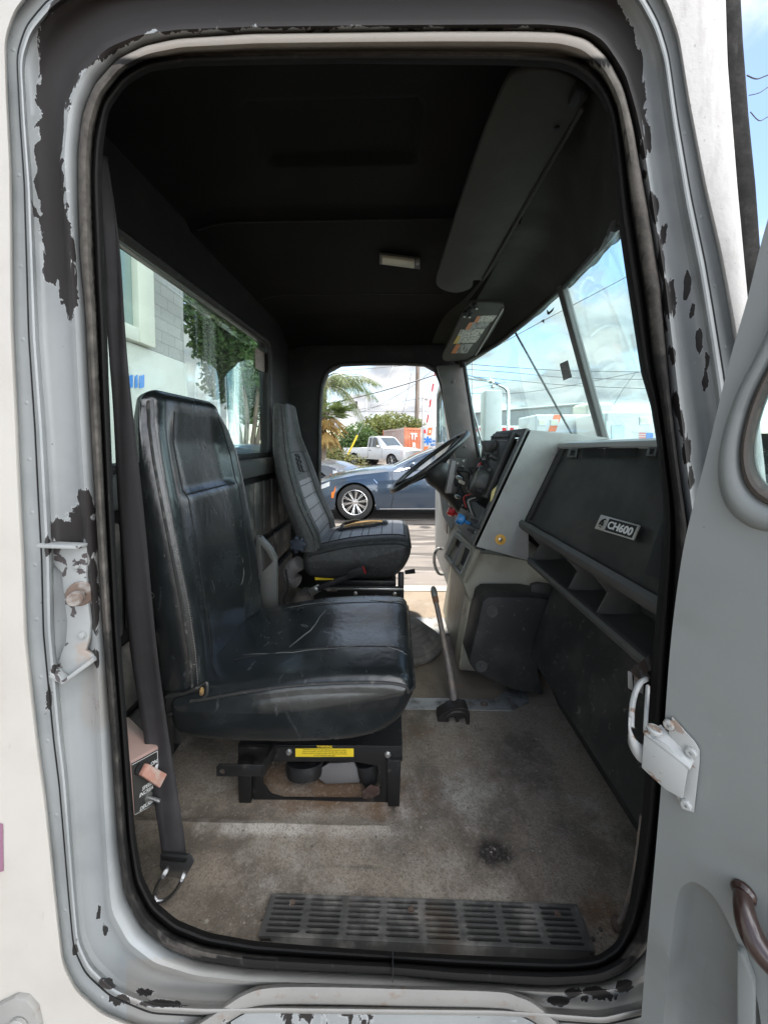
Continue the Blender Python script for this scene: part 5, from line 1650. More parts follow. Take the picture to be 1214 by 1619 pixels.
for y in (1.358, 1.085, .935):
    mb = MB()
    mb.prism([glb(y) + Vector((.004, 0, -.022)), glb(y) + Vector((.10, 0, -.022)), lip(y) + Vector((.11, 0, .006)), lip(y) + Vector((.004, 0, .008)), lip(y) + Vector((.03, 0, .06))], (0, -.006, 0), .001)
    mb.build('divider', M['dash_charcoal'], tray)
# lower centre console
YL = 1.55
pod = [(751,873),(800,880),(862,893),(905,905),(905,1000),(840,1064),(748,1062),(726,1060),(744,954),(731,921)]
mb = MB()
mb.prism([P(x, y, Y=YL) for x, y in pod], (0, .55, 0), .006)
pd = mb.build('lower_console', M['console'], dash, ang=30)
mb = MB()
e_ = [P(732, 922, Y=YL - .004), P(744, 952, Y=YL - .004), P(743, 965, Y=YL - .004), P(727, 1058, Y=YL - .004)]
mb.slab([e_[1], e_[1] + Vector((-.0, .10, 0)), e_[3] + Vector((0, .10, 0)), e_[3]], (-.006, 0, 0), .004)
mb.build('corner_trim', M['beige'], pd)
for (x, y) in ((752, 883), (748, 948)):
    mb = MB(); mb.lathe([(.006, 0), (.005, .004), (.002, .004)], P(x, y, Y=YL), (0, -1, 0), 12); mb.build('screw', M['rust'], pd)
# angled ashtray panel between console and instruments
aq = [P(752, 868, Y=1.46), P(730, 920, Y=1.52), P(701, 880, Y=2.0), P(719, 838, Y=1.9)]   # near top, near bottom, far bottom, far top
an = (aq[1] - aq[0]).cross(aq[3] - aq[0]).normalized()
if an.x > 0: an = -an
def AQ(u, v, h=0): return on_quad([aq[0], aq[3], aq[2], aq[1]], u, v) + an * h
mb = MB()
mb.prism([AQ(0, 0), AQ(1, 0), AQ(1, 1), AQ(0, 1)], -an * .02, .002, holes=[[AQ(.10, .12), AQ(.42, .12), AQ(.42, .86), AQ(.10, .86)], [AQ(.50, .12), AQ(.90, .12), AQ(.90, .86), AQ(.50, .86)]])
ap = mb.build('ashtray_panel', M['console'], dash)
mb = MB()
mb.slab([AQ(.08, .10, -.02), AQ(.92, .10, -.02), AQ(.92, .88, -.02), AQ(.08, .88, -.02)], -an * .01)
mb.slab([AQ(.16, .2, -.004), AQ(.36, .2, -.004), AQ(.36, .7, -.012), AQ(.16, .7, -.012)], -an * .004)
mb.build('ashtray_well', M['black'], ap)
mb = MB()
for (u0, u1) in ((.10, .42), (.50, .90)):
    mb.tube([AQ(u0, .12, .002), AQ(u1, .12, .002), AQ(u1, .86, .002), AQ(u0, .86, .002)], .004, 6, closed=True)
mb.build('ashtray_rim', M['dash_grey'], ap)
# black knee duct with dimples
YK = 1.40
kp = [(763,951),(772,944),(838,944),(885,952),(892,992),(850,1060),(860,1100),(812,1092),(752,1064),(741,1047)]
mb = MB()
dents = [[(768 + 11 * math.cos(a), 967 + 9 * math.sin(a)) for a in [k * math.pi / 8 for k in range(16)]], [(758 + 10 * math.cos(a), 1057 + 7 * math.sin(a)) for a in [k * math.pi / 8 for k in range(16)]]]
mb.prism([P(x, y, Y=YK) for x, y in kp], (0, .14, 0), .008)
kd = mb.build('knee_duct', M['scuffblack'], dash)
for (cx_, cy_) in ((778, 967), (761, 1054)):
    mb = MB(); mb.lathe([(.022, .0), (.020, .002), (.013, .0006), (.008, .0006), (.007, .003), (.0, .0035)], P(cx_, cy_, Y=YK), (0, -1, 0), 20); mb.build('screw_recess', M['dash_charcoal'], kd)
mb = MB()
mb.prism([P(x, y, Y=1.46) for x, y in [(840,925),(850,922),(880,926),(880,950),(838,950)]], (0, .02, 0), .004)
mb.build('duct_tab', M['dash_black'], dash)
# dark bulk behind: firewall side of the dash
mb = MB()
mb.slab([V(.56, 1.80, -.03), V(.56, 2.47, -.03), V(.50, 2.47, -.62), V(.50, 1.80, -.62)], (.03, 0, 0))
mb.slab([V(.62, .72, -.02), V(.62, 1.36, -.02), V(.60, 1.36, -.40), V(.60, .72, -.40)], (.03, 0, 0))
mb.build('dash_backing', M['black'], dash)
mb = MB()
mb.prism([P(x, y, Y=2.1) for x, y in [(694,772),(706,790),(722,832),(716,846),(700,815)]], (0, .02, 0), .003)
mb.build('column_shroud', M['dash_grey'], dash)

# =================================================================== STEERING WHEEL
wc_ = P(678, 730, Y=2.02)
wa = Vector((.79, 0, .61)).normalized(); wb_ = Vector((0, 1, 0)); wn = Vector((-.61, 0, .79))
sw = thing('steering_wheel', 'large black steering wheel tilted over the column', 'steering wheel', wc_)
mb = MB()
RW = .246
circ = [wc_ + (wa * math.cos(2 * math.pi * k / 64) + wb_ * math.sin(2 * math.pi * k / 64)) * RW for k in range(64)]
mb.tube(circ, .0135, 12, closed=True)
mb.build('rim', mat('worn_black_wheel_rim', (.02, .02, .02), .35, layers=[dict(c=(.10, .10, .10), scale=14, lo=.5, hi=.7, w=.6)]), sw)
for ang in (25, 155, 205, 335):
    mb = MB()
    dirv = wa * math.cos(R(ang)) + wb_ * math.sin(R(ang))
    mb.tube([wc_ + dirv * .238, wc_ + dirv * .15 - wn * .02, wc_ + dirv * .05 - wn * .045], [.010, .012, .016], 8)
    mb.build('spoke', M['black'], sw)
mb = MB()
mb.lathe([(.0, .0), (.06, -.002), (.072, -.02), (.075, -.06), (.062, -.10), (.05, -.20), (.045, -.34)], wc_ - wn * .03, wn, 24)
mb.build('hub', M['dash_black'], sw)
mb = MB()
mb.lathe([(.050, .004), (.052, .0), (.050, -.006)], wc_ - wn * .026, wn, 24)
mb.build('horn_ring', M['dash_grey'], sw)
mb = MB()
mb.tube([wc_ - wn * .14, P(722, 752, Y=1.86)], .008, 8)
mb.build('turn_stalk', M['black'], sw)
# stripped switch box on the column
sb = thing('column_switch_box', 'open grey metal switch box with exposed contacts beside the steering column', 'switch box', P(722, 782, Y=1.86))
mb = MB()
Ysb = 1.82
mb.prism([P(x, y, Y=Ysb) for x, y in [(713,728),(718,725),(738,726),(733,757),(724,780),(705,781),(705,775)]], (0, .05, 0), .003)
mb.build('case', M['dash_charcoal'], sb)
mb = MB()
mb.prism([P(x, y, Y=Ysb - .006) for x, y in [(714,728),(721,729),(713,779),(705,779)]], (0, .004, 0), .001)
mb.prism([P(x, y, Y=Ysb - .012) for x, y in [(713,752),(719,751),(714,770),(709,771)]], (0, .01, 0), .001)
mb.build('contact_plate', M['dash_grey'], sb)
for (x, y) in ((723, 733), (731, 738), (726, 750), (721, 768), (732, 729), (728, 744)):
    mb = MB(); mb.lathe([(.006, 0), (.006, .006), (.003, .008)], P(x, y, Y=Ysb), (0, -1, 0), 8); mb.build('terminal', M['steel'] if y < 740 else M['black'], sb)
mb = MB()
mb.box(P(728, 741, Y=Ysb - .008), (.03, .012, .022), bev=.003); mb.box(P(722, 762, Y=Ysb - .008), (.022, .014, .03), bev=.003)
mb.build('relay', M['black'], sb)

# =================================================================== FLOOR FITTINGS
gl_ = thing('gear_lever', 'long grimy gear lever leaning away with a bare metal tip, clamped at the floor', 'gear lever', P(718, 1150, Z=CZ + FZ))
mb = MB()
gp1 = cat_rom([P(720, 1128, Y=1.315), P(714, 1080, Y=1.37), P(707, 1040, Y=1.42), P(699, 1000, Y=1.47), P(692, 965, Y=1.52), P(689, 952, Y=1.54)], 6)
nn = len(gp1)
mb.tube(gp1, [.0165 - .0065 * min(1, k / (nn * .6)) for k in range(nn)], 14)
mb.build('shaft', M['rustlever'], gl_)
mb = MB(); mb.tube([P(689.5, 953, Y=1.538), P(687.5, 944, Y=1.552)], [.0125, .0125], 12); mb.build('rust_collar', mat('brown_rust_collar', (.24, .12, .07), .8), gl_)
mb = MB(); mb.tube([P(687.5, 945, Y=1.552), P(686, 936, Y=1.57), P(685, 930, Y=1.58), P(684.6, 927, Y=1.584)], [.013, .0135, .011, .005], 12); mb.build('bare_tip', M['steel'], gl_)
mb = MB()
cy_ = 1.285
mb.prism([P(x, y, Y=cy_) for x, y in [(692,1134),(702,1128),(712,1122),(730,1119),(740,1122),(743,1132),(743,1148),(735,1158),(722,1160),(702,1160),(699,1163),(694,1160),(692,1150)]], (0, .05, 0), .004,
         holes=[[P(x, y, Y=cy_) for x, y in [(710,1136),(720,1134),(721,1148),(714,1152),(710,1148)]], [P(x, y, Y=cy_) for x, y in [(726,1136),(736,1135),(737,1144),(731,1150),(726,1146)]]])
mb.tube(cat_rom([P(704, 1134, Y=cy_ - .004), P(716, 1126, Y=cy_ - .006), P(732, 1126, Y=cy_ - .006), P(739, 1134, Y=cy_ - .004), P(739, 1148, Y=cy_ - .004)], 5), .006, 8)
mb.build('clamp_block', mat('greasy_dark_casting', (.045, .038, .034), .45, .3, bump=[(70, .4, .003)]), gl_)
mb = MB(); mb.hexbolt(P(699, 1158, Y=cy_), (0, -1, 0), .007); mb.hexbolt(P(728, 1146, Y=cy_ - .002), (.3, -1, 0), .006); mb.build('clamp_bolt', M['steel'], gl_)
gbt = thing('gear_boot', 'grey ribbed rubber floor boot behind the nearer seat', 'rubber boot', V(.05, 1.79, FZ))
mb = MB()
prf = [(.175, .0), (.178, .012), (.165, .02)]
for k in range(5):
    r_ = .155 - k * .019; h_ = .024 + k * .017
    prf += [(r_ + .006, h_), (r_ + .008, h_ + .006), (r_ + .002, h_ + .011), (r_ - .010, h_ + .013)]
prf += [(.07, .112), (.06, .118), (.0, .118)]
mb.lathe(prf, V(.055, 1.78, FZ + .003), (-.06, 0, 1), 40)
mb.build('bellows', mat('grey_dusty_rubber', (.15, .14, .125), .7, layers=[dict(c=(.30, .27, .23), scale=14, lo=.46, hi=.68, w=.8)]), gbt, ang=60)

gr = thing('sill_grating', 'black slotted plastic tread grating on the cab floor inside the doorway', 'tread plate', P(670, 1460, Z=CZ + FZ))
zg = CZ + FZ + .014
gq = [P(430, 1413, Z=zg), P(910, 1431, Z=zg), P(938, 1502, Z=zg), P(411, 1478, Z=zg)]
holes = []
for i in range(8):
    for j in range(7):
        u0, u1 = .012 + i * .1235, .012 + i * .1235 + .105
        v0, v1 = .06 + j * .132, .06 + j * .132 + .072
        e = .006
        holes.append([on_quad(gq, u0 + e, v0), on_quad(gq, u1 - e, v0), on_quad(gq, u1, (v0 + v1) / 2), on_quad(gq, u1 - e, v1), on_quad(gq, u0 + e, v1), on_quad(gq, u0, (v0 + v1) / 2)])
mb = MB()
mb.prism([on_quad(gq, -.004, -.02), on_quad(gq, 1.004, -.02), on_quad(gq, 1.004, 1.03), on_quad(gq, -.004, 1.03)], (0, 0, -.007), .0008, holes=holes)
pm = mat('worn_tread_plastic', (.085, .083, .079), .45, layers=[dict(c=(.28, .265, .24), scale=18, lo=.46, hi=.68, w=.8), dict(c=(.12, .095, .07), scale=7, lo=.54, hi=.72, w=.7, seed=3)], bump=[(160, .3, .002)])
gtop = mb.build('grating_top', pm, gr)
mb = MB()
mb.slab([on_quad(gq, 0, 0) + Vector((0, 0, -.0105)), on_quad(gq, 1, 0) + Vector((0, 0, -.0105)), on_quad(gq, 1, 1) + Vector((0, 0, -.0105)), on_quad(gq, 0, 1) + Vector((0, 0, -.0105))], (0, 0, -.004))
mb.build('tray_bottom', mat('dirty_tray', (.03, .028, .026), .8, layers=[dict(c=(.12, .10, .085), scale=22, lo=.48, hi=.7, w=.8)]), gr)
mb = MB()
mb.slab([on_quad(gq, .03, 1.03) + Vector((0, 0, -.002)), on_quad(gq, .99, 1.03) + Vector((0, 0, -.002)), on_quad(gq, .985, 1.03) + Vector((0, -.006, -.02)), on_quad(gq, .045, 1.03) + Vector((0, -.006, -.02))], (0, .004, 0), .001)
mb.build('grating_skirt', pm, gr)
for (u, v) in ((.075, .22), (.463, .28), (.93, .25)):
    mb = MB(); mb.hexbolt(on_quad(gq, u, v), (0, 0, 1), .005, .003); mb.build('bolt', M['rust'], gr)

# speed control box
sc_ = thing('speed_control_box', 'small faded red-brown box with toggle switches and worn white lettering', 'control box', P(240, 1290, Y=.80))
A_, B_, C_, D_ = P(206, 1204, Y=.735), P(250, 1180, Y=.80), P(255.5, 1268, Y=.80), P(212, 1291, Y=.735)
back_ = P(203, 1133, Y=.86) - B_
mb = MB(); mb.hexa([A_, B_, C_, D_], [p + back_ for p in (A_, B_, C_, D_)], .002)
mb.build('case', M['pinkmetal'], sc_)
fx, fy = (B_ - A_), (A_ - D_)
sn = fx.cross(fy).normalized()
if sn.dot(EYE - A_) < 0: sn = -sn
def SQ(u, v, h=0): return on_quad([D_, C_, B_, A_], u, v) + sn * h
mb = MB(); mb.slab([SQ(.02, .02, .0016), SQ(.95, .02, .0016), SQ(.95, .95, .0016), SQ(.02, .95, .0016)], -sn * .0014)
fp = mb.build('face_plate', M['dash_black'], sc_)
mb = MB(); mb.tube([SQ(.02, .93, .002), SQ(.93, .93, .002), SQ(.93, .03, .002), SQ(.02, .03, .002)], .0006, 5); mb.build('plate_border', M['white'], fp)
def sct(s, u, v, size):
    me = text_mesh(s, size, .0001, bold=size * .02)
    fm = frame(SQ(u, v, .002), fx, fy)
    if fm.col[2].xyz.dot(sn) < 0: fm.col[2] = -fm.col[2]
    mb2 = MB(); mb2.mesh(me, fm); mb2.build('lettering', M['white'], fp)
sct('ON', .78, .76, .011); sct('OFF', .84, .52, .010); sct('SPEED', .50, .42, .010); sct('INCREASE', .52, .335, .010); sct('DECREASE', .52, .10, .010)
mb = MB(); mb.lathe([(.006, 0), (.006, .001)], SQ(.86, .66, .002), sn, 12); mb.build('round_mark', M['white'], fp)
mb = MB()
a, b = SQ(.26, .80, .006), SQ(.80, .46, .014)
ax = (b - a).normalized(); sd_ = ax.cross(sn).normalized()
mb.hexa([a + sd_ * .010, a - sd_ * .010, b - sd_ * .012, b + sd_ * .012], [p + sn * .010 for p in (a + sd_ * .010, a - sd_ * .010, b - sd_ * .012, b + sd_ * .012)], .002)
mb.build('rocker_lever', M['switchpink'], fp)
mb = MB(); mb.lathe([(.010, 0), (.010, .004), (.007, .005)], SQ(.22, .80, .002), sn, 16); mb.build('switch_collar', M['black'], fp)
mb = MB(); mb.lathe([(.009, 0), (.009, .003), (.006, .003)], SQ(.48, .22, .002), sn, 16); tb = mb.build('toggle_nut', M['steel'], fp) if False else mb.build('toggle_nut', M['steel'], fp)
mb = MB(); mb.tube([SQ(.48, .22, .003), SQ(.60, .15, .024)], [.003, .0042], 10); mb.build('toggle_bat', M['steel'], fp)

# =================================================================== OVERHEAD
def visor_obj(name, label, outline, pl, m, thick=.016):
    t = thing(name, label, 'sun visor', pl[0])
    nrm = (pl[1] - pl[0]).cross(pl[2] - pl[0]).normalized()
    if nrm.z > 0: nrm = -nrm
    mb = MB()
    ov = cat_rom([Vector((x, y, 0)) for x, y in outline], 5, True)
    mb.prism([PP(v.x, v.y, pl[0], nrm) for v in ov], -nrm * thick, .004)
    mb.build('pad', m, t, ang=50)
    return t, nrm
vpl = [P(925, 155, Y=.78), P(754, 446, Y=1.50), P(690, 445, Y=1.50)]
pv, pvn = visor_obj('sun_visor', 'long plain charcoal sun visor folded against the roof above the dashboard', [(795,140),(812,118),(850,108),(900,120),(928,150),(918,172),(860,270),(800,375),(766,438),(756,443),(748,444),(744,456),(720,463),(696,456),(689,442),(698,412),(730,310),(765,210)], vpl, M['visor'])
mb = MB()
mb.tube([PP(922, 168, vpl[0], pvn) + pvn * .002, PP(764, 440, vpl[0], pvn) + pvn * .002], .0045, 8)
mb.build('hinge_rod', M['visor'], pv)
mb = MB(); mb.lathe([(.006, 0), (.006, .004), (.002, .005)], PP(880, 201, vpl[0], pvn) + pvn * .001, pvn, 12); mb.build('button', M['black'], pv)
mb = MB(); mb.box(PP(912, 142, vpl[0], pvn) + pvn * .006, (.02, .035, .02), bev=.004); mb.build('hinge_clip', M['black'], pv)
vp2 = [P(796, 487, Y=1.72), P(754, 560, Y=2.28), P(701, 570, Y=2.30)]
dv_, dvn = visor_obj('driver_sun_visor', 'short sun visor covered with warning stickers above the far side of the windscreen', [(742,482),(755,478),(790,480),(797,488),(790,505),(758,556),(745,566),(715,571),(700,568),(706,550),(730,500)], vp2, M['visor'])
def VQ(px, py, h=.001): return PP(px, py, vp2[0], dvn) + dvn * h
m_stk = mat('grey_sticker', (.24, .25, .24), .5, layers=[dict(c=(.07, .07, .07), scale=120, lo=.50, hi=.54, stretch=(1, .15, 1))])
m_stk2 = mat('pale_sticker', (.40, .40, .36), .5, layers=[dict(c=(.12, .12, .11), scale=90, lo=.52, hi=.56)])
m_or = mat('faded_orange_sticker', (.42, .15, .05), .5)
m_ye = mat('faded_yellow_sticker', (.45, .33, .06), .5)
for nm, pts, m_ in (('warning_sticker', [(755,499),(786,498),(778,508),(750,509)], m_stk2), ('warning_sticker', [(742,509),(776,508),(768,518),(736,520)], m_stk), ('warning_sticker', [(728,521),(767,519),(752,541),(717,543)], m_stk2), ('warning_sticker', [(721,544),(748,543),(738,558),(713,558)], m_stk)):
    mb = MB(); mb.slab([VQ(x, y) for x, y in pts], -dvn * .0008)
    s_ = mb.build(nm, m_, dv_)
for pts, m_ in (([(754,499),(760,499),(755,509),(749,509)], m_or), ([(742,509),(748,509),(742,520),(735,520)], m_or), ([(723,531),(728,530),(723,542),(716,543)], m_ye), ([(721,544),(728,544),(720,558),(713,558)], m_or)):
    mb = MB(); mb.slab([VQ(x, y, .002) for x, y in pts], -dvn * .0008); mb.build('sticker_stripe', m_, dv_)
mb = MB()
mb.tube([VQ(795, 486, .004), VQ(752, 560, .004)], .004, 8)
mb.build('hinge_rod', M['dash_grey'], dv_)
mb = MB()
for (x, y) in ((735, 491), (742, 486), (750, 479), (742, 493)): mb.ball(VQ(x, y, .01), .012, 10, 8)
mb.build('visor_mount', M['black'], dv_)
mb = MB()
for (x, y) in ((733, 492), (741, 493), (752, 479)): mb.lathe([(.005, 0), (.005, .004)], VQ(x, y, .022), dvn, 10)
mb.build('mount_screw', M['steel'], dv_)
dl = thing('dome_light', 'small rectangular cabin light with yellowed lens on the black ceiling', 'cabin light', P(632, 410, Z=CZ + ROOF - .01))
zl = CZ + ROOF - .006
def DL(x, y, dz=0): return P(x, y, Z=zl + dz)
mb = MB(); mb.slab([DL(600, 398), DL(664, 406), DL(664, 421), DL(600, 413)], (0, 0, -.012), .002); mb.build('base', M['dash_charcoal'], dl)
mb = MB(); mb.slab([P(604, 402, Z=zl - .013), P(655, 408, Z=zl - .013), P(655, 420, Z=zl - .013), P(604, 413, Z=zl - .013)], (0, 0, -.012), .003); mb.build('lens', M['lens'], dl)
mb = MB(); mb.box(P(660, 414, Z=zl - .016), (.012, .025, .014), bev=.002); mb.build('rocker_switch', M['dash_grey'], dl)

# =================================================================== THE TRUCK'S OWN OUTSIDE FITTINGS (seen through its glass)
fdX = .365
mb = MB()
def FD(y, rz): return V(fdX, y, rz)
dpl = [FD(2.56, -.98), FD(3.36, -.98), FD(3.40, -.80), FD(3.40, .02), FD(3.36, .42), FD(3.22, .47), FD(2.98, .47), FD(2.56, -.02)]
dwin = [FD(2.66, .0), FD(3.32, .0), FD(3.31, .36), FD(3.22, .41), FD(3.0, .41)]
mb.prism(dpl, (.045, 0, 0), .006, holes=[dwin])
drv = mb.build('driver_door', M['frame'], truck, attrs={'chip': lambda c: .12, 'grime': lambda c: .3})
drv['label'] = 'far grey driver door standing open'
mb = MB(); mb.sheet([p + Vector((.02, 0, 0)) for p in dwin]); o = mb.build('window_pane', M['doorglass'], drv)
md = o.modifiers.new('thickness', 'SOLIDIFY'); md.thickness = .004
mb = MB()
mb.tube(cat_rom([P(700, 868, Y=2.75) + Vector((0, .0, 0)), P(692, 868, Y=2.75), P(687, 876, Y=2.75), P(687, 892, Y=2.75), P(693, 906, Y=2.75), P(701, 908, Y=2.75)], 6), .011, 10)
mb.build('grab_handle', M['greymetal'], drv)
mb = MB()
mb.slab([FD(2.60, -.62), FD(2.75, -.62), FD(2.75, -.30), FD(2.60, -.30)], (-.006, 0, 0), .003)
mb.box(FD(2.60, -.20), (.03, .05, .05), bev=.01)
mb.build('latch_plate', M['blackmetal'], drv)
# mirror arm and intake canister beyond the far windshield pane
mb = MB()
Ym = 2.95
mb.tube(cat_rom([P(722, 592, Y=2.55), P(745, 598, Y=2.75), P(772, 602, Y=Ym), P(790, 609, Y=Ym), P(801, 617, Y=Ym), P(803, 634, Y=Ym), P(803, 720, Y=Ym)], 6), .012, 10)
mb.tube([P(726, 596, Y=2.6), P(745, 640, Y=2.7), P(765, 712, Y=2.75)], .009, 8)
mb.tube([P(722, 590, Y=2.6), P(776, 602, Y=Ym)], .008, 8)
mb.ball(P(776, 602, Y=Ym), .022, 10, 8); mb.ball(P(779, 611, Y=Ym), .016, 10, 8)
mb.build('mirror_arm', M['chrome'], truck)
mb = MB()
c_ = P(776.5, 618, Y=3.35)
mb.box(c_ + Vector((0, 0, -.55)), (.15, .17, 1.1), bev=.02)
mb.build('intake_canister', mat('white_canister', (.50, .51, .495), .45, layers=[dict(c=(.38, .38, .365), scale=8, lo=.45, hi=.7, w=.6)]), truck)
mb = MB()
mb.tube([P(815, 526, Y=2.03), P(907, 692, Y=1.82)], .0055, 8)
mb.build('wiper_arm', M['blackmetal'], truck)
pn = (WB[3] - WT[3]).cross(WT[5] - WT[3]).normalized()
def WS(px, py, d=.006):
    q = PP(px, py, WT[3], pn); return q + (EYE - q).normalized() * d
mb = MB(); mb.prism([WS(x, y) for x, y in [(884.5,575),(897.5,569),(904,596),(890.5,601.5)]], pn * .0006)
o = mb.build('windshield_sticker', mat('grey_oil_sticker', (.14, .14, .14), .6, layers=[dict(c=(.26, .26, .26), scale=220, lo=.5, hi=.56)]), truck)
for pts in ([(864,489),(868,493),(876,485),(874,491),(868,497),(865,497)], [(854,508),(860,504),(860,511),(857,508)]):
    mb = MB(); mb.prism([WS(x, y) for x, y in pts], pn * .0006); mb.build('sticker_residue', M['black'], truck)

# =================================================================== GROUND
gm = bpy.data.materials.new('stained_concrete_yard'); gm.use_nodes = True
t_ = gm.node_tree; b_ = t_.nodes['Principled BSDF']; b_.inputs['Roughness'].default_value = .85
tcn = t_.nodes.new('ShaderNodeTexCoord')
def gn_(scale, st, detail=7, off=(0, 0, 0)):
    mp = t_.nodes.new('ShaderNodeMapping'); mp.inputs['Scale'].default_value = st; mp.inputs['Location'].default_value = off
    t_.links.new(tcn.outputs['Object'], mp.inputs[0])
    n = t_.nodes.new('ShaderNodeTexNoise'); n.inputs['Scale'].default_value = scale; n.inputs['Detail'].default_value = detail
    t_.links.new(mp.outputs[0], n.inputs['Vector']); return n.outputs['Fac']
def gmix(cur, fac, lo, hi, c, w=1.0):
    mr = t_.nodes.new('ShaderNodeMapRange'); mr.interpolation_type = 'SMOOTHSTEP'
    mr.inputs['From Min'].default_value = lo; mr.inputs['From Max'].default_value = hi; mr.inputs['To Max'].default_value = w
    t_.links.new(fac, mr.inputs['Value'])
    mx = t_.nodes.new('ShaderNodeMix'); mx.data_type = 'RGBA'; mx.inputs['B'].default_value = (*c, 1)
    if isinstance(cur, tuple): mx.inputs['A'].default_value = (*cur, 1)
    else: t_.links.new(cur, mx.inputs['A'])
    t_.links.new(mr.outputs[0], mx.inputs['Factor']); return mx.outputs['Result']
cur = gmix((.165, .142, .122), gn_(.8, (1, 1.6, 1)), .42, .65, (.115, .10, .087))
cur = gmix(cur, gn_(2.2, (.35, 3.5, 1), 8), .47, .58, (.05, .042, .037), .85)
cur = gmix(cur, gn_(4.0, (.25, 2.2, 1), 8, (4, 2, 0)), .58, .68, (.30, .27, .245), .6)
cur = gmix(cur, gn_(60, (1, 1, 1), 3), .55, .75, (.12, .11, .10), .6)
t_.links.new(cur, b_.inputs['Base Color'])
mb = MB()
mb.grid([[Vector((x, y, 0)) for x in (-600, -60, -12, -3, 3, 12, 60, 600)] for y in (-600, -60, -10, 0, 5, 12, 40, 120, 900)])
g_o = mb.build('ground', gm, None, smooth=False); g_o['kind'] = 'structure'

# =================================================================== VEHICLES
def paint(name, c, rough=.25, coat=.8, metal=0.0):
    return mat(name, c, rough, metal, coat=coat)
cglass = mat('dark_car_glass', (.05, .065, .07), .04, spec=1.0, coat=.6)
tyre_m = mat('tyre_rubber', (.018, .018, .018), .7)
alloy = mat('bright_alloy', (.62, .62, .62), .22, .9)
chrome_m = M['chrome']
well_m = M['black']
head_m = mat('headlight_glass', (.55, .57, .58), .1, spec=1.0)

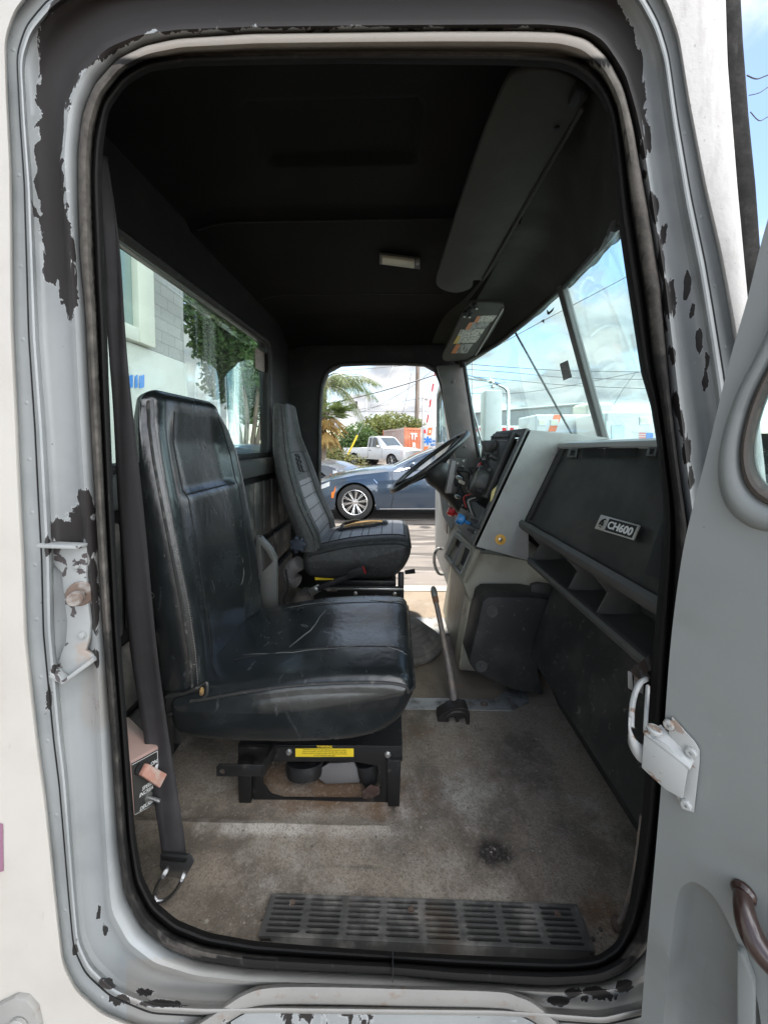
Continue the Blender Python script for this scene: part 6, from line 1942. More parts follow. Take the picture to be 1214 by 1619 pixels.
class Car:
    """loc: ground point under the nose; back: unit vector from nose to tail; side: towards the eye"""
    def __init__(self, loc, back, T):
        self.o = Vector(loc); self.bk = Vector((back[0], back[1], 0)).normalized(); self.sd = Vector((self.bk.y, -self.bk.x, 0))
        if self.sd.y > 0: self.sd = -self.sd
        self.T = T
    def w(self, x, y, z): return self.o + self.bk * x + self.sd * y + Vector((0, 0, z))
    def tab(self, k, x): return lerp_tab(self.T[k], x)
    def bottom(self, x):
        z = self.tab('zb', x)
        for xc in self.T['wheels']:
            d = abs(x - xc)
            if d < self.T['arch']: z = max(z, self.T['rw'] + math.sqrt(self.T['arch'] ** 2 - d * d) - .0)
        return z
    def side_pt(self, x, t, s=1, proud=0.0):
        zb, zs = self.bottom(x), self.tab('zs', x)
        z = zb + (zs - zb) * t
        q = (z - self.tab('zb', x)) / max(.05, zs - self.tab('zb', x))
        hw = self.tab('hw', x)
        y = hw * (.955 + .045 * math.sin(math.pi * min(1, q * 1.15)) - .05 * max(0, q - .75) ** 2 * 8) + proud
        return self.w(x, s * y, z)
    def body(self, mb, nx=110):
        L = self.T['L']
        rows = []
        for i in range(nx + 1):
            x = L * i / nx
            row = [self.side_pt(x, k / 10, 1) for k in range(11)]
            zs, zh = self.tab('zs', x), self.tab('zh', x)
            y0 = (row[-1] - self.w(x, 0, zs)).dot(self.sd)
            for k in range(1, 12):
                u = 1 - 2 * k / 12
                row.append(self.w(x, y0 * u, zs + (zh - zs) * (1 - abs(u) ** 2.6)))
            row += [self.side_pt(x, 1 - k / 10, -1) for k in range(11)]
            rows.append(row)
        mb.grid(rows)
        for r in (rows[0], rows[-1]):
            try: mb.bm.faces.new([mb.v(p) for p in r])
            except ValueError: pass
    def gh_pt(self, x, t, s=1, proud=0.0):
        zb = self.tab('zs', x) - .01; zr = self.tab('zr', x)
        hw = self.tab('hw', x)
        y = hw * (.93 - self.T.get('tumble', .17) * t) + proud
        return self.w(x, s * y, zb + (max(zr - .03, zb) - zb) * t)
    def gh_top(self, x, u, proud=0.0):
        zr = self.tab('zr', x); zb = self.tab('zs', x) - .01
        e = self.gh_pt(x, 1, 1)
        y0 = (e - self.w(x, 0, e.z)).dot(self.sd)
        return self.w(x, y0 * u, max(zr - .03, zb) + .03 * (1 - abs(u) ** 3) + proud)
    def house(self, mb, nx=50):
        x0, x1 = self.T['gx']
        rows = []
        for i in range(nx + 1):
            x = x0 + (x1 - x0) * i / nx
            rows.append([self.gh_pt(x, k / 6, 1) for k in range(7)] + [self.gh_top(x, 1 - 2 * k / 10) for k in range(1, 10)] + [self.gh_pt(x, 1 - k / 6, -1) for k in range(7)])
        mb.grid(rows)
        for r in (rows[0], rows[-1]):
            try: mb.bm.faces.new([mb.v(p) for p in r])
            except ValueError: pass
    def side_window(self, mb, a0, a1, b0, b1, t0=.08, t1=.90, s=1):
        """front edge runs from x=a0 (bottom) to a1 (top), rear edge from b0 to b1"""
        rows = []
        for k in range(7):
            t = t0 + (t1 - t0) * k / 6
            f = a0 + (a1 - a0) * k / 6; g = b0 + (b1 - b0) * k / 6
            rows.append([self.gh_pt(f + (g - f) * j / 8, t, s, .006) for j in range(9)])
        mb.grid(rows)
    def screen(self, mb, xa, xb, w=.86):
        rows = []
        for k in range(9):
            x = xa + (xb - xa) * k / 8
            rows.append([self.gh_top(x, w - 2 * w * j / 10, .006) for j in range(11)])
        mb.grid(rows)
    def wheel(self, xc, par, spokes=10, s=1, detail=True, rim_m=None):
        rw = self.T['rw']; hw = self.tab('hw', xc)
        c = self.w(xc, s * (hw * .97 - .115), rw)
        ax = self.sd * s
        mb = MB(); mb.lathe([(rw * .70, -.10), (rw * .96, -.10), (rw, -.07), (rw, .07), (rw * .97, .10), (rw * .86, .112), (rw * .74, .108), (rw * .70, .09), (rw * .68, .0)], c, ax, 40, False)
        ty = mb.build('wheel', tyre_m, par)
        mb = MB()
        mb.lathe([(rw * .71, .104), (rw * .69, .108), (rw * .655, .098), (rw * .64, .05)], c, ax, 40, False)
        mb.lathe([(.0, .07), (rw * .12, .072), (rw * .18, .06), (rw * .2, .04)], c, ax, 20)
        a_, b2 = self.bk, Vector((0, 0, 1))
        for k in range(spokes):
            for dlt in ((-.085, .085) if detail else (0,)):
                th = 2 * math.pi * (k + .25) / spokes
                p0 = c + ax * .062 + (a_ * math.cos(th) + b2 * math.sin(th)) * rw * .12
                th2 = th + dlt
                p1 = c + ax * .090 + (a_ * math.cos(th2) + b2 * math.sin(th2)) * rw * .66
                mb.tube([p0, (p0 + p1) / 2 + ax * .004, p1], [rw * .042, rw * .036, rw * .034], 6)
        mb.build('rim', rim_m or alloy, ty)
        mb = MB(); mb.lathe([(rw * .69, .0), (rw * .40, .01), (rw * .38, .02), (.0, .02)], c, ax, 24); mb.build('brake_disc', mat('dark_brake', (.05, .05, .05), .5, .5) if 'dark_brake' not in bpy.data.materials else bpy.data.materials['dark_brake'], ty)
        mb = MB(); mb.lathe([(self.T['arch'] * .99, .10), (self.T['arch'] * .99, -.3), (.0, -.3)], c, ax, 24, False)
        mb.build('wheel_well', well_m, par)

def full_car(name, label, loc, back, T, body_m, spokes=10, near_detail=False, group=None):
    c = Car(loc, back, T)
    root = thing(name, label, T.get('cat', 'car'), loc, group)
    mb = MB(); c.body(mb); bo = mb.build('body', body_m, root, ang=40)
    mb = MB(); c.house(mb); mb.build('cabin', body_m, root, ang=40)
    for w_ in T['windows']:
        for s in (1, -1):
            mb = MB(); c.side_window(mb, *w_, s=s); mb.build('window', cglass, root)
    mb = MB(); c.screen(mb, *T['ws']); mb.build('windscreen', cglass, root)
    if 'bs' in T:
        mb = MB(); c.screen(mb, *T['bs']); mb.build('rear_screen', cglass, root)
    for xc in T['wheels']:
        for s in (1, -1): c.wheel(xc, root, spokes, s, near_detail)
    for s in (1, -1):
        mb = MB()
        x = T['mirror']
        mb.ball(c.w(x + .05, s * (c.tab('hw', x) * .98 + .07), c.tab('zs', x) + .10), (.10, .10, .07), 12, 8)
        mb.build('mirror', body_m if T.get('mir') is None else T['mir'], root)
        mb = MB()
        y0 = c.tab('hw', .15)
        zz = T['zhl']
        mb.grid([[c.side_pt(.06 + .34 * k / 6, (zz - c.tab('zb', .2)) / (c.tab('zs', .2) - c.tab('zb', .2)) + .10 * (k / 6) + d, s, .006) for k in range(7)] for d in (0, .08, .15)])
        mb.build('headlight', head_m, root)
    return c, root

sedan = dict(L=4.9, zb=[(0, .25), (.3, .20), (4.5, .22), (4.9, .35)], zs=[(0, .60), (.12, .68), (.4, .76), (.9, .86), (1.5, .93), (2.6, .97), (4.3, 1.02), (4.75, .96), (4.9, .80)],
             zh=[(0, .62), (.12, .74), (.4, .84), (.9, .945), (1.5, 1.01), (1.7, 1.02), (4.2, 1.06), (4.75, 1.0), (4.9, .82)],
             hw=[(0, .58), (.10, .74), (.3, .86), (.7, .915), (1.5, .93), (3.8, .93), (4.6, .86), (4.9, .68)],
             zr=[(1.45, .95), (1.62, 1.01), (2.1, 1.24), (2.55, 1.415), (2.9, 1.455), (3.3, 1.455), (3.8, 1.39), (4.45, 1.08), (4.6, 1.02)],
             wheels=(.88, 3.76), rw=.342, arch=.385, gx=(1.5, 4.55), windows=[(1.92, 2.45, 2.78, 2.86), (2.84, 2.92, 3.75, 3.65)], ws=(1.66, 2.52), bs=(4.38, 3.84), mirror=1.95, zhl=.56)
blue_m = mat('slate_blue_metallic', (.045, .07, .105), .2, .45, coat=1.0)
bc_, blue = full_car('parked_car', 'slate blue sedan with bright multi-spoke wheel, parked broadside beyond the far doorway', (-1.62, 8.07, 0), (1, 0), sedan, blue_m, 10, True)
mb = MB()
for x in (1.56, 2.80):
    mb.tube([bc_.side_pt(x + .05 * math.sin(k / 10 * 3), .02 + .96 * k / 10, 1, .001) for k in range(11)], .005, 5)
mb.build('door_gap', M['black'], blue)
mb = MB(); mb.tube([bc_.side_pt(x, .03, 1, .004) for x in [1.35 + .1 * k for k in range(20)]], .010, 6); mb.build('sill_trim', chrome_m, blue)
mb = MB(); mb.grid([[bc_.side_pt(x, t, 1, .004) for x in (.46, .50, .54)] for t in (.62, .70, .74)] if False else [[bc_.side_pt(x, t, 1, .005) for x in (.44, .48, .52)] for t in (.40, .50, .60)]); mb.build('side_marker', M['orange'], blue)
mb = MB(); mb.grid([[bc_.side_pt(x, t, 1, .005) for x in (1.24, 1.31)] for t in (.70, .745)]); mb.build('fender_badge', chrome_m, blue)
mb = MB(); mb.tube([bc_.gh_pt(1.62 + .95 * k / 12, .02 + .95 * k / 12, 1, .008) for k in range(13)], .012, 6); mb.build('pillar_trim', chrome_m, blue)
hatch = dict(sedan); hatch.update(zs=[(0, .62), (.15, .72), (.5, .84), (1.0, .92), (1.5, .98), (4.3, 1.05), (4.9, .8)], zh=[(0, .64), (.15, .80), (.5, .93), (1.0, 1.0), (1.5, 1.05), (4.2, 1.08), (4.9, .84)])
grey_m = mat('gunmetal_grey_paint', (.10, .11, .13), .25, .4, coat=1.0)
gc_, grey = full_car('parked_car', 'grey car seen nose only between the palm and the blue sedan', (-1.05, 10.9, 0), (-1, .22), hatch, grey_m, 7)
mb = MB(); mb.grid([[gc_.side_pt(x, t, 1, .006) for x in (.34, .40, .48)] for t in (.60, .70)]); mb.build('side_marker', M['orange'], grey)
ws_m = mat('plain_white_paint', (.60, .61, .60), .35, coat=.5)
wcar_, wcar = full_car('parked_car', 'pale hatchback glimpsed through the rear window beside the tree trunk', (-3.75, 13.2, 0), (-.4, .9), hatch, ws_m, 7)

pick = dict(L=5.5, cat='pickup truck', zb=[(0, .45), (.3, .42), (5.2, .45), (5.5, .55)], zs=[(0, .95), (.1, 1.05), (.5, 1.10), (1.5, 1.14), (3.1, 1.16), (3.15, 1.14), (5.5, 1.14)],
            zh=[(0, .98), (.1, 1.12), (.5, 1.18), (1.5, 1.22), (3.0, 1.20), (3.18, 1.14), (3.2, .80), (5.40, .80), (5.44, 1.13), (5.5, 1.13)],
            hw=[(0, .86), (.1, .95), (.5, 1.0), (5.4, 1.0), (5.5, .98)], zr=[(1.4, 1.14), (1.55, 1.22), (2.25, 1.83), (2.5, 1.90), (3.0, 1.90), (3.12, 1.86), (3.16, 1.16)],
            wheels=(.98, 4.35), rw=.38, arch=.45, gx=(1.45, 3.16), windows=[(1.95, 2.36, 2.72, 2.72), (2.78, 2.78, 3.05, 3.02)], ws=(1.62, 2.22), mirror=2.0, zhl=.78, tumble=.14)
pc_, pk = full_car('pickup_truck', 'white single-cab pickup parked in front of the orange container', (1.22, 23.2, 0), (-.74, .67), pick, ws_m, 6)
mb = MB()
for x in (1.78, 3.0): mb.tube([pc_.side_pt(x, .12 + .86 * k / 6, 1, .003) for k in range(7)], .010, 5)
mb.build('door_gap', mat('shadow_gap', (.08, .08, .08), .8), pk)
mb = MB(); mb.grid([[pc_.side_pt(x, t, 1, .01) for x in (2.74, 2.90)] for t in (.74, .80)]); mb.build('door_handle', M['black'], pk)
mb = MB(); mb.grid([[pc_.side_pt(x, t, 1, .012) for x in (.06, .22)] for t in (.55, .85)]); mb.build('indicator', M['orange'], pk)

amb_w = mat('ambulance_white', (.56, .57, .56), .35, coat=.4)
def ambulance(label, x0, x1, yn, ztop, depth=2.3, par_parts=None):
    c = Vector(((x0 + x1) / 2, yn + depth / 2, 0))
    root = thing('ambulance', label, 'ambulance', c, 'ambulances parked beyond the truck')
    mb = MB(); mb.box(Vector((c.x, c.y, (.55 + ztop) / 2)), (x1 - x0, depth, ztop - .55), bev=.09, seg=3)
    mb.build('box_body', amb_w, root)
    for xx in (x0 + .9, x1 - .9):
        mb = MB(); mb.lathe([(.2, 0), (.40, 0), (.42, .04), (.42, .2), (.38, .24)], Vector((xx, yn + .26, .42)), (0, -1, 0), 28, False); w_ = mb.build('wheel', tyre_m, root)
        mb = MB(); mb.lathe([(.24, .18), (.22, .24), (.1, .2), (.0, .2)], Vector((xx, yn + .26, .42)), (0, -1, 0), 20); mb.build('rim', alloy, w_)
    mb = MB(); mb.box(Vector((c.x, yn + .4, .62)), (x1 - x0 - .3, .7, .3)); mb.build('chassis', M['black'], root)
    return root
def on_face(nm, pts, Y, m, par, t=.012):
    mb = MB(); mb.prism([P(x, y, Y=Y - .002) for x, y in pts], (0, -t, 0)); return mb.build(nm, m, par)
am_red = mat('ambulance_red_lamp', (.6, .02, .03), .3)
am_or = mat('ambulance_orange_stripe', (.80, .17, .03), .4)
am_bl = mat('ambulance_blue', (.02, .18, .55), .4)
am_lamp = mat('flood_lamp_lens', (.60, .62, .45), .2)
am_chr = mat('lamp_bezel', (.55, .56, .56), .3, .6)
am_win = mat('pale_blue_window', (.30, .42, .48), .1, spec=.8)
Y1 = 22.0
a1 = ambulance('white ambulance with blue star emblem and orange blocks, beside the orange container', P(668.5, 700, Y=Y1).x, P(822, 700, Y=Y1).x, Y1, P(690, 673, Y=Y1).z)
on_face('marker_lamp', [(669.5,679),(673,679),(673.5,685),(669.8,685)], Y1, am_red, a1)
on_face('stripe_block', [(677,676),(683.5,676),(681.5,688),(675,687.5)], Y1, am_or, a1)
on_face('lamp', [(678.6,680),(681.2,680),(680.6,684.5),(678,684.5)], Y1 - .012, am_lamp, a1)
on_face('stripe_block', [(670,706),(677,705.5),(676,712),(670,713)], Y1, am_or, a1)
mb = MB()
sc0 = P(676, 696.5, Y=Y1 - .004)
for k in range(3):
    a = math.pi * k / 3 + math.pi / 2
    d_ = Vector((math.cos(a), 0, math.sin(a))); n_ = Vector((-d_.z, 0, d_.x))
    L_, w_ = .235, .058
    yy = Vector((0, -.004 - .002 * k, 0))
    mb.slab([sc0 + d_ * L_ + n_ * w_ + yy, sc0 - d_ * L_ + n_ * w_ + yy, sc0 - d_ * L_ - n_ * w_ + yy, sc0 + d_ * L_ - n_ * w_ + yy], (0, .006, 0))
mb.build('star_emblem', am_bl, a1)
for s_, yy_ in (('EMERGENCY', 697.5), ('MEDICAL', 703.5)):
    mb = MB(); mb.mesh(text_mesh(s_, .20, .002, bold=.004, align='LEFT'), frame(P(680.5, yy_, Y=Y1 - .006), (1, 0, 0), (0, 0, 1))); mb.build('lettering', am_bl, a1)
for x in (733, 756, 797, 809): on_face('marker_lamp', [(x - 3, 676), (x + 3, 676), (x + 3, 682), (x - 3, 682)], Y1, am_red, a1)
on_face('cab_window', [(742,694),(750,690),(758,690),(758,712),(740,712)], Y1, cglass, a1)
Y2 = 16.2
a2 = ambulance('white ambulance with a slanted orange stripe and two flood lamps, seen through the windscreen', P(846, 700, Y=Y2).x, P(1000, 700, Y=Y2).x, Y2, P(846, 655, Y=Y2).z)
on_face('stripe_block', [(876,655.5),(888,655.5),(878,682),(866,682)], Y2, am_or, a2)
for x in (857, 876):
    f_ = on_face('flood_lamp', [(x - 6, 663), (x + 6, 663), (x + 6, 672.5), (x - 6, 672.5)], Y2 - .012, am_chr, a2, .03)
    on_face('lens', [(x - 4.5, 664.5), (x + 4.5, 664.5), (x + 4.5, 671), (x - 4.5, 671)], Y2 - .044, am_lamp, f_)
Y3 = 13.8
a3 = ambulance('white ambulance with a blue-tinted side window and striped flag, nearest on the right', P(957, 700, Y=Y3).x, P(1160, 700, Y=Y3).x, Y3, P(960, 650.5, Y=Y3).z)
w3 = on_face('door_panel', [(958,666),(998,664),(999,720),(958,720)], Y3, amb_w, a3, .02)
on_face('window', [(966,672),(984,671),(987,675),(987,692),(966,694)], Y3 - .022, am_win, w3)
f3 = on_face('flood_lamp', [(1011,659),(1027,659),(1027,671),(1011,671)], Y3, am_chr, a3, .03)
on_face('lens', [(1013,661),(1025,661),(1025,669),(1013,669)], Y3 - .032, am_lamp, f3)
fl3 = on_face('flag_blue', [(1021,684),(1032,684),(1032,694),(1021,694)], Y3, am_bl, a3)
for k in range(3): on_face('flag_stripe', [(1010,684 + k * 3.6),(1021,684 + k * 3.6),(1021,685.8 + k * 3.6),(1010,685.8 + k * 3.6)], Y3, mat('flag_red', (.6, .12, .12), .5) if k == 0 else bpy.data.materials['flag_red'], a3)
on_face('trim_line', [(1000,681.6),(1036,680.6),(1036,681.4),(1000,682.4)], Y3, am_chr, a3)

# white box trailer behind the ambulances
tl_ = thing('box_trailer', 'long white box trailer rising behind the ambulances', 'trailer', (9.5, 28, 0))
tm = mat('trailer_white', (.46, .48, .46), .5, layers=[dict(c=(.39, .41, .39), scale=1.2, lo=.45, hi=.7)])
pa, pb_ = P(748, 651, Y=33.0), P(921, 636, Y=25.5)
mb = MB()
zt_ = 4.05
A2, B2 = Vector((pa.x, pa.y, 0)), Vector((pb_.x, pb_.y, 0))
nrm_ = Vector((-(B2 - A2).y, (B2 - A2).x, 0)).normalized() * 2.5
mb.hexa([A2 + Vector((0, 0, 1.0)), B2 + Vector((0, 0, 1.0)), B2 + Vector((0, 0, zt_)), A2 + Vector((0, 0, zt_))], [A2 + nrm_ + Vector((0, 0, 1.0)), B2 + nrm_ + Vector((0, 0, 1.0)), B2 + nrm_ + Vector((0, 0, zt_)), A2 + nrm_ + Vector((0, 0, zt_))], .12)
mb.build('box_body', tm, tl_)
mb = MB()
for t in (.02, .98): mb.tube([A2.lerp(B2, t) + Vector((0, -.06, 1.0)), A2.lerp(B2, t) + Vector((0, -.06, zt_))], .08, 8)
mb.tube([A2 + Vector((0, -.05, zt_ - .05)), B2 + Vector((0, -.05, zt_ - .05))], .09, 8)
mb.build('corner_rail', mat('rail_grey', (.45, .47, .46), .5), tl_)
for k in range(2):
    mb = MB(); mb.lathe([(.3, -.1), (.5, -.1), (.5, .1), (.3, .1)], A2.lerp(B2, .1 + .08 * k) + Vector((0, .2, .5)), (0, -1, 0), 20); mb.build('wheel', tyre_m, tl_)
tr2 = thing('box_truck', 'pale box truck roof showing behind the windscreen post', 'truck', (13.5, 25, 0))
q0, q1 = P(928, 636, Y=24.0), P(972, 638, Y=24.0)
mb = MB(); mb.box(Vector(((q0.x + q1.x) / 2, 25.2, 2.3)), (q1.x - q0.x, 2.4, 2 * (q0.z - 2.3)), bev=.2, seg=3); mb.build('box_body', mat('cream_box', (.62, .62, .52), .5), tr2)
mb = MB(); mb.box(Vector(((q0.x + q1.x) / 2, 25.2, .6)), (q1.x - q0.x - .2, 2.0, .5)); mb.build('chassis', M['black'], tr2)

# corrugated container
cont = thing('shipping_container', 'orange corrugated shipping container with lit pale end and white letters', 'container', (1.5, 30, 0))
om = mat('faded_orange_container', (.55, .17, .085), .5, layers=[dict(c=(.65, .28, .17), scale=2.0, lo=.45, hi=.7)])
pm2 = mat('lit_container_end', (.62, .44, .38), .55, layers=[dict(c=(.66, .55, .50), scale=3, lo=.42, hi=.62)])  # paler copy of the orange: the light on the end wall is in its colour
CA, CB, CC = P(640.5, 700, Y=27.0), P(606.5, 700, Y=33.0), P(705, 700, Y=30.0)
CA.z = CB.z = CC.z = 0
zc1 = P(640, 676, Y=27.0).z
def corr(A, B, m, nm, z0=.15):
    mb = MB()
    d_ = (B - A); L_ = d_.length; d_.normalize(); nn = Vector((d_.y, -d_.x, 0))
    if nn.dot(Vector((0, -1, 0))) < 0: nn = -nn
    pts = []; s = 0; k = 0
    while s < L_:
        for ds, h in ((0, 0), (.10, 0), (.16, -.05), (.26, -.05), (.30, 0)): pts.append((min(s + ds, L_), h))
        s += .30
    mb.grid([[A + d_ * a + nn * h + Vector((0, 0, z)) for a, h in pts] for z in (z0, zc1 - .12)])
    mb.slab([A + nn * .03 + Vector((0, 0, zc1 - .14)), B + nn * .03 + Vector((0, 0, zc1 - .14)), B + nn * .03 + Vector((0, 0, zc1)), A + nn * .03 + Vector((0, 0, zc1))], -nn * .1)
    return mb.build(nm, m, cont), nn, d_
cw1, n1_, d1_ = corr(CA, CC, om, 'side_wall')
cw2, n2_, d2_ = corr(CB, CA, pm2, 'end_wall')
mb = MB()
CD = CB + CC - CA
mb.slab([CA + Vector((0, 0, zc1)), CC + Vector((0, 0, zc1)), CD + Vector((0, 0, zc1)), CB + Vector((0, 0, zc1))], (0, 0, -.05))
for p in (CA, CB, CC, CD): mb.box(p + Vector((0, 0, zc1 / 2)), (.16, .16, zc1 + .02))
mb.build('roof', om, cont)
mb = MB()
for s_, u, z, sz in (('TF', .19, zc1 - .62, .62), ('R', .20, zc1 - 1.28, .60), ('I', .20, zc1 - 1.85, .5)):
    mb.mesh(text_mesh(s_, sz, .004, bold=.02), frame(CA.lerp(CC, u) + n1_ * .02 + Vector((0, 0, z)), d1_, (0, 0, 1)))
mb.build('letters', M['white'], cont)
mb = MB(); mb.box(CB.lerp(CA, .47) + n2_ * .1 + Vector((0, 0, zc1 - 1.9)), (1.4, .1, .5)); mb.build('orange_board', M['orange'], cont)
mb = MB()
for z in (zc1 - .7, zc1 - .85, zc1 - 1.0): mb.box(CB.lerp(CA, .47) + n2_ * .08 + Vector((0, 0, z)), (.9, .06, .08))
mb.build('vent', mat('vent_grey', (.40, .38, .36), .6), cont)

# =================================================================== PLANTS
def leaf_mat(name, c1, c2, c3):
    m = mat(name, c1, .55, spec=.3, layers=[dict(c=c2, scale=1.7, lo=.42, hi=.60), dict(c=c3, scale=7, lo=.54, hi=.68, w=.8)])
    t = m.node_tree
    b = [n for n in t.nodes if n.type == 'BSDF_PRINCIPLED'][0]; out = [n for n in t.nodes if n.type == 'OUTPUT_MATERIAL'][0]
    tl = t.nodes.new('ShaderNodeBsdfTranslucent'); t.links.new(b.inputs['Base Color'].links[0].from_socket, tl.inputs[0])
    mx = t.nodes.new('ShaderNodeMixShader'); mx.inputs[0].default_value = .35
    t.links.new(b.outputs[0], mx.inputs[1]); t.links.new(tl.outputs[0], mx.inputs[2]); t.links.new(mx.outputs[0], out.inputs[0])
    return m
L_hedge = leaf_mat('hedge_leaves', (.19, .21, .06), (.11, .14, .04), (.32, .31, .11))
L_bush = leaf_mat('bush_leaves', (.09, .15, .045), (.05, .09, .026), (.17, .22, .07))
L_tree = leaf_mat('tree_leaves', (.09, .16, .055), (.05, .09, .03), (.20, .26, .09))
L_palm = leaf_mat('palm_leaves', (.12, .165, .055), (.07, .10, .03), (.25, .26, .10))
L_dead = leaf_mat('dead_palm_leaves', (.36, .24, .08), (.24, .14, .05), (.42, .36, .14))
bark = mat('grey_brown_bark', (.16, .13, .10), .9, layers=[dict(c=(.08, .06, .05), scale=8, lo=.45, hi=.65, stretch=(1, 1, .3))], bump=[(30, .6, .01)])
def leaf(mb, c, s, r_):
    d = Vector((r_.gauss(0, 1), r_.gauss(0, 1), r_.gauss(0, .7)))
    if d.length < 1e-3: d = Vector((1, 0, 0))
    d.normalize(); e = d.orthogonal(); e.rotate(Matrix.Rotation(r_.uniform(0, 6.28), 3, d))
    a = d * s; b = e * s * .42
    vs = [mb.bm.verts.new(c - a), mb.bm.verts.new(c + b), mb.bm.verts.new(c + a), mb.bm.verts.new(c - b)]
    mb.bm.faces.new(vs)
def clumps(mb, blobs, per, s, seed, shell=.55):
    r_ = random.Random(seed)
    for (c, rad) in blobs:
        for _ in range(int(per * rad[0] * rad[2])):
            d = Vector((r_.gauss(0, 1), r_.gauss(0, 1), r_.gauss(0, 1))).normalized()
            k = shell + (1 - shell) * r_.random() ** .6
            k *= 1 + .22 * mnoise.noise(d * 2.3 + Vector(c))
            leaf(mb, Vector(c) + Vector((d.x * rad[0], d.y * rad[1], d.z * rad[2])) * k, s * r_.uniform(.6, 1.3), r_)
def bush(name, label, cat, c0, blobs, per, s, m, seed, group=None):
    root = thing(name, label, cat, (c0[0], c0[1], 0), group)
    mb = MB(); clumps(mb, blobs, per, s, seed)
    mb.build('foliage', m, root, smooth=False)
    mb = MB()
    r_ = random.Random(seed)
    for k in range(5):
        b_ = r_.choice(blobs)
        mb.tube([Vector((c0[0] + r_.uniform(-.3, .3), c0[1], 0)), Vector((c0[0], c0[1], 0)).lerp(Vector(b_[0]), .5), Vector(b_[0])], [.07, .05, .02], 6)
    mb.build('stem', bark, root)
    return root
def pz(px, py, Y): return tuple(P(px, py, Y=Y))
bush('bush', 'rounded green bush to the right of the palm, behind the yellow guard', 'bush', pz(552, 700, 30), [(pz(548, 700, 30), (1.5, 1.4, 1.3)), (pz(566, 692, 30.5), (1.4, 1.3, 1.2)), (pz(556, 716, 30), (2.0, 1.5, 1.3)), (pz(578, 706, 30), (1.2, 1.2, 1.3)), (pz(535, 716, 29.5), (1.1, 1.0, 1.0))], 900, .11, L_bush, 3)
bush('bush', 'wide olive green hedge behind the orange container', 'hedge', pz(620, 690, 37), [(pz(600, 678, 37), (2.0, 1.4, 1.5)), (pz(622, 674, 38), (2.2, 1.4, 1.4)), (pz(645, 674, 38.5), (2.0, 1.4, 1.0)), (pz(586, 692, 36.5), (1.5, 1.3, 1.7)), (pz(612, 698, 37), (2.6, 1.5, 1.8)), (pz(660, 682, 39), (1.6, 1.2, .9))], 620, .13, L_hedge, 5)
bush('bush', 'low sunlit weeds under the palm beside the grey car', 'weeds', pz(520, 726, 19), [(pz(520, 728, 19), (1.2, 1.0, .8)), (pz(545, 734, 20), (1.4, 1.0, .6)), (pz(505, 715, 19.5), (.9, .9, .9))], 900, .07, leaf_mat('dry_weeds', (.16, .16, .06), (.10, .11, .035), (.30, .26, .12)), 8)

def frond(mb, rach, c, az, el, L_, droop, nl, ll, r_, hang=.5, w=.022):
    d = Vector((math.cos(az) * math.cos(el), math.sin(az) * math.cos(el), math.sin(el)))
    pts = []; p = Vector(c)
    for k in range(13):
        pts.append(p.copy()); p = p + d * (L_ / 12); d = (d + Vector((0, 0, -droop / 12))).normalized()
    rach.tube(pts, [.028 * (1 - .8 * k / 12) for k in range(13)], 5)
    for k in range(nl):
        t = .12 + .87 * k / nl
        i = min(11, int(t * 12)); f = t * 12 - i
        q = pts[i].lerp(pts[i + 1], f); tg_ = (pts[i + 1] - pts[i]).normalized()
        sdv = tg_.cross(Vector((0, 0, 1))).normalized()
        for s in (-1, 1):
            dl_ = (sdv * s * .75 + tg_ * .55 + Vector((0, 0, -hang * r_.uniform(.5, 1.3)))).normalized()
            l_ = ll * (math.sin(math.pi * (.12 + .86 * t)) ** .6) * r_.uniform(.75, 1.15)
            wv = tg_ * w
            m_ = q + dl_ * l_ * .5; e = q + dl_ * l_ + Vector((0, 0, -.18 * l_))
            vs = [mb.bm.verts.new(q), mb.bm.verts.new(m_ + wv), mb.bm.verts.new(e), mb.bm.verts.new(m_ - wv)]
            mb.bm.faces.new(vs)
palm = thing('palm_tree', 'tall feathery palm with drooping fronds at the left of the far doorway', 'palm tree', (-2.9, 15.5, 0))
r_ = random.Random(21)
mb, ra = MB(), MB()
pc0 = P(512, 612, Y=15.5)
for k in range(26):
    az = 2 * math.pi * k / 26 + r_.uniform(-.15, .15)
    frond(mb, ra, pc0 + Vector((0, 0, r_.uniform(-.2, .3))), az, r_.uniform(.05, .95), r_.uniform(2.0, 2.8), r_.uniform(1.3, 2.4), 52, .62, r_, .6, .014)
mb.build('fronds', L_palm, palm, smooth=False); ra.build('frond_ribs', mat('palm_rib', (.20, .20, .09), .6), palm)
mb = MB(); mb.tube([Vector((pc0.x - .15, 15.5, 0)), Vector((pc0.x - .05, 15.5, 1.5)), pc0], [.20, .15, .12], 12); mb.build('trunk', bark, palm)
fan = thing('palm_tree', 'short fan palm with yellow and brown dead leaves beside the far doorway', 'palm tree', (-2.6, 13.8, 0))
mb, md_, st_ = MB(), MB(), MB()
fc = P(508, 664, Y=13.8)
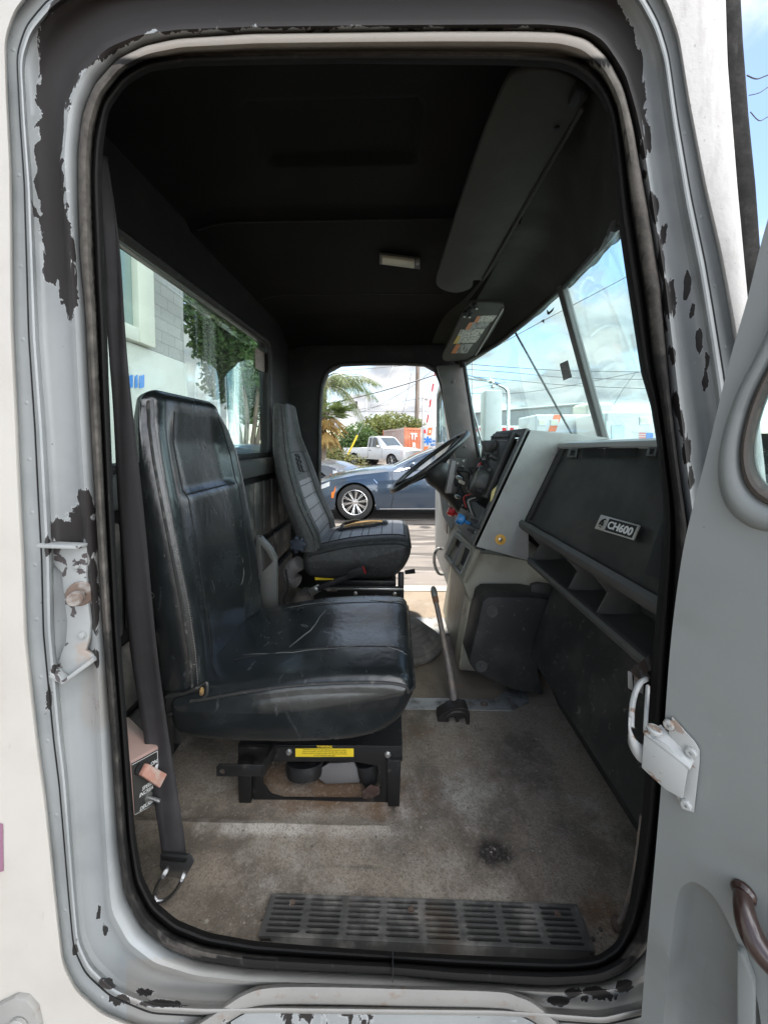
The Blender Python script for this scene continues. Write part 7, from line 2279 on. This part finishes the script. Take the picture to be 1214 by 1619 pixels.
for k in range(54):
    az = r_.uniform(0, 6.28); el = r_.uniform(-1.1, .9)
    d = Vector((math.cos(az) * math.cos(el), math.sin(az) * math.cos(el), math.sin(el)))
    hub_ = fc + d * r_.uniform(.35, .75)
    st_.tube([fc, hub_], .012, 5)
    sdv = d.cross(Vector((0, 0, 1))).normalized()
    tgt = md_ if el < .25 else mb
    for j in range(15):
        a = R(-75 + 10 * j)
        dj = (d * math.cos(a) + sdv * math.sin(a) + Vector((0, 0, -.25 if el > .25 else -.8))).normalized()
        wv = dj.cross(d + Vector((0, 0, .3))).normalized() * .026
        l_ = r_.uniform(.45, .75)
        vs = [tgt.bm.verts.new(hub_), tgt.bm.verts.new(hub_ + dj * l_ * .5 + wv), tgt.bm.verts.new(hub_ + dj * l_ + Vector((0, 0, -.05))), tgt.bm.verts.new(hub_ + dj * l_ * .5 - wv)]
        tgt.bm.faces.new(vs)
mb.build('green_leaves', L_palm, fan, smooth=False); md_.build('dead_leaves', L_dead, fan, smooth=False); st_.build('leaf_stalks', bark, fan)
mb = MB(); mb.tube([Vector((fc.x, 13.8, 0)), fc], [.19, .15], 12); mb.build('trunk', bark, fan)

tree = thing('leafy_tree', 'dense green leafy tree beside the block building, seen through the rear window', 'tree', (-4.6, 12.0, 0))
tcx = lambda px, py, Y: tuple(P(px, py, Y=Y))
mb = MB()
clumps(mb, [(tcx(318, 500, 11.5), (.75, .8, .7)), (tcx(345, 490, 12), (1.0, 1.0, .9)), (tcx(375, 520, 12.2), (1.1, 1.0, .9)), (tcx(335, 450, 12), (1.2, 1.0, .8)), (tcx(400, 570, 12), (.9, .9, .9)), (tcx(330, 545, 11.6), (.55, .6, .5)), (tcx(372, 580, 12.3), (.9, .9, .8)), (tcx(418, 600, 12.5), (.9, .9, .8)), (tcx(350, 605, 12.6), (.7, .7, .6)), (tcx(405, 640, 13), (.9, .9, .7)), (tcx(300, 420, 12), (1.2, 1, 1)), (tcx(360, 545, 12.8), (1.2, 1, 1.2)), (tcx(405, 520, 13), (1.2, 1, 1.2)), (tcx(385, 610, 13.4), (1.0, .9, .9))], 1300, .095, 13, .35)
mb.build('crown', L_tree, tree, smooth=False)
mb = MB()
for (a, b, c) in (((386, 730), (390, 650), (370, 540)), ((396, 730), (404, 660), (410, 590)), ((384, 728), (372, 650), (340, 520)), ((402, 730), (416, 650), (425, 600))):
    p0 = P(*a, Y=12); p0.z = 0
    mb.tube(cat_rom([p0, P(*a, Y=12), P(*b, Y=12), P(*c, Y=12.1)], 5), [.10 - .003 * k for k in range(16)], 8)
mb.build('trunk', bark, tree)

# =================================================================== BUILDING BEHIND THE CAB
def brick_mat(name, c1, c2, mort):
    m = bpy.data.materials.new(name); m.use_nodes = True
    t = m.node_tree; b = t.nodes['Principled BSDF']; b.inputs['Roughness'].default_value = .85
    tc_ = t.nodes.new('ShaderNodeTexCoord'); sx = t.nodes.new('ShaderNodeSeparateXYZ'); cb = t.nodes.new('ShaderNodeCombineXYZ')
    t.links.new(tc_.outputs['Object'], sx.inputs[0]); t.links.new(sx.outputs[1], cb.inputs[0]); t.links.new(sx.outputs[2], cb.inputs[1])
    br = t.nodes.new('ShaderNodeTexBrick')
    br.inputs['Scale'].default_value = 1.0; br.inputs['Brick Width'].default_value = .40; br.inputs['Row Height'].default_value = .20; br.inputs['Mortar Size'].default_value = .007
    br.inputs['Color1'].default_value = (*c1, 1); br.inputs['Color2'].default_value = (*c2, 1); br.inputs['Mortar'].default_value = (*mort, 1)
    t.links.new(cb.outputs[0], br.inputs['Vector']); t.links.new(br.outputs['Color'], b.inputs['Base Color'])
    bp = t.nodes.new('ShaderNodeBump'); bp.inputs['Strength'].default_value = .5; bp.inputs['Distance'].default_value = .01; bp.invert = True
    t.links.new(br.outputs['Fac'], bp.inputs['Height']); t.links.new(bp.outputs[0], b.inputs['Normal'])
    return m
bld = thing('block_building', 'grey concrete block building with white lower wall and tall window behind the cab', 'building', (-6, 4.6, 0))
BX = -4.0
ye = P(290, 500, X=BX).y
mb = MB(); mb.slab([Vector((BX, -2.5, 2.98)), Vector((BX, ye, 2.98)), Vector((BX, ye, 7.5)), Vector((BX, -2.5, 7.5))], (-4, 0, 0)); mb.build('block_wall', brick_mat('grey_concrete_block', (.30, .30, .29), (.26, .26, .255), (.17, .17, .165)), bld)
wp = mat('pale_green_white_wall', (.53, .545, .51), .6, layers=[dict(c=(.48, .50, .45), scale=1.5, lo=.45, hi=.68), dict(c=(.30, .30, .27), scale=9, lo=.66, hi=.72, w=.5, stretch=(1, 1, .4))])
mb = MB(); mb.slab([Vector((BX + .03, -2.5, 0)), Vector((BX + .03, ye + .02, 0)), Vector((BX + .03, ye + .02, 2.98)), Vector((BX + .03, -2.5, 2.98))], (-4, 0, 0)); mb.build('lower_wall', wp, bld)
y0, y1 = P(232, 500, X=BX).y, P(206, 500, X=BX).y
mb = MB()
mb.box(Vector((BX + .06, (y0 + y1) / 2, 4.6)), (.16, y0 - y1, 3.2), bev=.02)
mb.box(Vector((BX + .06, y1 - 1.6, 3.10)), (.16, 3.2, .22), bev=.02)
wf = mb.build('window_frame', mat('cream_window_frame', (.62, .63, .55), .5), bld)
mb = MB(); mb.slab([Vector((BX + .02, y1 - 3.2, 3.2)), Vector((BX + .02, y1, 3.2)), Vector((BX + .02, y1, 6.2)), Vector((BX + .02, y1 - 3.2, 6.2))], (.02, 0, 0)); mb.build('pane', mat('green_grey_pane', (.20, .27, .25), .06, spec=.9), wf)
mb = MB()
for (xa, xb_) in ((203, 210), (213, 217.5), (220, 228)):
    a, b = P(xa, 594, X=BX + .04), P(xb_, 592, X=BX + .04); c, d = P(xb_, 612, X=BX + .04), P(xa, 614, X=BX + .04)
    mb.slab([a, b, c, d], (.004, 0, 0))
mb.build('painted_letters', am_bl, bld)

# =================================================================== POLES, SIGNAL, WIRES
wood = mat('weathered_pole', (.26, .21, .17), .85, layers=[dict(c=(.15, .12, .10), scale=5, lo=.45, hi=.65, stretch=(1, 1, .1))])
up = thing('utility_pole', 'tall brown wooden utility pole behind the container', 'utility pole', (P(659, 700, Y=42).x, 42, 0))
mb = MB(); a = P(658, 700, Y=42); mb.tube([Vector((a.x, 42, 0)), Vector((a.x + .18, 42, 13))], [.28, .20], 12); mb.build('shaft', wood, up)
mb = MB(); mb.box(Vector((a.x + .17, 42, 11.6)), (2.4, .12, .14)); mb.build('crossarm', wood, up)
steel_w = mat('pale_signal_paint', (.62, .62, .60), .5)
xs_g = thing('crossing_signal', 'pale railway crossing signal mast with crossed boards', 'crossing signal', (P(668, 700, Y=38).x, 38, 0))
mb = MB(); a = P(668, 700, Y=38); mb.tube([Vector((a.x, 38, 0)), Vector((a.x, 38, P(668, 620, Y=38).z))], .11, 10); mb.build('mast', steel_w, xs_g)
for (p, q) in (((664, 622), (684, 640)), ((683, 622), (665, 640))):
    mb = MB(); a, b = P(*p, Y=37.8), P(*q, Y=37.8); n_ = (b - a).normalized().cross(Vector((0, 1, 0))) * .13
    mb.slab([a + n_, b + n_, b - n_, a - n_], (0, .04, 0)); mb.build('crossed_board', steel_w, xs_g)
ga = thing('crossing_gate', 'raised red and white striped crossing gate arm', 'gate arm', (P(675, 700, Y=37).x, 37, 0))
pa_, pb2 = P(675, 668, Y=37), P(689, 582, Y=37)
for k in range(7):
    mb = MB(); mb.tube([pa_.lerp(pb2, k / 7), pa_.lerp(pb2, (k + 1) / 7)], .085, 8); mb.build('arm_section', M['red'] if k % 2 == 0 else steel_w, ga)
mb = MB(); mb.tube([Vector((pa_.x - .1, 37, 0)), pa_], .12, 8); mb.build('post', steel_w, ga)
sg2 = thing('signal_mast', 'slender distant signal mast rising above the green bushes', 'signal mast', (P(579, 700, Y=45).x, 45, 0))
mb = MB(); a = P(579, 700, Y=45); mb.tube([Vector((a.x, 45, 0)), Vector((a.x, 45, P(578, 627, Y=45).z))], .08, 8)
for (p, q) in (((575, 657), (583, 666)), ((583, 657), (575, 666))): mb.tube([P(*p, Y=44.9), P(*q, Y=44.9)], .09, 6)
mb.build('mast', steel_w, sg2)
st2 = thing('street_lamp', 'street lamp arm reaching across behind the palm', 'street lamp', (P(478, 700, Y=26).x, 26, 0))
mb = MB(); mb.tube(cat_rom([Vector((P(470, 700, Y=26).x, 26, 0)), P(470, 660, Y=26), P(480, 645, Y=26), P(530, 644, Y=26), P(552, 646, Y=26)], 5), .06, 8); mb.build('arm', steel_w, st2)
mb = MB(); mb.box(P(557, 642, Y=26), (.35, .3, .3), bev=.06); mb.box(P(563, 640, Y=26), (.2, .2, .5), bev=.05); mb.build('lamp_head', M['scuffblack'], st2)
yg = thing('guy_guard', 'slanted bright yellow guy wire guard in front of the bushes', 'guy guard', P(547, 726, Y=24))
mb = MB(); mb.tube([P(546, 727, Y=24), P(565, 688, Y=24)], .055, 8); mb.build('sleeve', M['yellow'], yg)
mb = MB(); mb.tube([P(565, 688, Y=24), P(619, 584, Y=24.5), P(660, 500, Y=25)], .014, 5); mb.build('guy_wire', M['steel'], yg)
wirem = mat('dark_wire', (.06, .06, .06), .6)
WIRES = [('thick dark power line sagging across the far doorway', [(380,668),(510,640),(600,619),(694,590),(760,560)], 36, .055),
         ('thin wire high across the far doorway', [(400,592),(520,587),(600,581),(700,572)], 40, .025),
         ('thin wire rising to the brown utility pole', [(440,660),(560,648),(640,634),(800,604)], 41, .022),
         ('level wire behind the brown utility pole', [(420,645),(560,650),(690,650),(800,648)], 44, .020),
         ('thin drop wire slanting down from the brown utility pole', [(690,580),(652,610),(600,640),(560,655)], 40, .022),
         ('steep stay wire left of the brown utility pole', [(650,590),(640,640),(632,664)], 41, .020),
         ('long dark wire climbing across the whole windscreen', [(700,598),(735,577),(830,522),(985,440),(1040,408)], 14, .016),
         ('topmost level wire through the windscreen', [(700,572),(800,580),(900,586),(1040,588)], 30, .024),
         ('second level wire through the windscreen', [(700,581),(800,588),(900,597),(1040,600)], 31, .022),
         ('third level wire through the windscreen', [(700,590),(800,600),(900,609),(1040,615)], 32, .022),
         ('wire rising towards the right behind the windscreen post', [(700,620),(800,622),(880,613),(1000,590),(1060,580)], 30, .020),
         ('short stay wire slanting down right of the windscreen post', [(1005,588),(985,615),(970,640)], 30, .018),
         ('black cable looping in the open sky beside the door', [(1180,118),(1196,124),(1214,118),(1240,112)], 20, .030),
         ('lower black cable in the open sky beside the door', [(1184,150),(1200,146),(1216,136),(1240,126)], 20, .022),
         ('lowest cable in the open sky beside the door', [(1186,176),(1200,190),(1214,184),(1240,176)], 20, .022)]
for lb, pts, Y, r in WIRES:
    mb = MB(); mb.tube([P(v.x, v.y, Y=Y) for v in cat_rom([Vector((x, y, 0)) for x, y in pts], 6)], r, 6)
    o = mb.build('power_line', wirem); tag(o, lb, 'wire', 'overhead wires')
wp2 = thing('utility_pole', 'slim pale pole behind the mirror arm', 'pole', (P(746, 700, Y=40).x, 40, 0))
mb = MB(); a = P(746, 700, Y=40); mb.tube([Vector((a.x, 40, 0)), Vector((a.x, 40, P(746, 560, Y=40).z))], .10, 8); mb.build('shaft', steel_w, wp2)
